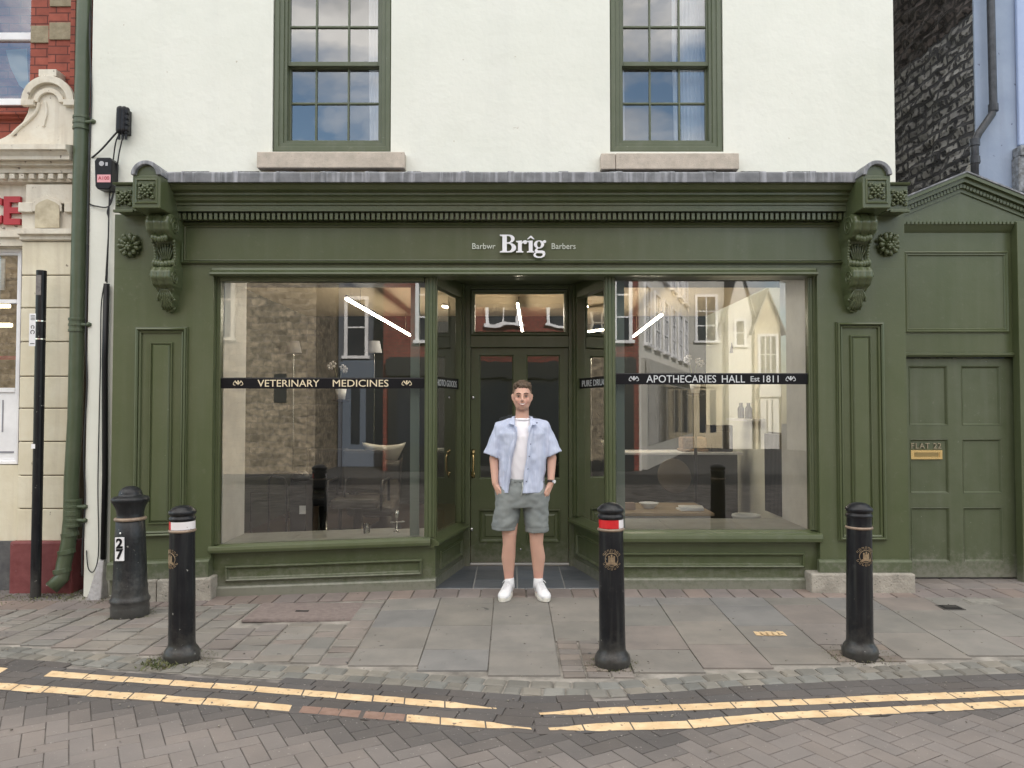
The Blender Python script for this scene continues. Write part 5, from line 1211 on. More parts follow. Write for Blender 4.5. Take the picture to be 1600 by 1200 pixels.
m_ = MB(); x0, x1, z0, z1 = RC(1423, 1473, 703, 718, yd); m_.rect(x0, x1, z0, z1, [(0, yd+0.018), (0, yd+0.004), (0.003, yd), (0.024, yd), (0.026, yd+0.006)], cap=True); lb = m_.build('letterbox', 'brass', fd)
m_ = MB(); m_.rect(x0+0.036, x1-0.036, z0+0.022, z1-0.022, [(0, yd+0.0055), (0.001, yd+0.003), (0.003, yd+0.003), (0.004, yd+0.005)], cap=True); m_.build('flap', mat('aged_brass', (0.32,0.24,0.11), 0.4, metal=0.8), lb)
t_ = text_mb('FLAT 22', 0.072, (x0+x1)/2, yd+0.010, z1+0.012, depth=0.01, sx=0.98, spacing=1.15); t_.build('door_number', mat('tarnished_brass', (0.36,0.31,0.22), 0.45, metal=0.5), fd)
m_ = MB(); m_.box(ex0+0.0, jx1, SY+0.02, SY+0.6, -0.1, 0.015); m_.build('door_gap_shade', 'black', fe)  # black box stands in for the shade in the gap under the door
# stone side wall: part of the blue building
bb = thing('blue_building', 'pale blue rendered building with a rough stone side wall beyond the shop', 'building', (6.5, 7.25, 0))
BX, BY = XX(1524, 7.25, 150), 7.25
stm = bpy.data.materials.new('rubble_wall'); stm.use_nodes = True; t5 = stm.node_tree; b5 = t5.nodes['Principled BSDF']; b5.inputs['Roughness'].default_value = 0.95
g5 = N(t5, 'ShaderNodeNewGeometry'); mp5 = N(t5, 'ShaderNodeMapping'); mp5.inputs['Scale'].default_value = (0.4, 0.42, 1)
n5 = N(t5, 'ShaderNodeTexNoise'); n5.inputs['Scale'].default_value = 4; t5.links.new(g5.outputs['Position'], n5.inputs['Vector'])
v5 = N(t5, 'ShaderNodeVectorMath', operation='MULTIPLY_ADD'); v5.inputs[1].default_value = (0.10,)*3; t5.links.new(n5.outputs['Color'], v5.inputs[0]); t5.links.new(g5.outputs['Position'], v5.inputs[2]); t5.links.new(v5.outputs[0], mp5.inputs['Vector'])
sp0 = N(t5, 'ShaderNodeSeparateXYZ'); t5.links.new(v5.outputs[0], sp0.inputs[0]); cb0 = N(t5, 'ShaderNodeCombineXYZ'); t5.links.new(sp0.outputs[1], cb0.inputs[0]); t5.links.new(sp0.outputs[2], cb0.inputs[1])
vo = N(t5, 'ShaderNodeTexBrick'); vo.inputs['Scale'].default_value = 1; vo.inputs['Brick Width'].default_value = 0.30; vo.inputs['Row Height'].default_value = 0.105; vo.inputs['Mortar Size'].default_value = 0.022; vo.inputs['Mortar Smooth'].default_value = 0.5
vo.inputs['Color1'].default_value = (1,1,1,1); vo.inputs['Color2'].default_value = (0.45,0.45,0.45,1); vo.inputs['Mortar'].default_value = (0,0,0,1)
t5.links.new(cb0.outputs[0], vo.inputs['Vector'])
nz = N(t5, 'ShaderNodeTexNoise'); nz.inputs['Scale'].default_value = 16; nz.inputs['Detail'].default_value = 6; t5.links.new(g5.outputs['Position'], nz.inputs['Vector'])
rv = N(t5, 'ShaderNodeValToRGB'); rv.color_ramp.elements[0].position = 0.1; rv.color_ramp.elements[1].position = 0.9; t5.links.new(vo.outputs['Color'], rv.inputs['Fac'])
rn = N(t5, 'ShaderNodeValToRGB'); rn.color_ramp.elements[0].position = 0.38; rn.color_ramp.elements[1].position = 0.50; t5.links.new(nz.outputs['Fac'], rn.inputs['Fac'])
ml5 = N(t5, 'ShaderNodeMath', operation='MULTIPLY'); t5.links.new(rv.outputs['Color'], ml5.inputs[0]); t5.links.new(rn.outputs['Color'], ml5.inputs[1])
cw = N(t5, 'ShaderNodeMixRGB'); cw.inputs[1].default_value = (0.055,0.055,0.06,1); cw.inputs[2].default_value = (0.36,0.35,0.34,1); t5.links.new(ml5.outputs[0], cw.inputs[0])
cd = N(t5, 'ShaderNodeMixRGB'); cd.inputs[1].default_value = (0.03,0.026,0.025,1); cd.inputs[2].default_value = (0.11,0.09,0.085,1); t5.links.new(ml5.outputs[0], cd.inputs[0])
sp5 = N(t5, 'ShaderNodeSeparateXYZ'); t5.links.new(g5.outputs['Position'], sp5.inputs[0])
# whitewash ends at an old roofline; near the street corner the wall is plastered
ad5 = N(t5, 'ShaderNodeMath', operation='MULTIPLY_ADD'); ad5.inputs[1].default_value = 0.16; t5.links.new(nz.outputs['Fac'], ad5.inputs[0]); t5.links.new(sp5.outputs[2], ad5.inputs[2])
gt = N(t5, 'ShaderNodeMath', operation='GREATER_THAN'); gt.inputs[1].default_value = 5.50; t5.links.new(ad5.outputs[0], gt.inputs[0])
mx5 = N(t5, 'ShaderNodeMixRGB'); t5.links.new(gt.outputs[0], mx5.inputs[0]); t5.links.new(cw.outputs[0], mx5.inputs[1]); t5.links.new(cd.outputs[0], mx5.inputs[2])
ad6 = N(t5, 'ShaderNodeMath', operation='MULTIPLY_ADD'); ad6.inputs[1].default_value = 0.28; t5.links.new(sp5.outputs[2], ad6.inputs[0]); t5.links.new(sp5.outputs[1], ad6.inputs[2])
ad7 = N(t5, 'ShaderNodeMath', operation='MULTIPLY_ADD'); ad7.inputs[1].default_value = 0.35; t5.links.new(n5.outputs['Fac'], ad7.inputs[0]); t5.links.new(ad6.outputs[0], ad7.inputs[2])
lt5 = N(t5, 'ShaderNodeMath', operation='LESS_THAN'); lt5.inputs[1].default_value = 8.66; t5.links.new(ad7.outputs[0], lt5.inputs[0])
mx6 = N(t5, 'ShaderNodeMixRGB'); t5.links.new(lt5.outputs[0], mx6.inputs[0]); t5.links.new(mx5.outputs[0], mx6.inputs[1]); mx6.inputs[2].default_value = (0.46,0.44,0.41,1)
t5.links.new(mx6.outputs[0], b5.inputs['Base Color'])
bp5 = N(t5, 'ShaderNodeBump'); bp5.inputs['Strength'].default_value = 1.0; bp5.inputs['Distance'].default_value = 0.06; t5.links.new(ml5.outputs[0], bp5.inputs['Height']); t5.links.new(bp5.outputs[0], b5.inputs['Normal'])
m_ = MB(); ny, nz_ = 110, 110; rows = []
for j in range(nz_+1):
    z = 2.2+(9.0-2.2)*j/nz_; row = []
    for i in range(ny+1):
        y = BY+0.02+(13-BY)*i/ny
        d = 0.045*noise.noise(Vector((1.3, y*5, z*11)))+0.02*noise.noise(Vector((4, y*12, z*20)))
        row.append((BX+0.02-d*min(1, i/4), y, z))
    rows.append(row)
m_.grid(rows); m_.box(BX+0.121, BX+0.4, BY+0.31, 13, -0.1, 9)
m_.build('stone_side_wall', stm, bb)
m_ = MB(); m_.box(BX, BX+0.12, BY, BY+0.02, -0.1, 9.0); m_.box(BX+0.12, 12, BY, BY+0.3, -0.1, 9.0); m_.build('front_wall', 'blue', bb)
m_ = MB(); m_.box(XX(1592,7.2,120), 6.2, 7.21, 7.2495, ZZ(226, 7.2), 8.9); m_.build('raised_surround', mat('lighter_blue_paint', (0.34,0.42,0.62), 0.7, col2=(0.38,0.46,0.65), nscale=3, bump=0.2), bb, bevel=0.01)
m_ = MB(); m_.box(XX(1592,7.15,240), 6.2, 7.12, 7.2495, ZZ(244,7.15), ZZ(228,7.15)); m_.box(XX(1596,7.1,240), 6.2, 7.14, 7.2495, ZZ(300,7.15), ZZ(244,7.15)); m_.build('ledge', mat('mossy_ledge', (0.3,0.32,0.35), 0.9, col2=(0.1,0.1,0.1), nscale=20, bump=0.8), bb, bevel=0.01)
m_ = MB(); m_.box(BX-0.1, 12.2, 7.1, 13, 9.0, 9.15); m_.build('roof', bpy.data.materials['slate_roof'], bb)
q = lambda a, b: (XX(a, 7.15, b), 7.16, ZZ(b, 7.15))
m_ = MB(); m_.tube([(q(1549, 0)[0]-0.0, 7.16, 8.8), q(1549, 0), q(1553, 165), q(1551, 178), q(1530, 208), q(1524, 222), q(1524, 330)], 0.035, 14); bd = m_.build('drainpipe', 'darkpipe', bb, smooth=True)
for a, b in ((1553, 168), (1524, 222), (1524.5, 250)): m_ = MB(); c_ = q(a, b); m_.cyl((c_[0], c_[1], c_[2]-0.035), (c_[0], c_[1], c_[2]+0.035), 0.044, n=16); m_.cyl(c_, (c_[0]+0.08, 7.22, c_[2]+0.01), 0.012, n=8); m_.build('pipe_collar', 'darkpipe', bd, bevel=0.003)

# ================================================================ BOLLARDS AND THE BLACK POST
def ring_marks(mb, T, r, n, a0, a1, w_=0.0045):
    for i in range(n):
        a = R(a0+(a1-a0)*i/(n-1)); c = (r*math.cos(a), r*math.sin(a)); u = (math.cos(a), math.sin(a)); v = (-u[1], u[0])
        pts = [(c[0]+u[0]*q+v[0]*s_, c[1]+u[1]*q+v[1]*s_) for q, s_ in ((-0.009, -0.004), (0.009, -0.004), (0.009, 0.005), (0.0, 0.005), (-0.009, 0.005))]
        mb.tube([T(*p) for p in pts[:(5 if i % 2 else 4)]], 0.0017, 4)
def make_bollard(label, sticker, turn):
    t = thing('bollard', label, 'bollard', (0,0,0), 'slim black iron bollards along the pavement edge')
    m_ = MB(); m_.lathe(0, 0, [(0.0,-0.03),(0.108,-0.03),(0.108,0.012),(0.112,0.03),(0.110,0.05),(0.098,0.072),(0.085,0.09),(0.082,0.11),(0.0815,0.13),(0.079,0.5),(0.0765,0.80),(0.0765,0.845),(0.0755,0.85),(0.0755,0.906),(0.0765,0.91),(0.081,0.914),(0.081,0.926),(0.076,0.931),(0.072,0.936),(0.072,0.941),(0.080,0.948),(0.084,0.955),(0.084,0.966),(0.078,0.975),(0.072,0.979),(0.060,0.992),(0.040,1.002),(0.018,1.006),(0,1.006)], 40)
    m_.build('post', 'iron', t, smooth=True)
    m_ = MB(); m_.lathe(0, 0, [(0.0768,0.833),(0.083,0.836),(0.0845,0.842),(0.083,0.848),(0.0768,0.851)], 40); m_.build('ring', 'copper', t, smooth=True)
    # emblem: gold castle in a ring, lettering round it
    def T(u, v, r=0.0795):
        a = -math.pi/2+u/0.079+turn; return (r*math.cos(a), r*math.sin(a), 0.665+v)
    m_ = MB(); m_.tube([T(0.040*math.cos(R(a)), 0.040*math.sin(R(a))) for a in range(0, 361, 12)], 0.0022, 5)
    ring_marks(m_, T, 0.054, 7, 150, 30); ring_marks(m_, T, 0.054, 7, 210, 330)
    m_.build('emblem_ring', 'gold', t)
    m_ = MB()
    def patch(u0, u1, v0, v1):
        n = 4; m_.grid([[T(u0+(u1-u0)*i/n, v, 0.0825) for i in range(n+1)] for v in (v0, v1)])
    patch(-0.028, 0.028, -0.030, -0.018); patch(-0.020, 0.020, -0.018, 0.014); patch(-0.020, -0.010, 0.014, 0.024); patch(-0.005, 0.005, 0.014, 0.032); patch(0.010, 0.020, 0.014, 0.024); patch(-0.034, -0.022, -0.034, -0.026); patch(0.022, 0.034, -0.034, -0.026)
    e = m_.build('emblem_castle', 'gold', t)
    if sticker:
        def strip(a0, a1, m, nm):
            mb = MB(); n = 24; mb.grid([[((0.0785)*math.cos(a0+(a1-a0)*i/n), 0.0785*math.sin(a0+(a1-a0)*i/n), z) for i in range(n+1)] for z in (0.853, 0.905)]); return mb.build(nm, m, t, smooth=True)
        s0 = -math.pi/2+sticker
        strip(s0-1.9, s0, 'stick_red', 'reflective_red_band'); strip(s0, s0+2.6, 'stick_white', 'reflective_white_band')
    return t
M['stick_red'] = mat('red_reflective_tape', (0.50, 0.012, 0.018), 0.35, col2=(0.62, 0.02, 0.025), nscale=30)
M['stick_white'] = mat('white_reflective_tape', (0.75, 0.72, 0.74), 0.35, speck=((0.35,0.3,0.3), 60, 0.66))
for lb_, stk, trn, p, z_ in (('slim black bollard with a mostly white band under its cap, beside the thick numbered bollard', -0.62, -0.65, (XX(284.5, 4.93, 1000), 4.93), 0.965),
                           ('slim black bollard with a red and white band, in front of the right display window', 0.55, -0.1, (XX(957, 4.82, 1000), 4.82), 0.995),
                           ('slim black bollard without any coloured band, in front of the pilaster by the flat door', None, 0.1, (XX(1343, 4.98, 980), 4.98), 0.975)):
    t = make_bollard(lb_, stk, trn); t.location = (p[0], p[1], g(*p)); t.rotation_euler = (0, R(-0.5 if p[0] < 1 else 0.4), 0); s_ = z_/1.0; t.scale = (1, 1, s_)
    WORLD[t.name] = Vector(t.location)
BXp, BYp = XX(204, 6.05, 900), 6.05
t = thing('numbered_bollard', 'thick black domed bollard carrying a white plate with the number 27', 'bollard', (0,0,0))
m_ = MB(); m_.lathe(0, 0, [(0,-0.05),(0.135,-0.05),(0.140,0.03),(0.142,0.075),(0.136,0.10),(0.146,0.118),(0.146,0.135),(0.134,0.15),(0.131,0.165),(0.128,0.20),(0.128,0.235),(0.124,0.25),(0.112,0.60),(0.105,0.735),(0.099,0.74),(0.099,0.80),(0.106,0.835),(0.120,0.865),(0.136,0.888),(0.140,0.900),(0.138,0.912),(0.125,0.924),(0.105,0.93),(0.088,0.932),(0.086,0.950),(0.076,0.975),(0.055,0.995),(0.028,1.006),(0,1.008)], 48)
m_.build('post', 'iron_worn', t, smooth=True)
m_ = MB(); m_.lathe(0, 0, [(0.100,0.738),(0.114,0.741),(0.119,0.752),(0.114,0.763),(0.100,0.767)], 40); m_.build('ring', 'copper', t, smooth=True)
m_ = MB(); px0 = -0.022; m_.box(px0-0.034, px0+0.036, -0.126, -0.117, 0.445, 0.625); m_.fn = None
pl = m_.build('number_plate', 'white', t, bevel=0.002)
for ch, zz in (('2', 0.545), ('7', 0.465)): text_mb(ch, 0.10, px0+0.001, -0.1275, zz, depth=0.003, offset=0.004).build('number', 'band', pl)
m_ = MB(); m_.ball((px0+0.004, -0.118, 0.655), 0.009, n=10, m=6); m_.build('screw', 'steel', pl, smooth=True)
t.location = (BXp, BYp, g(BXp, BYp)); t.rotation_euler = (R(-0.6), R(-0.9), 0)
# black slim post
SPx, SPy = XX(58, 6.75, 800), 6.75
t = thing('black_post', 'tall slim black steel post standing in front of the cream pilaster', 'post', (SPx, SPy, g(SPx, SPy)))
xt_, zt_2 = XX(65, SPy, 423), ZZ(423, SPy)
m_ = MB(); m_.tube([(SPx, SPy, -0.1), (xt_, SPy, zt_2)], 0.042, 18); m_.build('pole', 'iron', t, smooth=False)
xc = lambda z: SPx+(xt_-SPx)*(z+0.1)/(zt_2+0.1)
m_ = MB(); z0, z1 = ZZ(462, SPy), ZZ(431, SPy); m_.box(xc(z0)-0.022, xc(z0)+0.022, SPy-0.0435, SPy-0.03, z0, z1); m_.build('faded_label', mat('faded_grey_label', (0.22,0.2,0.19), 0.7, col2=(0.12,0.11,0.11), nscale=30), t)
m_ = MB()
for zq in (ZZ(502, SPy), ZZ(530, SPy)): m_.cyl((xc(zq), SPy, zq-0.006), (xc(zq), SPy, zq+0.006), 0.0445, n=18)
m_.build('clamp_band', 'steel', t)
x0, x1, z0, z1 = RC(46, 57, 490, 541, SPy-0.03); m_ = MB(); m_.box(x0, x1, SPy-0.035, SPy-0.03, z0, z1); sgn = m_.build('parking_sign', 'white', t, bevel=0.001)
m_ = MB(); zc = (z0+z1)/2
for zz, rr in ((zc-0.02, 0.016), (zc+0.025, 0.013)): m_.tube([((x0+x1)/2+rr*math.cos(R(a)), SPy-0.036, zz+rr*math.sin(R(a))) for a in range(-60, 250, 20)], 0.003, 5)
for i in range(4): m_.box(x0+0.012, x1-0.012, SPy-0.037, SPy-0.0355, z1-0.02-i*0.012, z1-0.016-i*0.012)
m_.box(x0+0.012, x1-0.012, SPy-0.037, SPy-0.0355, z0+0.02, z0+0.026); m_.build('sign_symbol', 'cable', sgn)
m_ = MB(); zq = ZZ(697, SPy); m_.box(xc(zq)-0.035, xc(zq)-0.002, SPy-0.045, SPy-0.03, zq-0.02, zq+0.02); m_.build('small_tag', 'white', t)
# weeds and dirt at the feet of things
def weeds(name, label, spots):
    mb = MB()
    for (cx_, cy_, r0, r1, n, sz) in spots:
        for i in range(n):
            a = rnd.uniform(0, 2*math.pi); r_ = rnd.uniform(r0, r1); x, y = cx_+r_*math.cos(a), cy_+r_*math.sin(a)*0.9; z = g(x, y)+0.001
            h = rnd.uniform(0.3, 1)*sz; b = rnd.uniform(0, 6.28); w3 = sz*0.22
            mb.add([(x-w3*math.cos(b), y-w3*math.sin(b), z), (x+w3*math.cos(b), y+w3*math.sin(b), z), (x+h*0.7*math.sin(b), y+h*0.7*math.cos(b), z+h)], [(0,1,2)])
    return tag(mb.build(name, 'weed', keep=True), label, 'weeds', kind='stuff')
bl = [o for o in bpy.data.objects if o.name.startswith('bollard') and o.parent is None]
sp = [(o.location.x, o.location.y, 0.10, 0.17+0.05*(i != 1), 260, 0.012) for i, o in enumerate(bl)]
weeds('weeds', 'tiny dry weeds and moss growing round the bollard feet and wall bases', sp+[(bl[0].location.x-0.1, bl[0].location.y-0.12, 0, 0.13, 160, 0.03), (XX(112,6.9,900), 6.8, 0.05, 0.28, 260, 0.022), (XX(40,6.85,900), 6.8, 0.05, 0.4, 300, 0.018), (XX(155,6.6,930), 6.6, 0.02, 0.2, 120, 0.014), (XX(205,6.05,950), 6.05, 0.13, 0.19, 160, 0.012)])
mb = MB()
for i in range(420):
    x = rnd.uniform(-4.5, 4.5); y = rnd.uniform(3.0, 6.6); r_ = rnd.uniform(0.002, 0.006); z = max(g(x, y), 0)
    mb.obox((x, y, 0), (math.cos(i), math.sin(i)), r_, r_*0.8, z-0.001, z+r_*0.9)
for o in bl:
    for i in range(60):
        a = rnd.uniform(0, 6.28); rr = rnd.uniform(0.11, 0.24); x, y = o.location.x+rr*math.cos(a), o.location.y+rr*math.sin(a); r_ = rnd.uniform(0.002, 0.005); mb.obox((x, y, 0), (1, i), r_, r_, g(x,y)-0.001, g(x,y)+r_)
tag(mb.build('grit', mat('light_grit', (0.3,0.28,0.24), 0.9, col2=(0.08,0.07,0.06), nscale=30), keep=True), 'scattered grit and crumbs on the paving', 'grit', kind='stuff')
# ================================================================ THE MAN
def person():
    OX, OY = XX(816, 6.35, 700), 6.36
    G0 = g(OX, OY-0.1)+0.001
    t = thing('person', 'smiling young man in open blue shirt, grey shorts and white trainers, hands in pockets', 'person', (OX, OY, G0))
    W = lambda p: (OX+p[0], OY+p[1], p[2])
    kk = lambda px: (px-816)/188.5            # photo px to metres from his centre line
    zz = lambda py: 1.6+(637-py)/188.5
    # ---- body
    m_ = MB()
    m_.loft([(0,0.01,0.80,0.13,0.10),(0,0.01,0.90,0.165,0.115),(0,0.0,1.0,0.155,0.105),(0,0,1.10,0.145,0.10),(0,-0.005,1.25,0.165,0.11),(0,0.0,1.38,0.175,0.11),(0,0.01,1.45,0.15,0.085),(0,0.015,1.50,0.075,0.06)], 28)
    m_.capsule((0,0.02,1.44), (0,0.012,1.60), 0.060, 0.053, 18)
    # head
    hz = 1.688
    m_.ball((0,0.018,hz+0.012), 0.077, 0.096, 0.102, 28, 20)
    m_.ball((0,-0.012,hz-0.055), 0.060, 0.070, 0.070, 24, 16)
    m_.ball((0,-0.038,hz-0.098), 0.036, 0.034, 0.026, 20, 12)            # chin
    for s in (-1, 1):
        m_.capsule((s*0.060,0.01,hz-0.03), (s*0.036,-0.035,hz-0.09), 0.020, 0.018, 12)  # jaw
        m_.ball((s*0.038,-0.046,hz-0.034), 0.026, 0.026, 0.026, 14, 10)  # cheek
        m_.capsule((s*0.012,-0.076,hz+0.018), (s*0.046,-0.062,hz+0.018), 0.0105, 0.009, 10)  # brow
        m_.ball((s*0.079,0.014,hz-0.010), 0.009, 0.018, 0.029, 12, 10)   # ear
        m_.ball((s*0.084,0.018,hz+0.004), 0.008, 0.014, 0.014, 10, 8)
        m_.ball((s*0.010,-0.090,hz-0.036), 0.0085, 0.010, 0.0075, 10, 8) # nostril wing
    m_.capsule((0,-0.076,hz+0.012), (0,-0.098,hz-0.030), 0.0085, 0.0115, 12)   # nose
    m_.ball((0,-0.058,hz-0.062), 0.034, 0.024, 0.026, 16, 10)
    # arms, hands in the pockets
    for s, el_, wr, hd in ((-1, (kk(772),0.0,1.175), (kk(774),-0.05,0.975), (kk(781),-0.052,0.895)), (1, (kk(862),0.0,1.18), (kk(860),-0.05,0.975), (kk(853),-0.052,0.89))):
        m_.capsule((s*0.150,0.01,1.405), el_, 0.050, 0.040, 14)
        m_.capsule(el_, wr, 0.040, 0.027, 14)
        d = (Vector(hd)-Vector(wr)).normalized(); sd_ = Vector((0,-1,0.1)); 
        m_.capsule(wr, Vector(hd), 0.026, 0.028, 12)
        q = Vector(hd)
        for i, (L1_, L2_) in enumerate(((0.036,0.028),(0.042,0.03),(0.039,0.028),(0.03,0.022))):
            o_ = Vector((0.0, -0.027+0.018*i, 0)); a = q+o_; b = a+d*L1_+Vector((-s*0.008,0,0)); c = b+d*L2_+Vector((-s*0.016,0,0.002))
            m_.capsule(a, b, 0.0095, 0.0088, 8); m_.capsule(b, c, 0.0088, 0.0075, 8)
        a = Vector(wr)+d*0.03+Vector((-s*0.012,-0.02,0)); b = a+Vector((-s*0.02,-0.018,-0.03)); c = b+Vector((-s*0.008,-0.004,-0.026)); m_.capsule(a, b, 0.012, 0.0105, 8); m_.capsule(b, c, 0.0105, 0.0085, 8)
    # legs
    for s, kn, cf, an, toe in ((-1, kk(796), kk(794.5), kk(795.5), kk(785)), (1, kk(838), kk(841), kk(841), kk(853))):
        m_.capsule((s*0.095,0.01,0.86), (kn,-0.012,0.56), 0.088, 0.062, 18)
        m_.capsule((kn,-0.012,0.57), (kn,-0.006,0.47), 0.061, 0.054, 18)
        m_.ball((kn,-0.030,0.53), 0.034, 0.032, 0.05, 14, 10)
        m_.capsule((kn,-0.006,0.47), (cf,0.016,0.36), 0.054, 0.058, 18)
        m_.capsule((cf,0.016,0.36), (cf*0.5+an*0.5,0.026,0.25), 0.058, 0.045, 18)
        m_.capsule((cf*0.5+an*0.5,0.026,0.25), (an,0.03,0.15), 0.045, 0.034, 16)
        m_.capsule((an,0.03,0.15), (an,0.032,0.10), 0.033, 0.030, 14)
        m_.capsule((an,0.01,0.07), (toe,-0.12,0.055), 0.024, 0.018, 12)
    V, F, _ = remesh(m_, 0.0048, 11, 0.5)
    mb = MB(); 
    def skin(p):
        x, y, z = p; c = Vector((0.60, 0.36, 0.275))
        h = z-hz
        n_ = noise.noise(Vector((x*14, y*14, z*14)))
        c = c*(1+0.07*n_)
        if h > -0.17 and y < 0.05:
            for s in (-1, 1):
                d = math.hypot(x-s*0.045, h+0.03); c = c.lerp(Vector((0.62,0.27,0.21)), 0.45*max(0, 1-d/0.035))
            st = max(0, 1-abs(h+0.112)/0.034)*(1 if abs(x) < 0.05 else 0.5)
            st = max(st, 0.35*max(0, 1-abs(h+0.047)/0.008)*max(0, 1-abs(x)/0.034))
            st = max(st, 0.8*sstep((-0.080-h)/0.016)*sstep((0.052-abs(x))/0.02))
            st = max(st, 0.35*sstep((abs(x)-0.045)/0.01)*sstep((-0.02-h)/0.04))
            st *= sstep((h+0.160)/0.045)
            c = c.lerp(Vector((0.20,0.12,0.085)), 0.55*min(1, st))
            ex_ = max(0, 1-math.hypot((abs(x)-0.031)/0.020, (h+0.001)/0.015)); c = c.lerp(Vector((0.20,0.105,0.08)), min(1, 1.3*ex_))  # eye socket shade painted into the skin colour
            sh_ = max(0, 1-math.hypot((abs(x)-0.034)/0.012, (h+0.056)/0.02)); c = c.lerp(Vector((0.34,0.16,0.12)), 0.7*sh_)  # mouth corners darkened in the colour as well
        if z < 0.62: c = c*0.97
        if z < 0.25: c = c.lerp(Vector((0.60,0.30,0.25)), 0.4)
        return tuple(c)
    mb.v = [W(p) for p in V]; mb.f = F; mb.c = [skin((sum((V[i] for i in f), Vector())/len(f))) for f in F]
    ms = mat('skin', (1,1,1), 0.5, attr=True, bump=0.15, bscale=260, bdist=0.001); b_ = ms.node_tree.nodes['Principled BSDF']; setin(b_, 'Subsurface Weight', 0.12); setin(b_, 'Subsurface Radius', (0.02,0.008,0.004)); setin(b_, 'Subsurface Scale', 0.3)
    mb.build('body', ms, t, smooth=True, fixn=False)
    # eyes, brows, teeth
    for s in (-1, 1):
        e = MB(); e.ball(W((s*0.031,-0.0665,hz-0.003)), 0.0110, 0.0103, 0.0034, 14, 10); eb = e.build('eye', mat('eye_white', (0.45,0.41,0.38), 0.2), t, smooth=True)
        e = MB(); e.ball(W((s*0.031,-0.0735,hz-0.003)), 0.0052, 0.0045, 0.0040, 12, 8); e.build('iris', mat('dark_iris', (0.03,0.02,0.015), 0.15), eb, smooth=True)
        e = MB(); e.tube([W((s*0.013,-0.084,hz+0.018)), W((s*0.030,-0.084,hz+0.025)), W((s*0.048,-0.071,hz+0.020))], 0.0034, 6); e.build('eyebrow', mat('brow_hair', (0.055,0.032,0.02), 0.8), t, smooth=True)
    mc = lambda x: hz-0.0665+7.5*x*x
    sy = lambda x: -0.0835+11*x*x
    e = MB(); e.grid([[W((x, sy(x)-0.0005, mc(x)+z*(1-(x/0.033)**2))) for x in [-0.0312+0.0048*i for i in range(14)]] for z in (-0.0055, 0.0050)]); e.build('teeth', mat('teeth', (0.82,0.79,0.74), 0.3), t)
    lm = mat('lips', (0.42,0.20,0.165), 0.5)
    e = MB(); xs2 = [-0.034+0.0034*i for i in range(21)]
    e.tube([W((x, sy(x), mc(x)+0.0072*(1-(x/0.036)**2)+0.001)) for x in xs2], 0.0032, 6); e.build('upper_lip', lm, t, smooth=True)
    e = MB(); e.tube([W((x, sy(x), mc(x)-0.0085*(1-(x/0.036)**2)+0.001)) for x in xs2], 0.0042, 6); e.build('lower_lip', lm, t, smooth=True)
    # hair: short sides, curly top
    hb = MB(); hb.ball((0,0.030,hz+0.030), 0.081, 0.096, 0.094, 26, 18)
    r2 = random.Random(5)
    for i in range(190):
        a = r2.uniform(0, 2*math.pi); el2 = r2.uniform(0.18, 1.0)
        x = 0.078*math.cos(a)*math.cos(el2*1.5); y = 0.030+0.092*math.sin(a)*math.cos(el2*1.5); z = hz+0.045+0.072*math.sin(el2*1.5)
        if y < -0.02: z = max(z, hz+0.078)
        hb.ball((x, y, z+r2.uniform(-0.004,0.010)), r2.uniform(0.009,0.016), n=8, m=6)
    for i in range(46):
        x = r2.uniform(-0.062, 0.066); hb.ball((x, -0.052+9*x*x+r2.uniform(-0.008,0.014), hz+0.088-2.2*x*x*1.0+r2.uniform(-0.010,0.018)), r2.uniform(0.010,0.016), n=8, m=6)
    V, F, _ = remesh(hb, 0.0042, 2, 0.5)
    keep = []
    for f in F:
        c = sum((V[i] for i in f), Vector())/len(f); h = c.z-hz
        line = 0.056-1.3*c.x*c.x*10*0.5 if c.y < -0.02 else (-0.005 if c.y < 0.012 else -0.035-0.05*min(1, (c.y-0.012)/0.08))
        if abs(c.x) > 0.066 and c.y < 0.02: line = -0.002
        if h > line: keep.append(f)
    V = [v+Vector((noise.noise(v*120), noise.noise(v*120+Vector((9,0,0))), noise.noise(v*120+Vector((0,9,0)))))*0.004 for v in V]
    mb = MB(); mb.v = [W(p) for p in V]; mb.f = keep
    mb.build('hair', mat('brown_hair', (0.055,0.036,0.024), 0.6, col2=(0.14,0.095,0.06), nscale=70, bump=0.8, bscale=220, bdist=0.004), t, smooth=True)
    # ---- T-shirt
    m_ = MB(); m_.loft([(0,0,0.955,0.168,0.120),(0,0,1.02,0.172,0.124),(0,-0.005,1.20,0.180,0.131),(0,0,1.36,0.183,0.127),(0,0.005,1.44,0.152,0.099),(0,0.01,1.482,0.092,0.075),(0,0.008,1.515,0.068,0.068)], 30)
    V, F, Nn = remesh(m_, 0.009, 4)
    V = [v+n*0.005*noise.noise(Vector((v.x*9, v.y*6, v.z*5)))*(1 if v.z < 1.46 else 0)+n*0.0035*noise.noise(Vector((v.x*30+v.z*14, 3, v.z*9))) for v, n in zip(V, Nn)]
    F = [f for f in F if not (all(V[i].z > 1.500 for i in f))]
    mb = MB(); mb.v = [W(p) for p in V]; mb.f = F
    ts = mb.build('white_tshirt', mat('white_cotton', (0.78,0.76,0.80), 0.9, bump=0.2, bscale=300, bdist=0.001), t, smooth=True)
    mb = MB(); mb.tube([W((0.075*math.cos(R(a)), 0.008+0.075*math.sin(R(a)), 1.500-0.006*max(0,-math.sin(R(a))))) for a in range(0, 361, 12)], 0.008, 8); mb.build('neckband', bpy.data.materials['white_cotton'], ts, smooth=True)
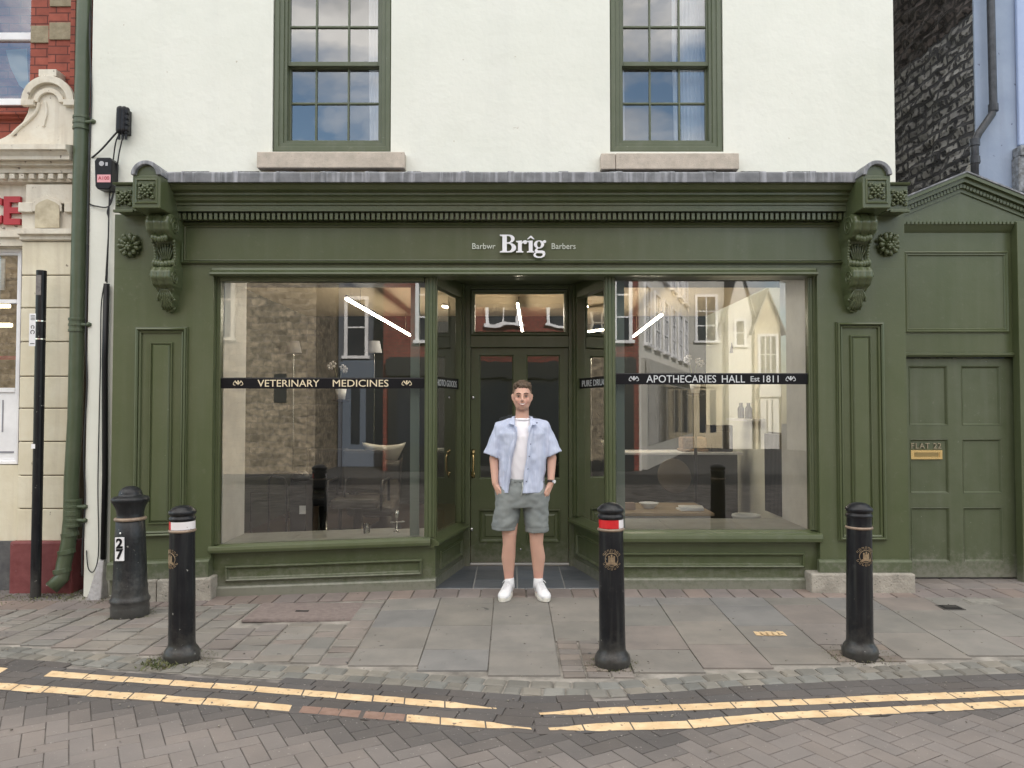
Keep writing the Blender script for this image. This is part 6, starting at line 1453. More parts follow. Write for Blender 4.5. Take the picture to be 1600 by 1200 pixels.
    # ---- open shirt
    m_ = MB(); m_.loft([(0,0.002,0.885,0.200,0.150),(0,0.002,0.98,0.195,0.148),(0,0,1.10,0.192,0.148),(0,-0.003,1.25,0.194,0.145),(0,0,1.38,0.198,0.138),(0,0.008,1.440,0.165,0.112),(0,0.014,1.485,0.105,0.09),(0,0.016,1.53,0.080,0.078)], 36)
    for s, ex, ez in ((-1, kk(769), zz(714)), (1, kk(864), zz(712))):
        a = Vector((s*0.165, 0.008, 1.415)); b = Vector((ex, -0.012, ez)); dd = (b-a)
        ax2 = dd.normalized(); u = Vector((0,1,0)); u = (u-ax2*u.dot(ax2)).normalized(); w3 = ax2.cross(u); rows = []
        for i in range(9):
            q = i/8; r_ = 0.070+0.004*q; c = a+dd*q
            rows.append([c+(u*math.cos(t_)*r_*0.86+w3*math.sin(t_)*r_*(1+0.06*q)) for t_ in [2*math.pi*k2/20 for k2 in range(20)]])
        m_.grid(rows, closeu=True); n0 = len(m_.v); m_.f.append(tuple(range(n0-20, n0))); m_.f.append(tuple(range(n0-161, n0-181, -1)))
        m_.ball(a, 0.070, 0.066, 0.064, 16, 12); m_.capsule((s*0.045,0.014,1.462), (s*0.178,0.010,1.420), 0.062, 0.062, 16)
    V, F, Nn = remesh(m_, 0.0075, 5)
    def opening(z):   # x range of the front opening
        l = interp([(0.88,-0.122),(0.95,-0.118),(1.1,-0.102),(1.25,-0.080),(1.36,-0.048),(1.44,-0.060),(1.5,-0.072)], z)
        r_ = interp([(0.88,0.008),(0.95,0.011),(1.1,0.030),(1.25,0.046),(1.36,0.060),(1.44,0.068),(1.5,0.076)], z)
        return l, r_
    V2 = []
    for v, n in zip(V, Nn):
        d = 0.0
        if abs(v.x) < 0.22:
            f_ = sstep((1.46-v.z)/0.15)
            d += 0.010*f_*math.sin(v.x*52+4*noise.noise(Vector((v.x*4, v.y*3, v.z*3.0))))*(0.4+0.6*abs(noise.noise(Vector((v.x*6,1,v.z*2)))))
            d += 0.013*noise.noise(Vector((v.x*8+v.z*4, v.y*5, v.z*6)))+0.006*noise.noise(Vector((v.x*22, v.y*14, v.z*20)))
            hem = sstep((1.0-v.z)/0.12); d += 0.008*hem*math.sin(v.x*38+1)
        else:
            d += 0.011*noise.noise(Vector((v.x*9, v.y*8, v.z*13)))+0.006*noise.noise(Vector((v.x*25, v.y*20, v.z*16)))
        V2.append(v+n*d)
    keep = []
    for f in F:
        c = sum((V[i] for i in f), Vector())/len(f); l, r_ = opening(c.z)
        if c.y < 0.02 and l < c.x < r_ and c.z > 0.86: continue
        if c.z < 0.905 and abs(c.x) < 0.26: continue
        if c.z > 1.505: continue
        keep.append(f)
    # open the sleeve ends
    kk2 = []
    for f in keep:
        c = sum((V[i] for i in f), Vector())/len(f); nn = sum((Nn[i] for i in f), Vector())/len(f)
        s = -1 if c.x < 0 else 1; ax2 = (Vector(((kk(769) if s < 0 else kk(864)), -0.012, zz(712)))-Vector((s*0.165,0.008,1.415))).normalized()
        if abs(c.x) > 0.2 and c.z < 1.27 and nn.dot(ax2) > 0.80: continue
        kk2.append(f)
    mb = MB(); mb.v = [W(p) for p in V2]; mb.f = kk2
    msh = mat('pale_blue_linen', (0.43,0.48,0.63), 0.85, col2=(0.50,0.55,0.69), nscale=7, bump=0.35, bscale=220, bdist=0.0015, streak=((0.60,0.64,0.78), 0.75, 95))
    sh = mb.build('open_shirt', msh, t, smooth=True)
    so_ = sh.modifiers.new('solid', 'SOLIDIFY'); so_.thickness = 0.004; so_.offset = 0
    # collar lapels and plackets
    mb = MB()
    def sheet(pts, th=0.006):
        f3 = [W(p) for p in pts]; b3 = [W((p[0], p[1]+th, p[2])) for p in pts]; n = len(pts)
        mb.add(f3+b3, [tuple(range(n)), tuple(range(2*n-1, n-1, -1))]+[(i, n+i, n+(i+1)%n, (i+1)%n) for i in range(n)])
    for s, tip, notch in ((-1, (kk(797), zz(663)), (kk(808), zz(680))), (1, (kk(838), zz(664)), (kk(826), zz(677)))):
        top = 0.066*s
        sheet([(top*1.05,-0.040,1.520),(top*1.25,-0.030,1.515),(s*0.118,-0.100,1.462),(tip[0],-0.128,tip[1]),(notch[0]+s*0.022,-0.138,zz(665)),(s*0.060,-0.112,1.455),(s*0.062,-0.072,1.49)])
        sheet([(s*0.060,-0.114,1.452),(notch[0]+s*0.026,-0.142,zz(664)),(notch[0]+s*0.012,-0.151,zz(671)),(notch[0]-s*0.004,-0.156,notch[1]),(s*0.045,-0.140,zz(668))])
    mb.tube([W((0.078*math.cos(R(a)), 0.02+0.066*math.sin(R(a)), 1.505+0.012*math.sin(R(a)))) for a in range(-35, 216, 10)], 0.013, 8)
    cl = mb.build('collar', msh, sh, smooth=False, bevel=0.002)
    mb = MB()
    for side_, idx in (('l', 0), ('r', 1)):
        rows = []
        for i in range(26):
            z = 0.905+(1.425-0.905)*i/25; x = opening(z)[idx]; s = -1 if idx == 0 else 1
            rx_2 = interp([(0.885,.200),(0.98,.195),(1.10,.192),(1.25,.194),(1.38,.198),(1.44,.165)], z); ry_2 = interp([(0.885,.148),(1.10,.146),(1.25,.146),(1.38,.136),(1.44,.108)], z)
            yq = lambda xx: -ry_2*max(0.05, 1-(abs(xx)/rx_2)**2.2)**(1/2.2)-0.009+0.003*math.sin(z*34+idx)
            w9 = 0.004*math.sin(z*26+idx*2)
            rows.append([W((x+w9-s*0.010, yq(x)-0.001, z)), W((x+s*0.024, yq(x+s*0.024)-0.001, z)), W((x+s*0.026, yq(x+s*0.026)+0.014, z)), W((x-s*0.004, yq(x)+0.014, z))])
        mb.grid(rows, closeu=True)
    mb.build('placket', msh, sh, smooth=True)
    mb = MB()
    for z in (1.30, 1.20, 1.10, 1.0): mb.ball(W((opening(z)[1]+0.014, -0.160, z)), 0.005, 0.003, 0.005, 8, 6)
    mb.ball(W((kk(838), -0.135, zz(661.5))), 0.008, 0.004, 0.005, 8, 6)
    mb.build('shirt_buttons', mat('navy_button', (0.05,0.06,0.12), 0.4), sh, smooth=True)
    # ---- shorts
    m_ = MB(); m_.loft([(0,0.005,0.78,0.20,0.135),(0,0.003,0.86,0.228,0.142),(0,0.0,0.905,0.224,0.140),(0,0.0,0.945,0.196,0.132),(0,0,1.01,0.172,0.122)], 32)
    for s, hc, hr, hzz in ((-1, (kk(768)+kk(808))/2, (kk(808)-kk(768))/2, zz(828)), (1, (kk(821)+kk(857))/2, (kk(857)-kk(821))/2, zz(831))):
        rows = []
        for i in range(12):
            q = i/11; cx_ = s*0.102*(1-q)+hc*q; z = 0.90*(1-q)+hzz*q; rx = 0.108*(1-q)+hr*q; ry = 0.135*(1-q)+0.112*q
            rows.append([(cx_+rx*math.cos(t_), 0.005+ry*math.sin(t_), z) for t_ in [2*math.pi*k2/24 for k2 in range(24)]])
        m_.grid(rows, closeu=True); n0 = len(m_.v); m_.f.append(tuple(range(n0-24, n0))); m_.f.append(tuple(range(n0-24*12+23, n0-24*12-1, -1)))
    V, F, Nn = remesh(m_, 0.008, 4)
    V2 = []
    for v, n in zip(V, Nn):
        s = -1 if v.x < 0 else 1
        d = 0.008*noise.noise(Vector((v.x*7+2, v.y*6, v.z*16+v.x*s*10)))+0.005*noise.noise(Vector((v.x*18, v.y*14, v.z*30)))
        d += 0.0015*math.sin(v.z*70+v.x*s*60)*sstep((v.z-0.62)/0.1)*sstep((0.92-v.z)/0.1)
        d -= 0.006*max(0, 1-abs(v.z-0.615)/0.006)
        d += 0.004*math.sin(v.x*130)*sstep((v.z-0.955)/0.03)
        V2.append(v+n*d)
    F2 = []
    for f in F:
        c = sum((V[i] for i in f), Vector())/len(f); nn = sum((Nn[i] for i in f), Vector())/len(f)
        if c.z < (0.594 if c.x < 0 else 0.578) and nn.z < -0.6: continue
        F2.append(f)
    mb = MB(); mb.v = [W(p) for p in V2]; mb.f = F2
    mss = mat('grey_green_cotton', (0.185,0.205,0.205), 0.9, col2=(0.235,0.255,0.25), nscale=9, bump=0.35, bscale=180, bdist=0.0015)
    sr = mb.build('shorts', mss, t, smooth=True); so_ = sr.modifiers.new('solid', 'SOLIDIFY'); so_.thickness = 0.004; so_.offset = 0
    mb = MB(); mb.loft([(OX,OY,0.985,0.174,0.125),(OX,OY,0.99,0.177,0.1275),(OX,OY,1.008,0.177,0.1275),(OX,OY,1.012,0.172,0.123)], 40); mb.build('waistband', mss, sr, smooth=True)
    mb = MB()
    for x0_, x1_, zz1 in ((0.0, -0.012, 0.885), (0.012, 0.022, 0.89)): mb.tube([W((x0_, -0.134, 0.99)), W((x0_+0.004, -0.148, 0.95)), W((x1_, -0.150, zz1))], 0.004, 6)
    mb.build('drawstring', mat('pale_cord', (0.5,0.53,0.5), 0.8), sr, smooth=True)
    # ---- socks, trainers
    for s, an, toe in ((-1, kk(796), kk(785.5)), (1, kk(841), kk(852.5))):
        mb = MB(); mb.loft([(OX+an,OY+0.03,0.11,0.045,0.050),(OX+an,OY+0.03,0.15,0.041,0.043),(OX+an,OY+0.028,0.185,0.038,0.040),(OX+an,OY+0.028,0.190,0.036,0.037)], 20)
        mb.build('sock', mat('white_sock', (0.74,0.74,0.76), 0.9), t, smooth=True)
        hp = Vector((an-s*0.004, 0.085, 0)); tp = Vector((toe, -0.175, 0)); D = (tp-hp).normalized(); Sx = Vector((D.y, -D.x, 0)); Lf = (tp-hp).length
        rows = []; rs_ = [(0.0,0.010,0.030,0.045),(0.02,0.026,0.070,0.1),(0.08,0.036,0.100,0.1),(0.25,0.039,0.112,0.1),(0.38,0.040,0.108,0.1),(0.50,0.043,0.086,0.1),(0.62,0.048,0.070,0.1),(0.78,0.050,0.058,0.1),(0.90,0.044,0.050,0.1),(0.97,0.030,0.040,0.1),(1.0,0.010,0.026,0.1)]
        up = MB()
        for q, hw, ht, _ in rs_:
            c = hp+D*Lf*q; row = []
            for k2 in range(20):
                a = 2*math.pi*k2/20; cx_ = math.copysign(abs(math.cos(a))**0.75, math.cos(a))*hw; cz_ = ht/2+math.copysign(abs(math.sin(a))**0.8, math.sin(a))*ht/2
                taper = 1-0.35*max(0, cz_/ht-0.5)
                row.append(c+Sx*cx_*taper+Vector((0,0,0.018+G0+cz_)))
            rows.append([W(p) for p in row])
        up.grid(rows, closeu=True); n0 = len(up.v); up.f.append(tuple(range(n0-20, n0))); up.f.append(tuple(range(19, -1, -1)))
        sho = up.build('trainer', mat('white_leather', (0.74,0.74,0.76), 0.45, bump=0.15, bscale=90, bdist=0.002), t, smooth=True)
        sm = MB(); rows = []
        for zq, k_ in ((0.0, 0.94), (0.004, 1.0), (0.026, 1.03), (0.032, 0.98)):
            row = []
            for q in [i/12 for i in range(13)]+[1-i/12 for i in range(13)]:
                pass
            n = 30
            for i in range(n):
                a = 2*math.pi*i/n; q = 0.5+0.5*math.cos(a)*1.03; hw = interp([(0,0.026),(0.1,0.040),(0.3,0.041),(0.5,0.043),(0.7,0.053),(0.85,0.052),(0.95,0.040),(1,0.030)], max(0, min(1, q)))
                sn = math.copysign(abs(math.sin(a))**0.45, math.sin(a)); row.append(W(hp+D*Lf*q+Sx*hw*sn*k_+Vector((0,0,G0+zq))))
            rows.append(row)
        sm.grid(rows, closeu=True); n0 = len(sm.v); sm.f.append(tuple(range(n0-30, n0))); sm.f.append(tuple(range(29, -1, -1))); sm.build('sole', mat('cream_rubber', (0.66,0.64,0.58), 0.6), sho, smooth=True)
        lc = MB()
        for i in range(5):
            q = 0.42+0.065*i; c = hp+D*Lf*q; ht = interp([(0.38,0.112),(0.5,0.092),(0.62,0.075),(0.75,0.066)], q)
            lc.tube([W(c+Sx*(-0.022)+Vector((0,0,G0+0.008+ht))), W(c+Vector((0,0,G0+0.021+ht))), W(c+Sx*0.022+D*0.01+Vector((0,0,G0+0.008+ht)))], 0.003, 5)
        c = hp+D*Lf*0.40
        for s2 in (-1, 1): lc.tube([W(c+Vector((0,0,G0+0.125))), W(c+Sx*s2*0.022+Vector((0,0,G0+0.138))), W(c+Sx*s2*0.036+D*0.01+Vector((0,0,G0+0.118)))], 0.0028, 5)
        lc.build('laces', bpy.data.materials['white_sock'], sho, smooth=True)
    # ---- watch
    wr = Vector((kk(860),-0.05,0.975)); el_ = Vector((kk(862),0.0,1.18)); d = (el_-wr).normalized(); c = wr+d*0.015
    u = d.orthogonal().normalized(); w3 = d.cross(u); wm = MB(); rows = []
    for q, r_ in ((-0.009,0.029),(-0.009,0.032),(0.009,0.032),(0.009,0.029)): rows.append([W(c+d*q+(u*math.cos(a)+w3*math.sin(a))*r_) for a in [2*math.pi*i/24 for i in range(24)]])
    wm.grid(rows, closeu=True, closev=True); wt = wm.build('watch_strap', mat('brown_leather_strap', (0.04,0.025,0.02), 0.5), t, smooth=True)
    fdv = Vector((0.75,-0.66,0)).normalized(); wm = MB(); wm.cyl(W(c+fdv*0.028), W(c+fdv*0.038), 0.017, n=20); wm.build('watch_case', 'steel', wt)
    wm = MB(); wm.cyl(W(c+fdv*0.038), W(c+fdv*0.0395), 0.0145, n=20); wm.build('watch_face', 'white', wt)
person()

# ================================================================ INSIDE THE SHOP
def inside():
    B = mat('black_furniture', (0.015,0.015,0.016), 0.4); WOOD = mat('counter_wood', (0.28,0.2,0.12), 0.5, col2=(0.36,0.27,0.17), nscale=6); WH = M['white']
    TUBE = mat('lit_tube', (1,0.95,0.85), 0.4, emis=((1.0,0.88,0.70), 28.0)); LS = mat('lamp_shade_fabric', (0.22,0.225,0.25), 0.8)
    def P(px, py, Y): return (XX(px, Y, py), Y, ZZ(py, Y))
    # strip lights
    for lab, x0, y0, x1, y1 in (('long lit strip light hanging over the left side of the shop', -1.69, 7.8, -1.56, 12.0), ('lit strip light hanging over the right side of the shop', 1.79, 9.15, 1.90, 12.0), ('lit strip light seen through the glass over the door', 0.06, 8.2, 0.16, 11.5)):
        t = thing('strip_light', lab, 'ceiling light', ((x0+x1)/2, (y0+y1)/2, 2.7), 'strip lights hanging in the shop')
        for nm, z, r_, mm in (('diffuser', 2.70, 0.010, TUBE), ('housing', 2.727, 0.012, B)):
            mb = MB(); mb.obox(((x0+x1)/2, (y0+y1)/2, 0), (x1-x0, y1-y0), math.hypot(x1-x0, y1-y0)/2, r_, z-0.010, z+0.010); mb.build(nm, mm, t)
        mb = MB(); 
        for q in (0.15, 0.85): xx = x0+(x1-x0)*q; yy = y0+(y1-y0)*q; mb.cyl((xx, yy, 2.755), (xx, yy, 3.06 if yy > 8.16 else 2.87), 0.003, n=6)
        mb.build('suspension_wire', 'steel', t)
    # low cabinet in the right window
    x0, x1 = 0.78, 2.0; ya, yb = 7.62, 8.45; zt = 0.55
    t = thing('low_cabinet', 'low white cabinet with a wooden top inside the right window', 'cabinet', ((x0+x1)/2, (ya+yb)/2, 0.05))
    mb = MB(); mb.box(x0, x1, ya, yb, zt-0.03, zt); mb.build('top', WOOD, t, bevel=0.004)
    mb = MB(); mb.box(x0+0.02, x1-0.03, ya+0.04, yb-0.02, 0.05, zt-0.031); mb.build('carcass', mat('cabinet_white', (0.6,0.6,0.6), 0.5), t)
    for i in range(3):
        if i == 1: continue
        a = x0+0.04+i*(x1-x0-0.08)/3; b = a+(x1-x0-0.08)/3-0.03
        mb = MB(); mb.rect(a, b, 0.12, zt-0.07, [(0, ya+0.0395), (0, ya+0.022), (0.03, ya+0.022), (0.034, ya+0.03)], cap=True); mb.build('drawer', bpy.data.materials['cabinet_white'], t)
    mb = MB(); a = x0+0.04+(x1-x0-0.08)/3; mb.box(a, a+(x1-x0-0.08)/3-0.03, ya+0.03, ya+0.039, 0.12, zt-0.06); mb.build('open_shelf', B, t)
    c = P(1014, 783, 8.0); t = tag(MB().lathe(c[0], 8.0, [(0,0),(0.05,0),(0.06,0.01),(0.10,0.05),(0.105,0.055),(0.095,0.052),(0.055,0.018),(0,0.014)], 28, zt+0.001).build('bowl', WH, smooth=True), 'white bowl on the low cabinet in the right window', 'bowl')
    mb = MB(); c = P(1076, 788, 7.9); 
    for i, (dx_, a) in enumerate(((0, 0.1), (0.01, -0.15))): mb.obox((c[0]+dx_, 7.85, 0), (1, a), 0.12, 0.085, zt+0.002+i*0.02, zt+0.019+i*0.02)
    tag(mb.build('magazines', WH, bevel=0.002), 'small pile of open magazines on the low cabinet', 'magazines')
    mb = MB(); mb.obox((P(984, 785, 7.9)[0], 7.9, 0), (1, 0.1), 0.05, 0.04, zt+0.001, zt+0.07); tag(mb.build('small_box', mat('card_box', (0.3,0.22,0.18), 0.7), bevel=0.003), 'small brown box at the left end of the low cabinet', 'box')
    # reception counter
    xa_, xb_ = P(905, 708, 10)[0], P(1160, 708, 10)[0]; zc = ZZ(708, 10)
    t = thing('reception_counter', 'long dark counter with a pale thin top at the back right of the shop', 'counter', ((xa_+xb_)/2, 10.3, 0.05))
    mb = MB(); mb.box(xa_, xb_, 9.98, 10.6, zc-0.02, zc+0.01); mb.build('top', WH, t, bevel=0.003)
    mb = MB(); mb.box(xa_+0.05, xb_-0.05, 10.05, 10.55, 0.05, zc-0.021); mb.build('base', mat('dark_olive_panel', (0.035,0.035,0.025), 0.6), t)
    # bread-like basket and rack on the counter
    mb = MB(); c = P(1084, 705, 10.2)
    x0, x1 = P(1062, 700, 10.2)[0], P(1105, 700, 10.2)[0]; mb.box(x0, x1, 10.1, 10.4, zc+0.011, zc+0.05); mb.box(x0+0.02, x1-0.02, 10.12, 10.38, zc+0.05, zc+0.2)
    t = tag(mb.build('wicker_basket', mat('wicker', (0.32,0.21,0.13), 0.8, col2=(0.2,0.13,0.08), nscale=30, bump=0.8), bevel=0.02), 'wicker basket sitting on the back counter', 'basket')
    mb = MB(); x0, x1 = P(1108, 690, 10.2)[0], P(1142, 690, 10.2)[0]; mb.box(x0, x1, 10.1, 10.4, zc+0.011, zc+0.36); mb.box(x0+0.05, x1-0.05, 10.08, 10.1, zc+0.1, zc+0.28)
    tag(mb.build('coffee_machine', B, bevel=0.015), 'black coffee machine beside the wicker basket', 'coffee machine')
    # round backed chair
    c = P(1058, 765, 9.0); t = thing('round_back_chair', 'chair with a round cane back behind the low cabinet', 'chair', (c[0], 9.0, 0.05))
    mb = MB(); mb.lathe(c[0], 0, [(0.0,-0.012),(0.19,-0.012),(0.2,0),(0.19,0.012),(0,0.012)], 28); mb.v = [(v[0], 9.15+v[2]+0.12*(v[1]/0.26), 0.78+v[1]) for v in mb.v]; mb.build('backrest', mat('cane_back', (0.09,0.07,0.045), 0.8), t, smooth=True)
    mb = MB(); mb.box(c[0]-0.24, c[0]+0.24, 8.7, 9.15, 0.42, 0.48); mb.build('seat', B, t, bevel=0.02)
    for sx, sy in ((-1,8.74),(1,8.74),(-1,9.1),(1,9.1)): mb = MB(); mb.cyl((c[0]+sx*0.2, sy, 0.051), (c[0]+sx*0.18, sy, 0.42), 0.015, n=8); mb.build('leg', B, t)
    # white bin
    c = P(1166, 815, 8.1); mb = MB(); mb.lathe(c[0], 8.1, [(0,0),(0.10,0),(0.135,0.38),(0.15,0.40),(0.145,0.42),(0.12,0.41),(0.09,0.02),(0,0.02)], 24, 0.051)
    tag(mb.build('waste_bin', mat('bin_liner_white', (0.55,0.57,0.58), 0.5), smooth=True), 'white lined waste bin beside the right window reveal', 'bin')
    # wall panel radiator / black shelf at right
    mb = MB(); x_ = 3.05
    for i in range(14): mb.box(x_, x_+0.10, 8.7+i*0.045, 8.72+i*0.045, 0.35, 1.28)
    mb.box(x_+0.06, x_+0.12, 8.68, 9.34, 0.33, 1.3); tag(mb.build('radiator', B, bevel=0.004), 'dark column radiator on the right wall of the shop', 'radiator')
    mb = MB(); mb.box(2.9, 3.17, 9.5, 10.4, 1.42, 1.45); t = tag(mb.build('wall_shelf', WH), 'thin white shelf on the right wall of the shop', 'shelf')
    for i in range(4): mb = MB(); mb.lathe(2.98+0.03*(i%2), 9.65+i*0.16, [(0,0),(0.035,0),(0.035,0.13),(0.015,0.16),(0.015,0.2),(0,0.2)], 14, 1.451); tag(mb.build('bottle', B, smooth=True), 'dark bottle on the white wall shelf', 'bottle', 'bottles on the wall shelf')
    # floor lamps
    for px, lab in ((459, 'slim floor lamp nearer the left end of the shop'), (585, 'slim floor lamp below the long strip light'), (1152, 'slim floor lamp near the right wall of the shop')):
        c = P(px, 550, 10.9); zt2 = ZZ(533, 10.9); t = thing('floor_lamp', lab, 'lamp', (c[0], 10.9, 0.05), 'slim floor lamps in the shop')
        mb = MB(); mb.lathe(c[0], 10.9, [(0.11,-0.17),(0.075,0.0),(0.072,0.0),(0.107,-0.17)], 24, zt2); mb.build('lamp_shade', LS, t, smooth=True)
        mb = MB(); mb.cyl((c[0], 10.9, 0.07), (c[0], 10.9, zt2-0.05), 0.009, n=8); mb.build('pole', 'steel', t)
        mb = MB(); mb.lathe(c[0], 10.9, [(0,0),(0.13,0),(0.13,0.015),(0,0.02)], 24, 0.051); mb.build('base', B, t)
    # backwash unit
    c = P(600, 710, 9.8); t = thing('backwash_chair', 'reclining wash chair with a white basin on the left of the shop', 'wash chair', (c[0], 9.5, 0.05))
    mb = MB(); rows = []
    for q, (hx, hy, z) in enumerate(((0.08,0.08,0.86),(0.17,0.15,0.92),(0.26,0.20,1.05),(0.28,0.21,1.10),(0.255,0.185,1.09),(0.15,0.12,0.97),(0.02,0.02,0.93))): rows.append([(c[0]+hx*math.cos(2*math.pi*i/24), 9.8+hy*math.sin(2*math.pi*i/24), z+0.05*(hx > .2)*math.cos(2*math.pi*i/24)**2) for i in range(24)])
    mb.grid(rows, closeu=True); mb.build('basin', mat('glazed_ceramic', (0.7,0.68,0.62), 0.15), t, smooth=True)
    mb = MB(); mb.lathe(c[0]+0.02, 9.85, [(0.2,0),(0.2,0.03),(0.09,0.1),(0.07,0.82),(0,0.82)], 20, 0.051); mb.build('pedestal', B, t, smooth=True)
    mb = MB(); mb.prismx([(9.5,0.9),(9.6,0.95),(9.35,0.5),(8.8,0.45),(8.8,0.35),(9.4,0.36)], c[0]-0.26, c[0]+0.26); mb.build('seat', mat('taupe_vinyl', (0.07,0.06,0.05), 0.5), t, bevel=0.03)
    # barber chairs
    for px, Y, lab in ((505, 8.6, 'black barber chair in the middle of the left display window'), (560, 8.4, 'second barber chair right of the first, in the left display window')):
        c = P(px, 760, Y); x = c[0]; t = thing('barber_chair', lab, 'barber chair', (x, Y, 0.05), 'barber chairs behind the left window')
        S = bpy.data.materials['black_furniture'] if px == 505 else bpy.data.materials['taupe_vinyl']
        mb = MB(); mb.box(x-0.25, x+0.25, Y-0.25, Y+0.25, 0.52, 0.62); mb.build('seat', S, t, bevel=0.03)
        mb = MB(); mb.box(x-0.24, x+0.24, Y+0.22, Y+0.32, 0.64, 1.12); mb.build('backrest', S, t, bevel=0.04)
        for s in (-1, 1): mb = MB(); mb.tube([(x+s*0.29,Y+0.25,0.55),(x+s*0.29,Y+0.25,0.8),(x+s*0.29,Y-0.2,0.8),(x+s*0.29,Y-0.25,0.72),(x+s*0.29,Y-0.25,0.5)], 0.016, 8); mb.build('armrest', B, t, smooth=True)
        mb = MB(); mb.lathe(x, Y, [(0.28,0),(0.28,0.02),(0.06,0.05),(0.045,0.46),(0,0.46)], 24, 0.051); mb.build('pedestal', 'steel', t, smooth=True)
    # tubular frame and dark cabinet close to the left window
    mb = MB(); f = lambda a, b: P(a, b, 7.75)
    mb.tube([f(365,744), f(425,742), f(444,748), f(448,760), f(448,815)], 0.013, 8); mb.tube([f(420,815), f(420,750), f(428,740), f(465,738), f(472,742)], 0.013, 8); mb.tube([f(392,815), f(392,770), f(420,770)], 0.010, 8)
    for a in (448, 420, 392): p = f(a, 815); mb.cyl((p[0], p[1], 0.051), p, 0.012, n=8)
    tag(mb.build('tubular_rail', B, smooth=True), 'black bent tube frame just inside the left window', 'frame')
    x0, x1 = P(453, 780, 7.9)[0], P(478, 780, 7.9)[0]; t = thing('tool_trolley', 'tall narrow black trolley just inside the left window', 'trolley', ((x0+x1)/2, 8.0, 0.05))
    mb = MB(); mb.box(x0, x1, 7.9, 8.2, 0.10, ZZ(752, 7.9)); mb.build('body', B, t, bevel=0.01)
    mb = MB(); mb.lathe((x0+x1)/2, 8.0, [(0,0),(0.09,0),(0.10,0.04),(0.06,0.09),(0,0.09)], 16, ZZ(752,7.9)); mb.build('tray', B, t, smooth=True)
    for a in (x0+0.02, x1-0.02): mb = MB(); mb.ball((a, 7.95, 0.076), 0.025, n=10, m=8); mb.build('castor', B, t)
    mb = MB(); mb.box(x0+0.1, x1+0.0, 7.89, 7.899, ZZ(803,7.9), ZZ(790,7.9)); mb.build('label', WH, t)
    # glass stool / crystal ornaments on the ledge
    for px in (585, 592):
        c = P(px+30, 830, 7.0)
    t = None
    c = P(620, 835, 7.02); zb0 = warp(c[0], zgl[1]-0.005)
    mb = MB(); mb.lathe(c[0], 7.02, [(0,0),(0.03,0),(0.03,0.008),(0.006,0.015),(0.006,0.13),(0.018,0.135),(0.018,0.19),(0.004,0.2),(0,0.2)], 14, zb0); mb.cyl((c[0]-0.06, 7.02, zb0+0.09), (c[0]+0.07, 7.02, zb0+0.095), 0.006, n=8)
    tag(mb.build('chrome_stand', 'steel', smooth=True), 'small chrome stand on the left window ledge', 'ornament')
    c = P(573, 838, 7.02); zb0 = warp(c[0], zgl[1]-0.005); mb = MB(); mb.lathe(c[0], 7.02, [(0,0),(0.03,0),(0.033,0.09),(0.028,0.09),(0.026,0.01),(0,0.01)], 18, zb0)
    tag(mb.build('glass_tumbler', 'glass', smooth=True), 'clear glass tumbler on the left window ledge', 'glass')
    # orchids on tall stands
    for px, py, lab in ((533, 572, 'white orchid on a tall black stand in the left side of the shop'), (1086, 562, 'white orchid on a tall black stand in the right side of the shop')):
        Y = 9.6; c = P(px, py, Y); t = thing('orchid', lab, 'orchid', (c[0], Y, 0.05), 'white orchids on stands')
        zz0 = c[2]-0.42
        mb = MB(); mb.lathe(c[0], Y, [(0,0),(0.16,0),(0.16,0.02),(0.02,0.03),(0.02,zz0-0.08),(0.11,zz0-0.07),(0.11,zz0-0.05),(0,zz0-0.05)], 18, 0.051); mb.build('stand', B, t)
        mb = MB(); mb.lathe(c[0], Y, [(0,0),(0.05,0),(0.07,0.13),(0.065,0.13),(0,0.12)], 18, zz0+0.002); mb.build('pot', WH, t, smooth=True)
        mb = MB(); st = []
        for s in (-1, 1):
            pts = [(c[0]+s*0.10*q-0.03, Y-0.05*q, zz0+0.12+0.30*math.sin(q*2.3)-0.02*s) for q in [i/8 for i in range(9)]]; mb.tube(pts, 0.004, 5); st.append(pts)
        for i in range(5): a = i*1.3; mb.add([(c[0], Y, zz0+0.12), (c[0]+0.1*math.cos(a)-0.02, Y+0.1*math.sin(a), zz0+0.2), (c[0]+0.18*math.cos(a), Y+0.16*math.sin(a), zz0+0.15), (c[0]+0.1*math.cos(a)+0.02, Y+0.1*math.sin(a)+0.02, zz0+0.2)], [(0,1,2,3)])
        mb.build('stem', 'weed', t)
        mb = MB()
        for pts in st:
            for p in pts[5::2]:
                for k_ in range(5): a = k_*1.257+p[0]; mb.ball((p[0]+0.028*math.cos(a), p[1]-0.02, p[2]+0.028*math.sin(a)), 0.017, 0.007, 0.017, 8, 6)
        mb.build('petals', mat('orchid_white', (0.45,0.44,0.45), 0.6), t, smooth=True)
inside()

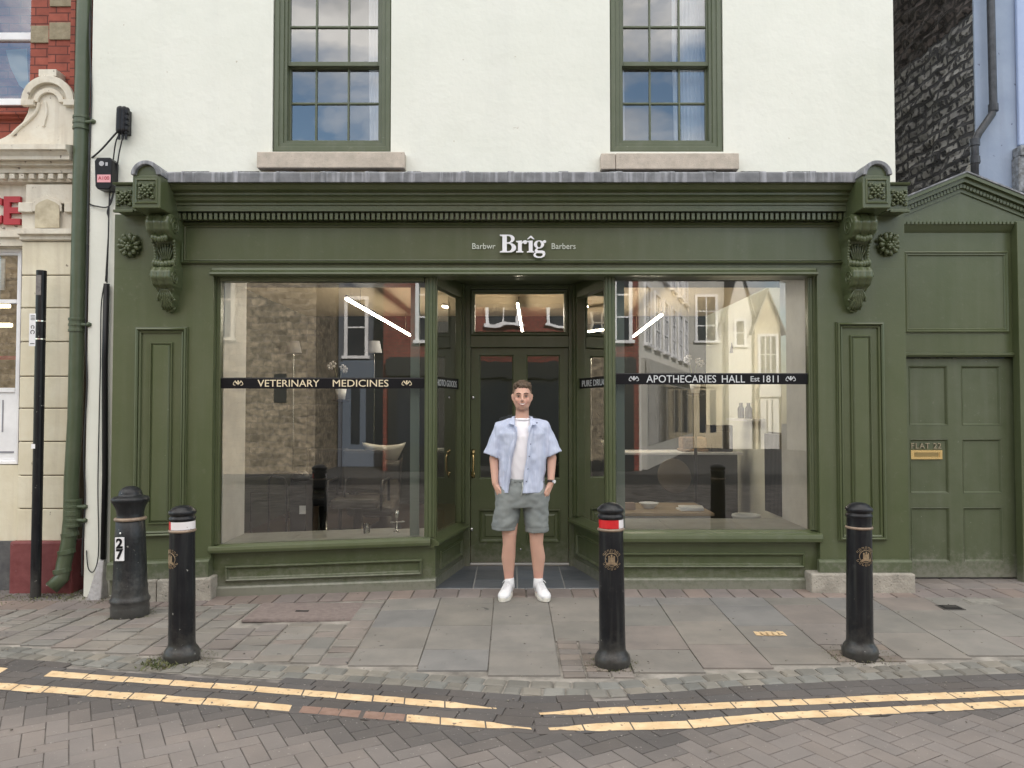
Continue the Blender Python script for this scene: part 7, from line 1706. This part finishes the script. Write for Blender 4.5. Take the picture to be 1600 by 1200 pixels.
# ================================================================ ACROSS THE STREET (seen reflected in the glass)
def opposite():
    ST = masonry('buff_rubble_stone', (0.46,0.38,0.27), (0.24,0.20,0.14), (0.34,0.29,0.23), 0.34, 0.15, 'sum', ms=0.015, bump=0.8, nvar=0.55, distort=0.25)
    RB = masonry('dark_red_brick', (0.25,0.06,0.045), (0.20,0.05,0.04), (0.14,0.08,0.06), 0.225, 0.075, 'sum', ms=0.008)
    GB_ = mat('grey_blue_render', (0.09,0.10,0.125), 0.8, col2=(0.12,0.13,0.15), nscale=2); WR = mat('off_white_render', (0.62,0.60,0.56), 0.8, col2=(0.68,0.66,0.62), nscale=2); CR = mat('buff_cream_render', (0.52,0.44,0.30), 0.8, col2=(0.58,0.5,0.36), nscale=2); GR = mat('light_grey_render', (0.40,0.39,0.36), 0.8, col2=(0.46,0.45,0.42), nscale=2)
    SL_ = bpy.data.materials['slate_roof']; TR = M['white']; DK = mat('dark_shopfront', (0.02,0.022,0.025), 0.4); GL = mat('dark_window', (0.03,0.035,0.045), 0.08)
    def building(name, label, p0, p1, h, m, wins, ridge=2.2, gable=False, trim=TR, depth=6.0, shopf=None, base=3.0, dormer=False):
        """p0->p1 runs along the front; the front looks towards +90 degrees (left of the direction)"""
        A = Vector((*p0, 0)); B = Vector((*p1, 0)); D = (B-A); Ln = D.length; D.normalize(); F_ = Vector((-D.y, D.x, 0))
        t = thing(name, label, 'building', tuple((A+B)/2))
        T = lambda u, d, z: tuple(A+D*u+F_*d+Vector((0,0,z)))
        def tb(mb, u0, u1, d0, d1, z0, z1):
            mb.add([T(u, d, z) for z in (z0, z1) for u, d in ((u0,d0),(u1,d0),(u1,d1),(u0,d1))], [(0,3,2,1),(4,5,6,7),(0,1,5,4),(1,2,6,5),(2,3,7,6),(3,0,4,7)])
        mb = MB(); tb(mb, 0, Ln, -depth, 0, -0.1, h)
        if gable: mb.add([T(0,0,h),T(Ln,0,h),T(Ln/2,0,h+ridge),T(0,-depth,h),T(Ln,-depth,h),T(Ln/2,-depth,h+ridge)], [(0,1,2),(3,5,4),(0,2,5,3),(1,4,5,2),(0,3,4,1)])
        mb.build('wall', m, t)
        mb = MB()
        if gable:
            for s, (ua, ub) in ((0, (-0.15, Ln/2)), (1, (Ln+0.15, Ln/2))):
                za = h-0.15*ridge/(Ln/2); mb.add([T(ua,0.15,za+0.03),T(ub,0.15,h+ridge+0.03),T(ub,-depth,h+ridge+0.03),T(ua,-depth,za+0.03),T(ua,0.15,za+0.15),T(ub,0.15,h+ridge+0.15),T(ub,-depth,h+ridge+0.15),T(ua,-depth,za+0.15)], [(0,3,2,1),(4,5,6,7),(0,1,5,4),(1,2,6,5),(2,3,7,6),(3,0,4,7)])
        else:
            mb.add([T(-0.1,0.25,h),T(Ln+0.1,0.25,h),T(Ln+0.1,-depth,h),T(-0.1,-depth,h),T(-0.1,-depth/2,h+ridge),T(Ln+0.1,-depth/2,h+ridge)], [(0,1,2,3),(0,4,5,1),(2,5,4,3),(0,3,4),(1,5,2)])
        mb.build('roof', SL_, t)
        for (u0, u1, z0, z1, nx, nz_) in wins:
            mb = MB(); tb(mb, u0-0.09, u0, -0.02, 0.05, z0-0.02, z1+0.09); tb(mb, u1, u1+0.09, -0.02, 0.05, z0-0.02, z1+0.09); tb(mb, u0, u1, -0.02, 0.052, z1, z1+0.09); tb(mb, u0-0.14, u1+0.14, -0.02, 0.11, z0-0.10, z0-0.021)
            for i in range(1, nx): uu = u0+(u1-u0)*i/nx; tb(mb, uu-0.02, uu+0.02, 0.005, 0.03, z0, z1)
            for i in range(1, nz_): q = z0+(z1-z0)*i/nz_; tb(mb, u0, u1, 0.006, 0.032, q-0.02, q+0.02)
            f = mb.build('window', trim, t)
            mb = MB(); tb(mb, u0, u1, -0.01, 0.004, z0-0.02, z1); mb.build('pane', GL, f)
        if shopf:
            mb = MB(); tb(mb, 0.15, Ln-0.15, 0.0, 0.14, 0, base-0.15); s = mb.build('shopfront', shopf, t)
            mb = MB(); n = max(2, int(Ln/1.6))
            for i in range(n): a = 0.3+(Ln-0.6)*i/n; tb(mb, a+0.08, a+(Ln-0.6)/n-0.08, 0.141, 0.15, 0.6, base-0.75)
            mb.build('shop_glass', GL, s)
            mb = MB(); tb(mb, 0.1, Ln-0.1, 0.14, 0.24, base-0.62, base-0.2); mb.build('fascia', shopf, s)
        return t, T, tb
    # directions: along the far side, fronts look towards +Y (to the shop): run from +x to -x gives left normal = -Y, so run -x to +x
    bt, T, tb = building('stone_building', 'buff rubble stone building with tall mullioned windows reflected in the left display window', (-13, -5.2), (-4.75, -5.2), 6.9, ST, [(2.2,2.95,3.3,6.0,2,3),(3.4,4.15,3.3,6.0,2,3),(4.6,5.35,3.3,6.0,2,3),(5.7,6.2,3.3,6.0,2,3)], ridge=1.3, trim=mat('stone_trim', (0.5,0.46,0.38), 0.8))
    mb = MB(); tb(mb, 7.25, 7.55, 0.0, 0.02, 1.7, 2.4); mb.build('wall_plaque', DK, bt)
    mb = MB(); A_ = [(5.2+0.75*math.cos(R(a)), 1.9+1.0*math.sin(R(a))) for a in range(180, -1, -15)]+[(5.95,0),(4.45,0)]
    mb.add([T(u, 0.03, z) for u, z in A_], [tuple(range(len(A_)))]); mb.add([T(u, -0.02, z) for u, z in A_], [tuple(range(len(A_)))]); mb.build('arched_doorway', GL, bt)
    building('grey_blue_house', 'dark grey blue rendered house reflected between the stone and brick buildings', (-4.7, -7.4), (-3.3, -7.4), 6.9, GB_, [(0.25,0.72,3.0,4.5,1,2)], ridge=1.2, shopf=mat('slate_blue_shopfront', (0.12,0.15,0.2), 0.5), depth=5)
    building('red_brick_shop', 'red brick shop with white sash windows directly across the street', (-3.25, -6.0), (3.2, -6.0), 7.0, RB, [(0.9,1.65,3.3,5.0,2,3),(2.6,3.4,3.9,6.0,2,3),(4.3,5.1,3.9,6.0,2,3),(5.55,6.2,3.3,5.0,2,3)], ridge=1.3, shopf=DK)
    building('white_georgian_terrace', 'white three storey terrace running away from the shop, reflected in the right window', (3.25, -6.1), (6.9, -16.5), 7.6, WR, [(a, a+0.9, z, z+1.5, 2, 3) for a in (0.7,2.4,4.1,5.9,7.7,9.4) for z in (3.3, 5.5)], ridge=2.0, shopf=GR, depth=4)
    building('grey_pedimented_house', 'grey house with a pedimented gable closing the side street', (6.9, -16.6), (8.3, -16.6), 8.0, GR, [(0.35,1.05,4.2,5.9,2,3)], gable=True, ridge=1.2, shopf=CR)
    building('white_gabled_house', 'tall white gabled house right of the grey pedimented house', (8.35, -16.2), (9.25, -16.2), 5.4, WR, [(0.3,0.6,4.0,4.9,1,2)], gable=True, ridge=1.7)
    building('cream_bay_house', 'cream gabled house with a bay window next to the white gabled house', (9.3, -16.0), (10.3, -16.0), 4.7, CR, [(0.2,0.8,2.9,4.3,3,2)], gable=True, ridge=1.3, shopf=WR, base=2.6)
    building('long_grey_house', 'long pale grey house along the right side of the side street', (10.35, -15.6), (16.5, -7.5), 6.3, GR, [(1,1.9,3.4,5,2,2),(3.5,4.4,3.4,5,2,2),(6,6.9,3.4,5,2,2)], ridge=1.0)
opposite()
# neighbouring terrace further along our side of the street is out of frame and left unbuilt
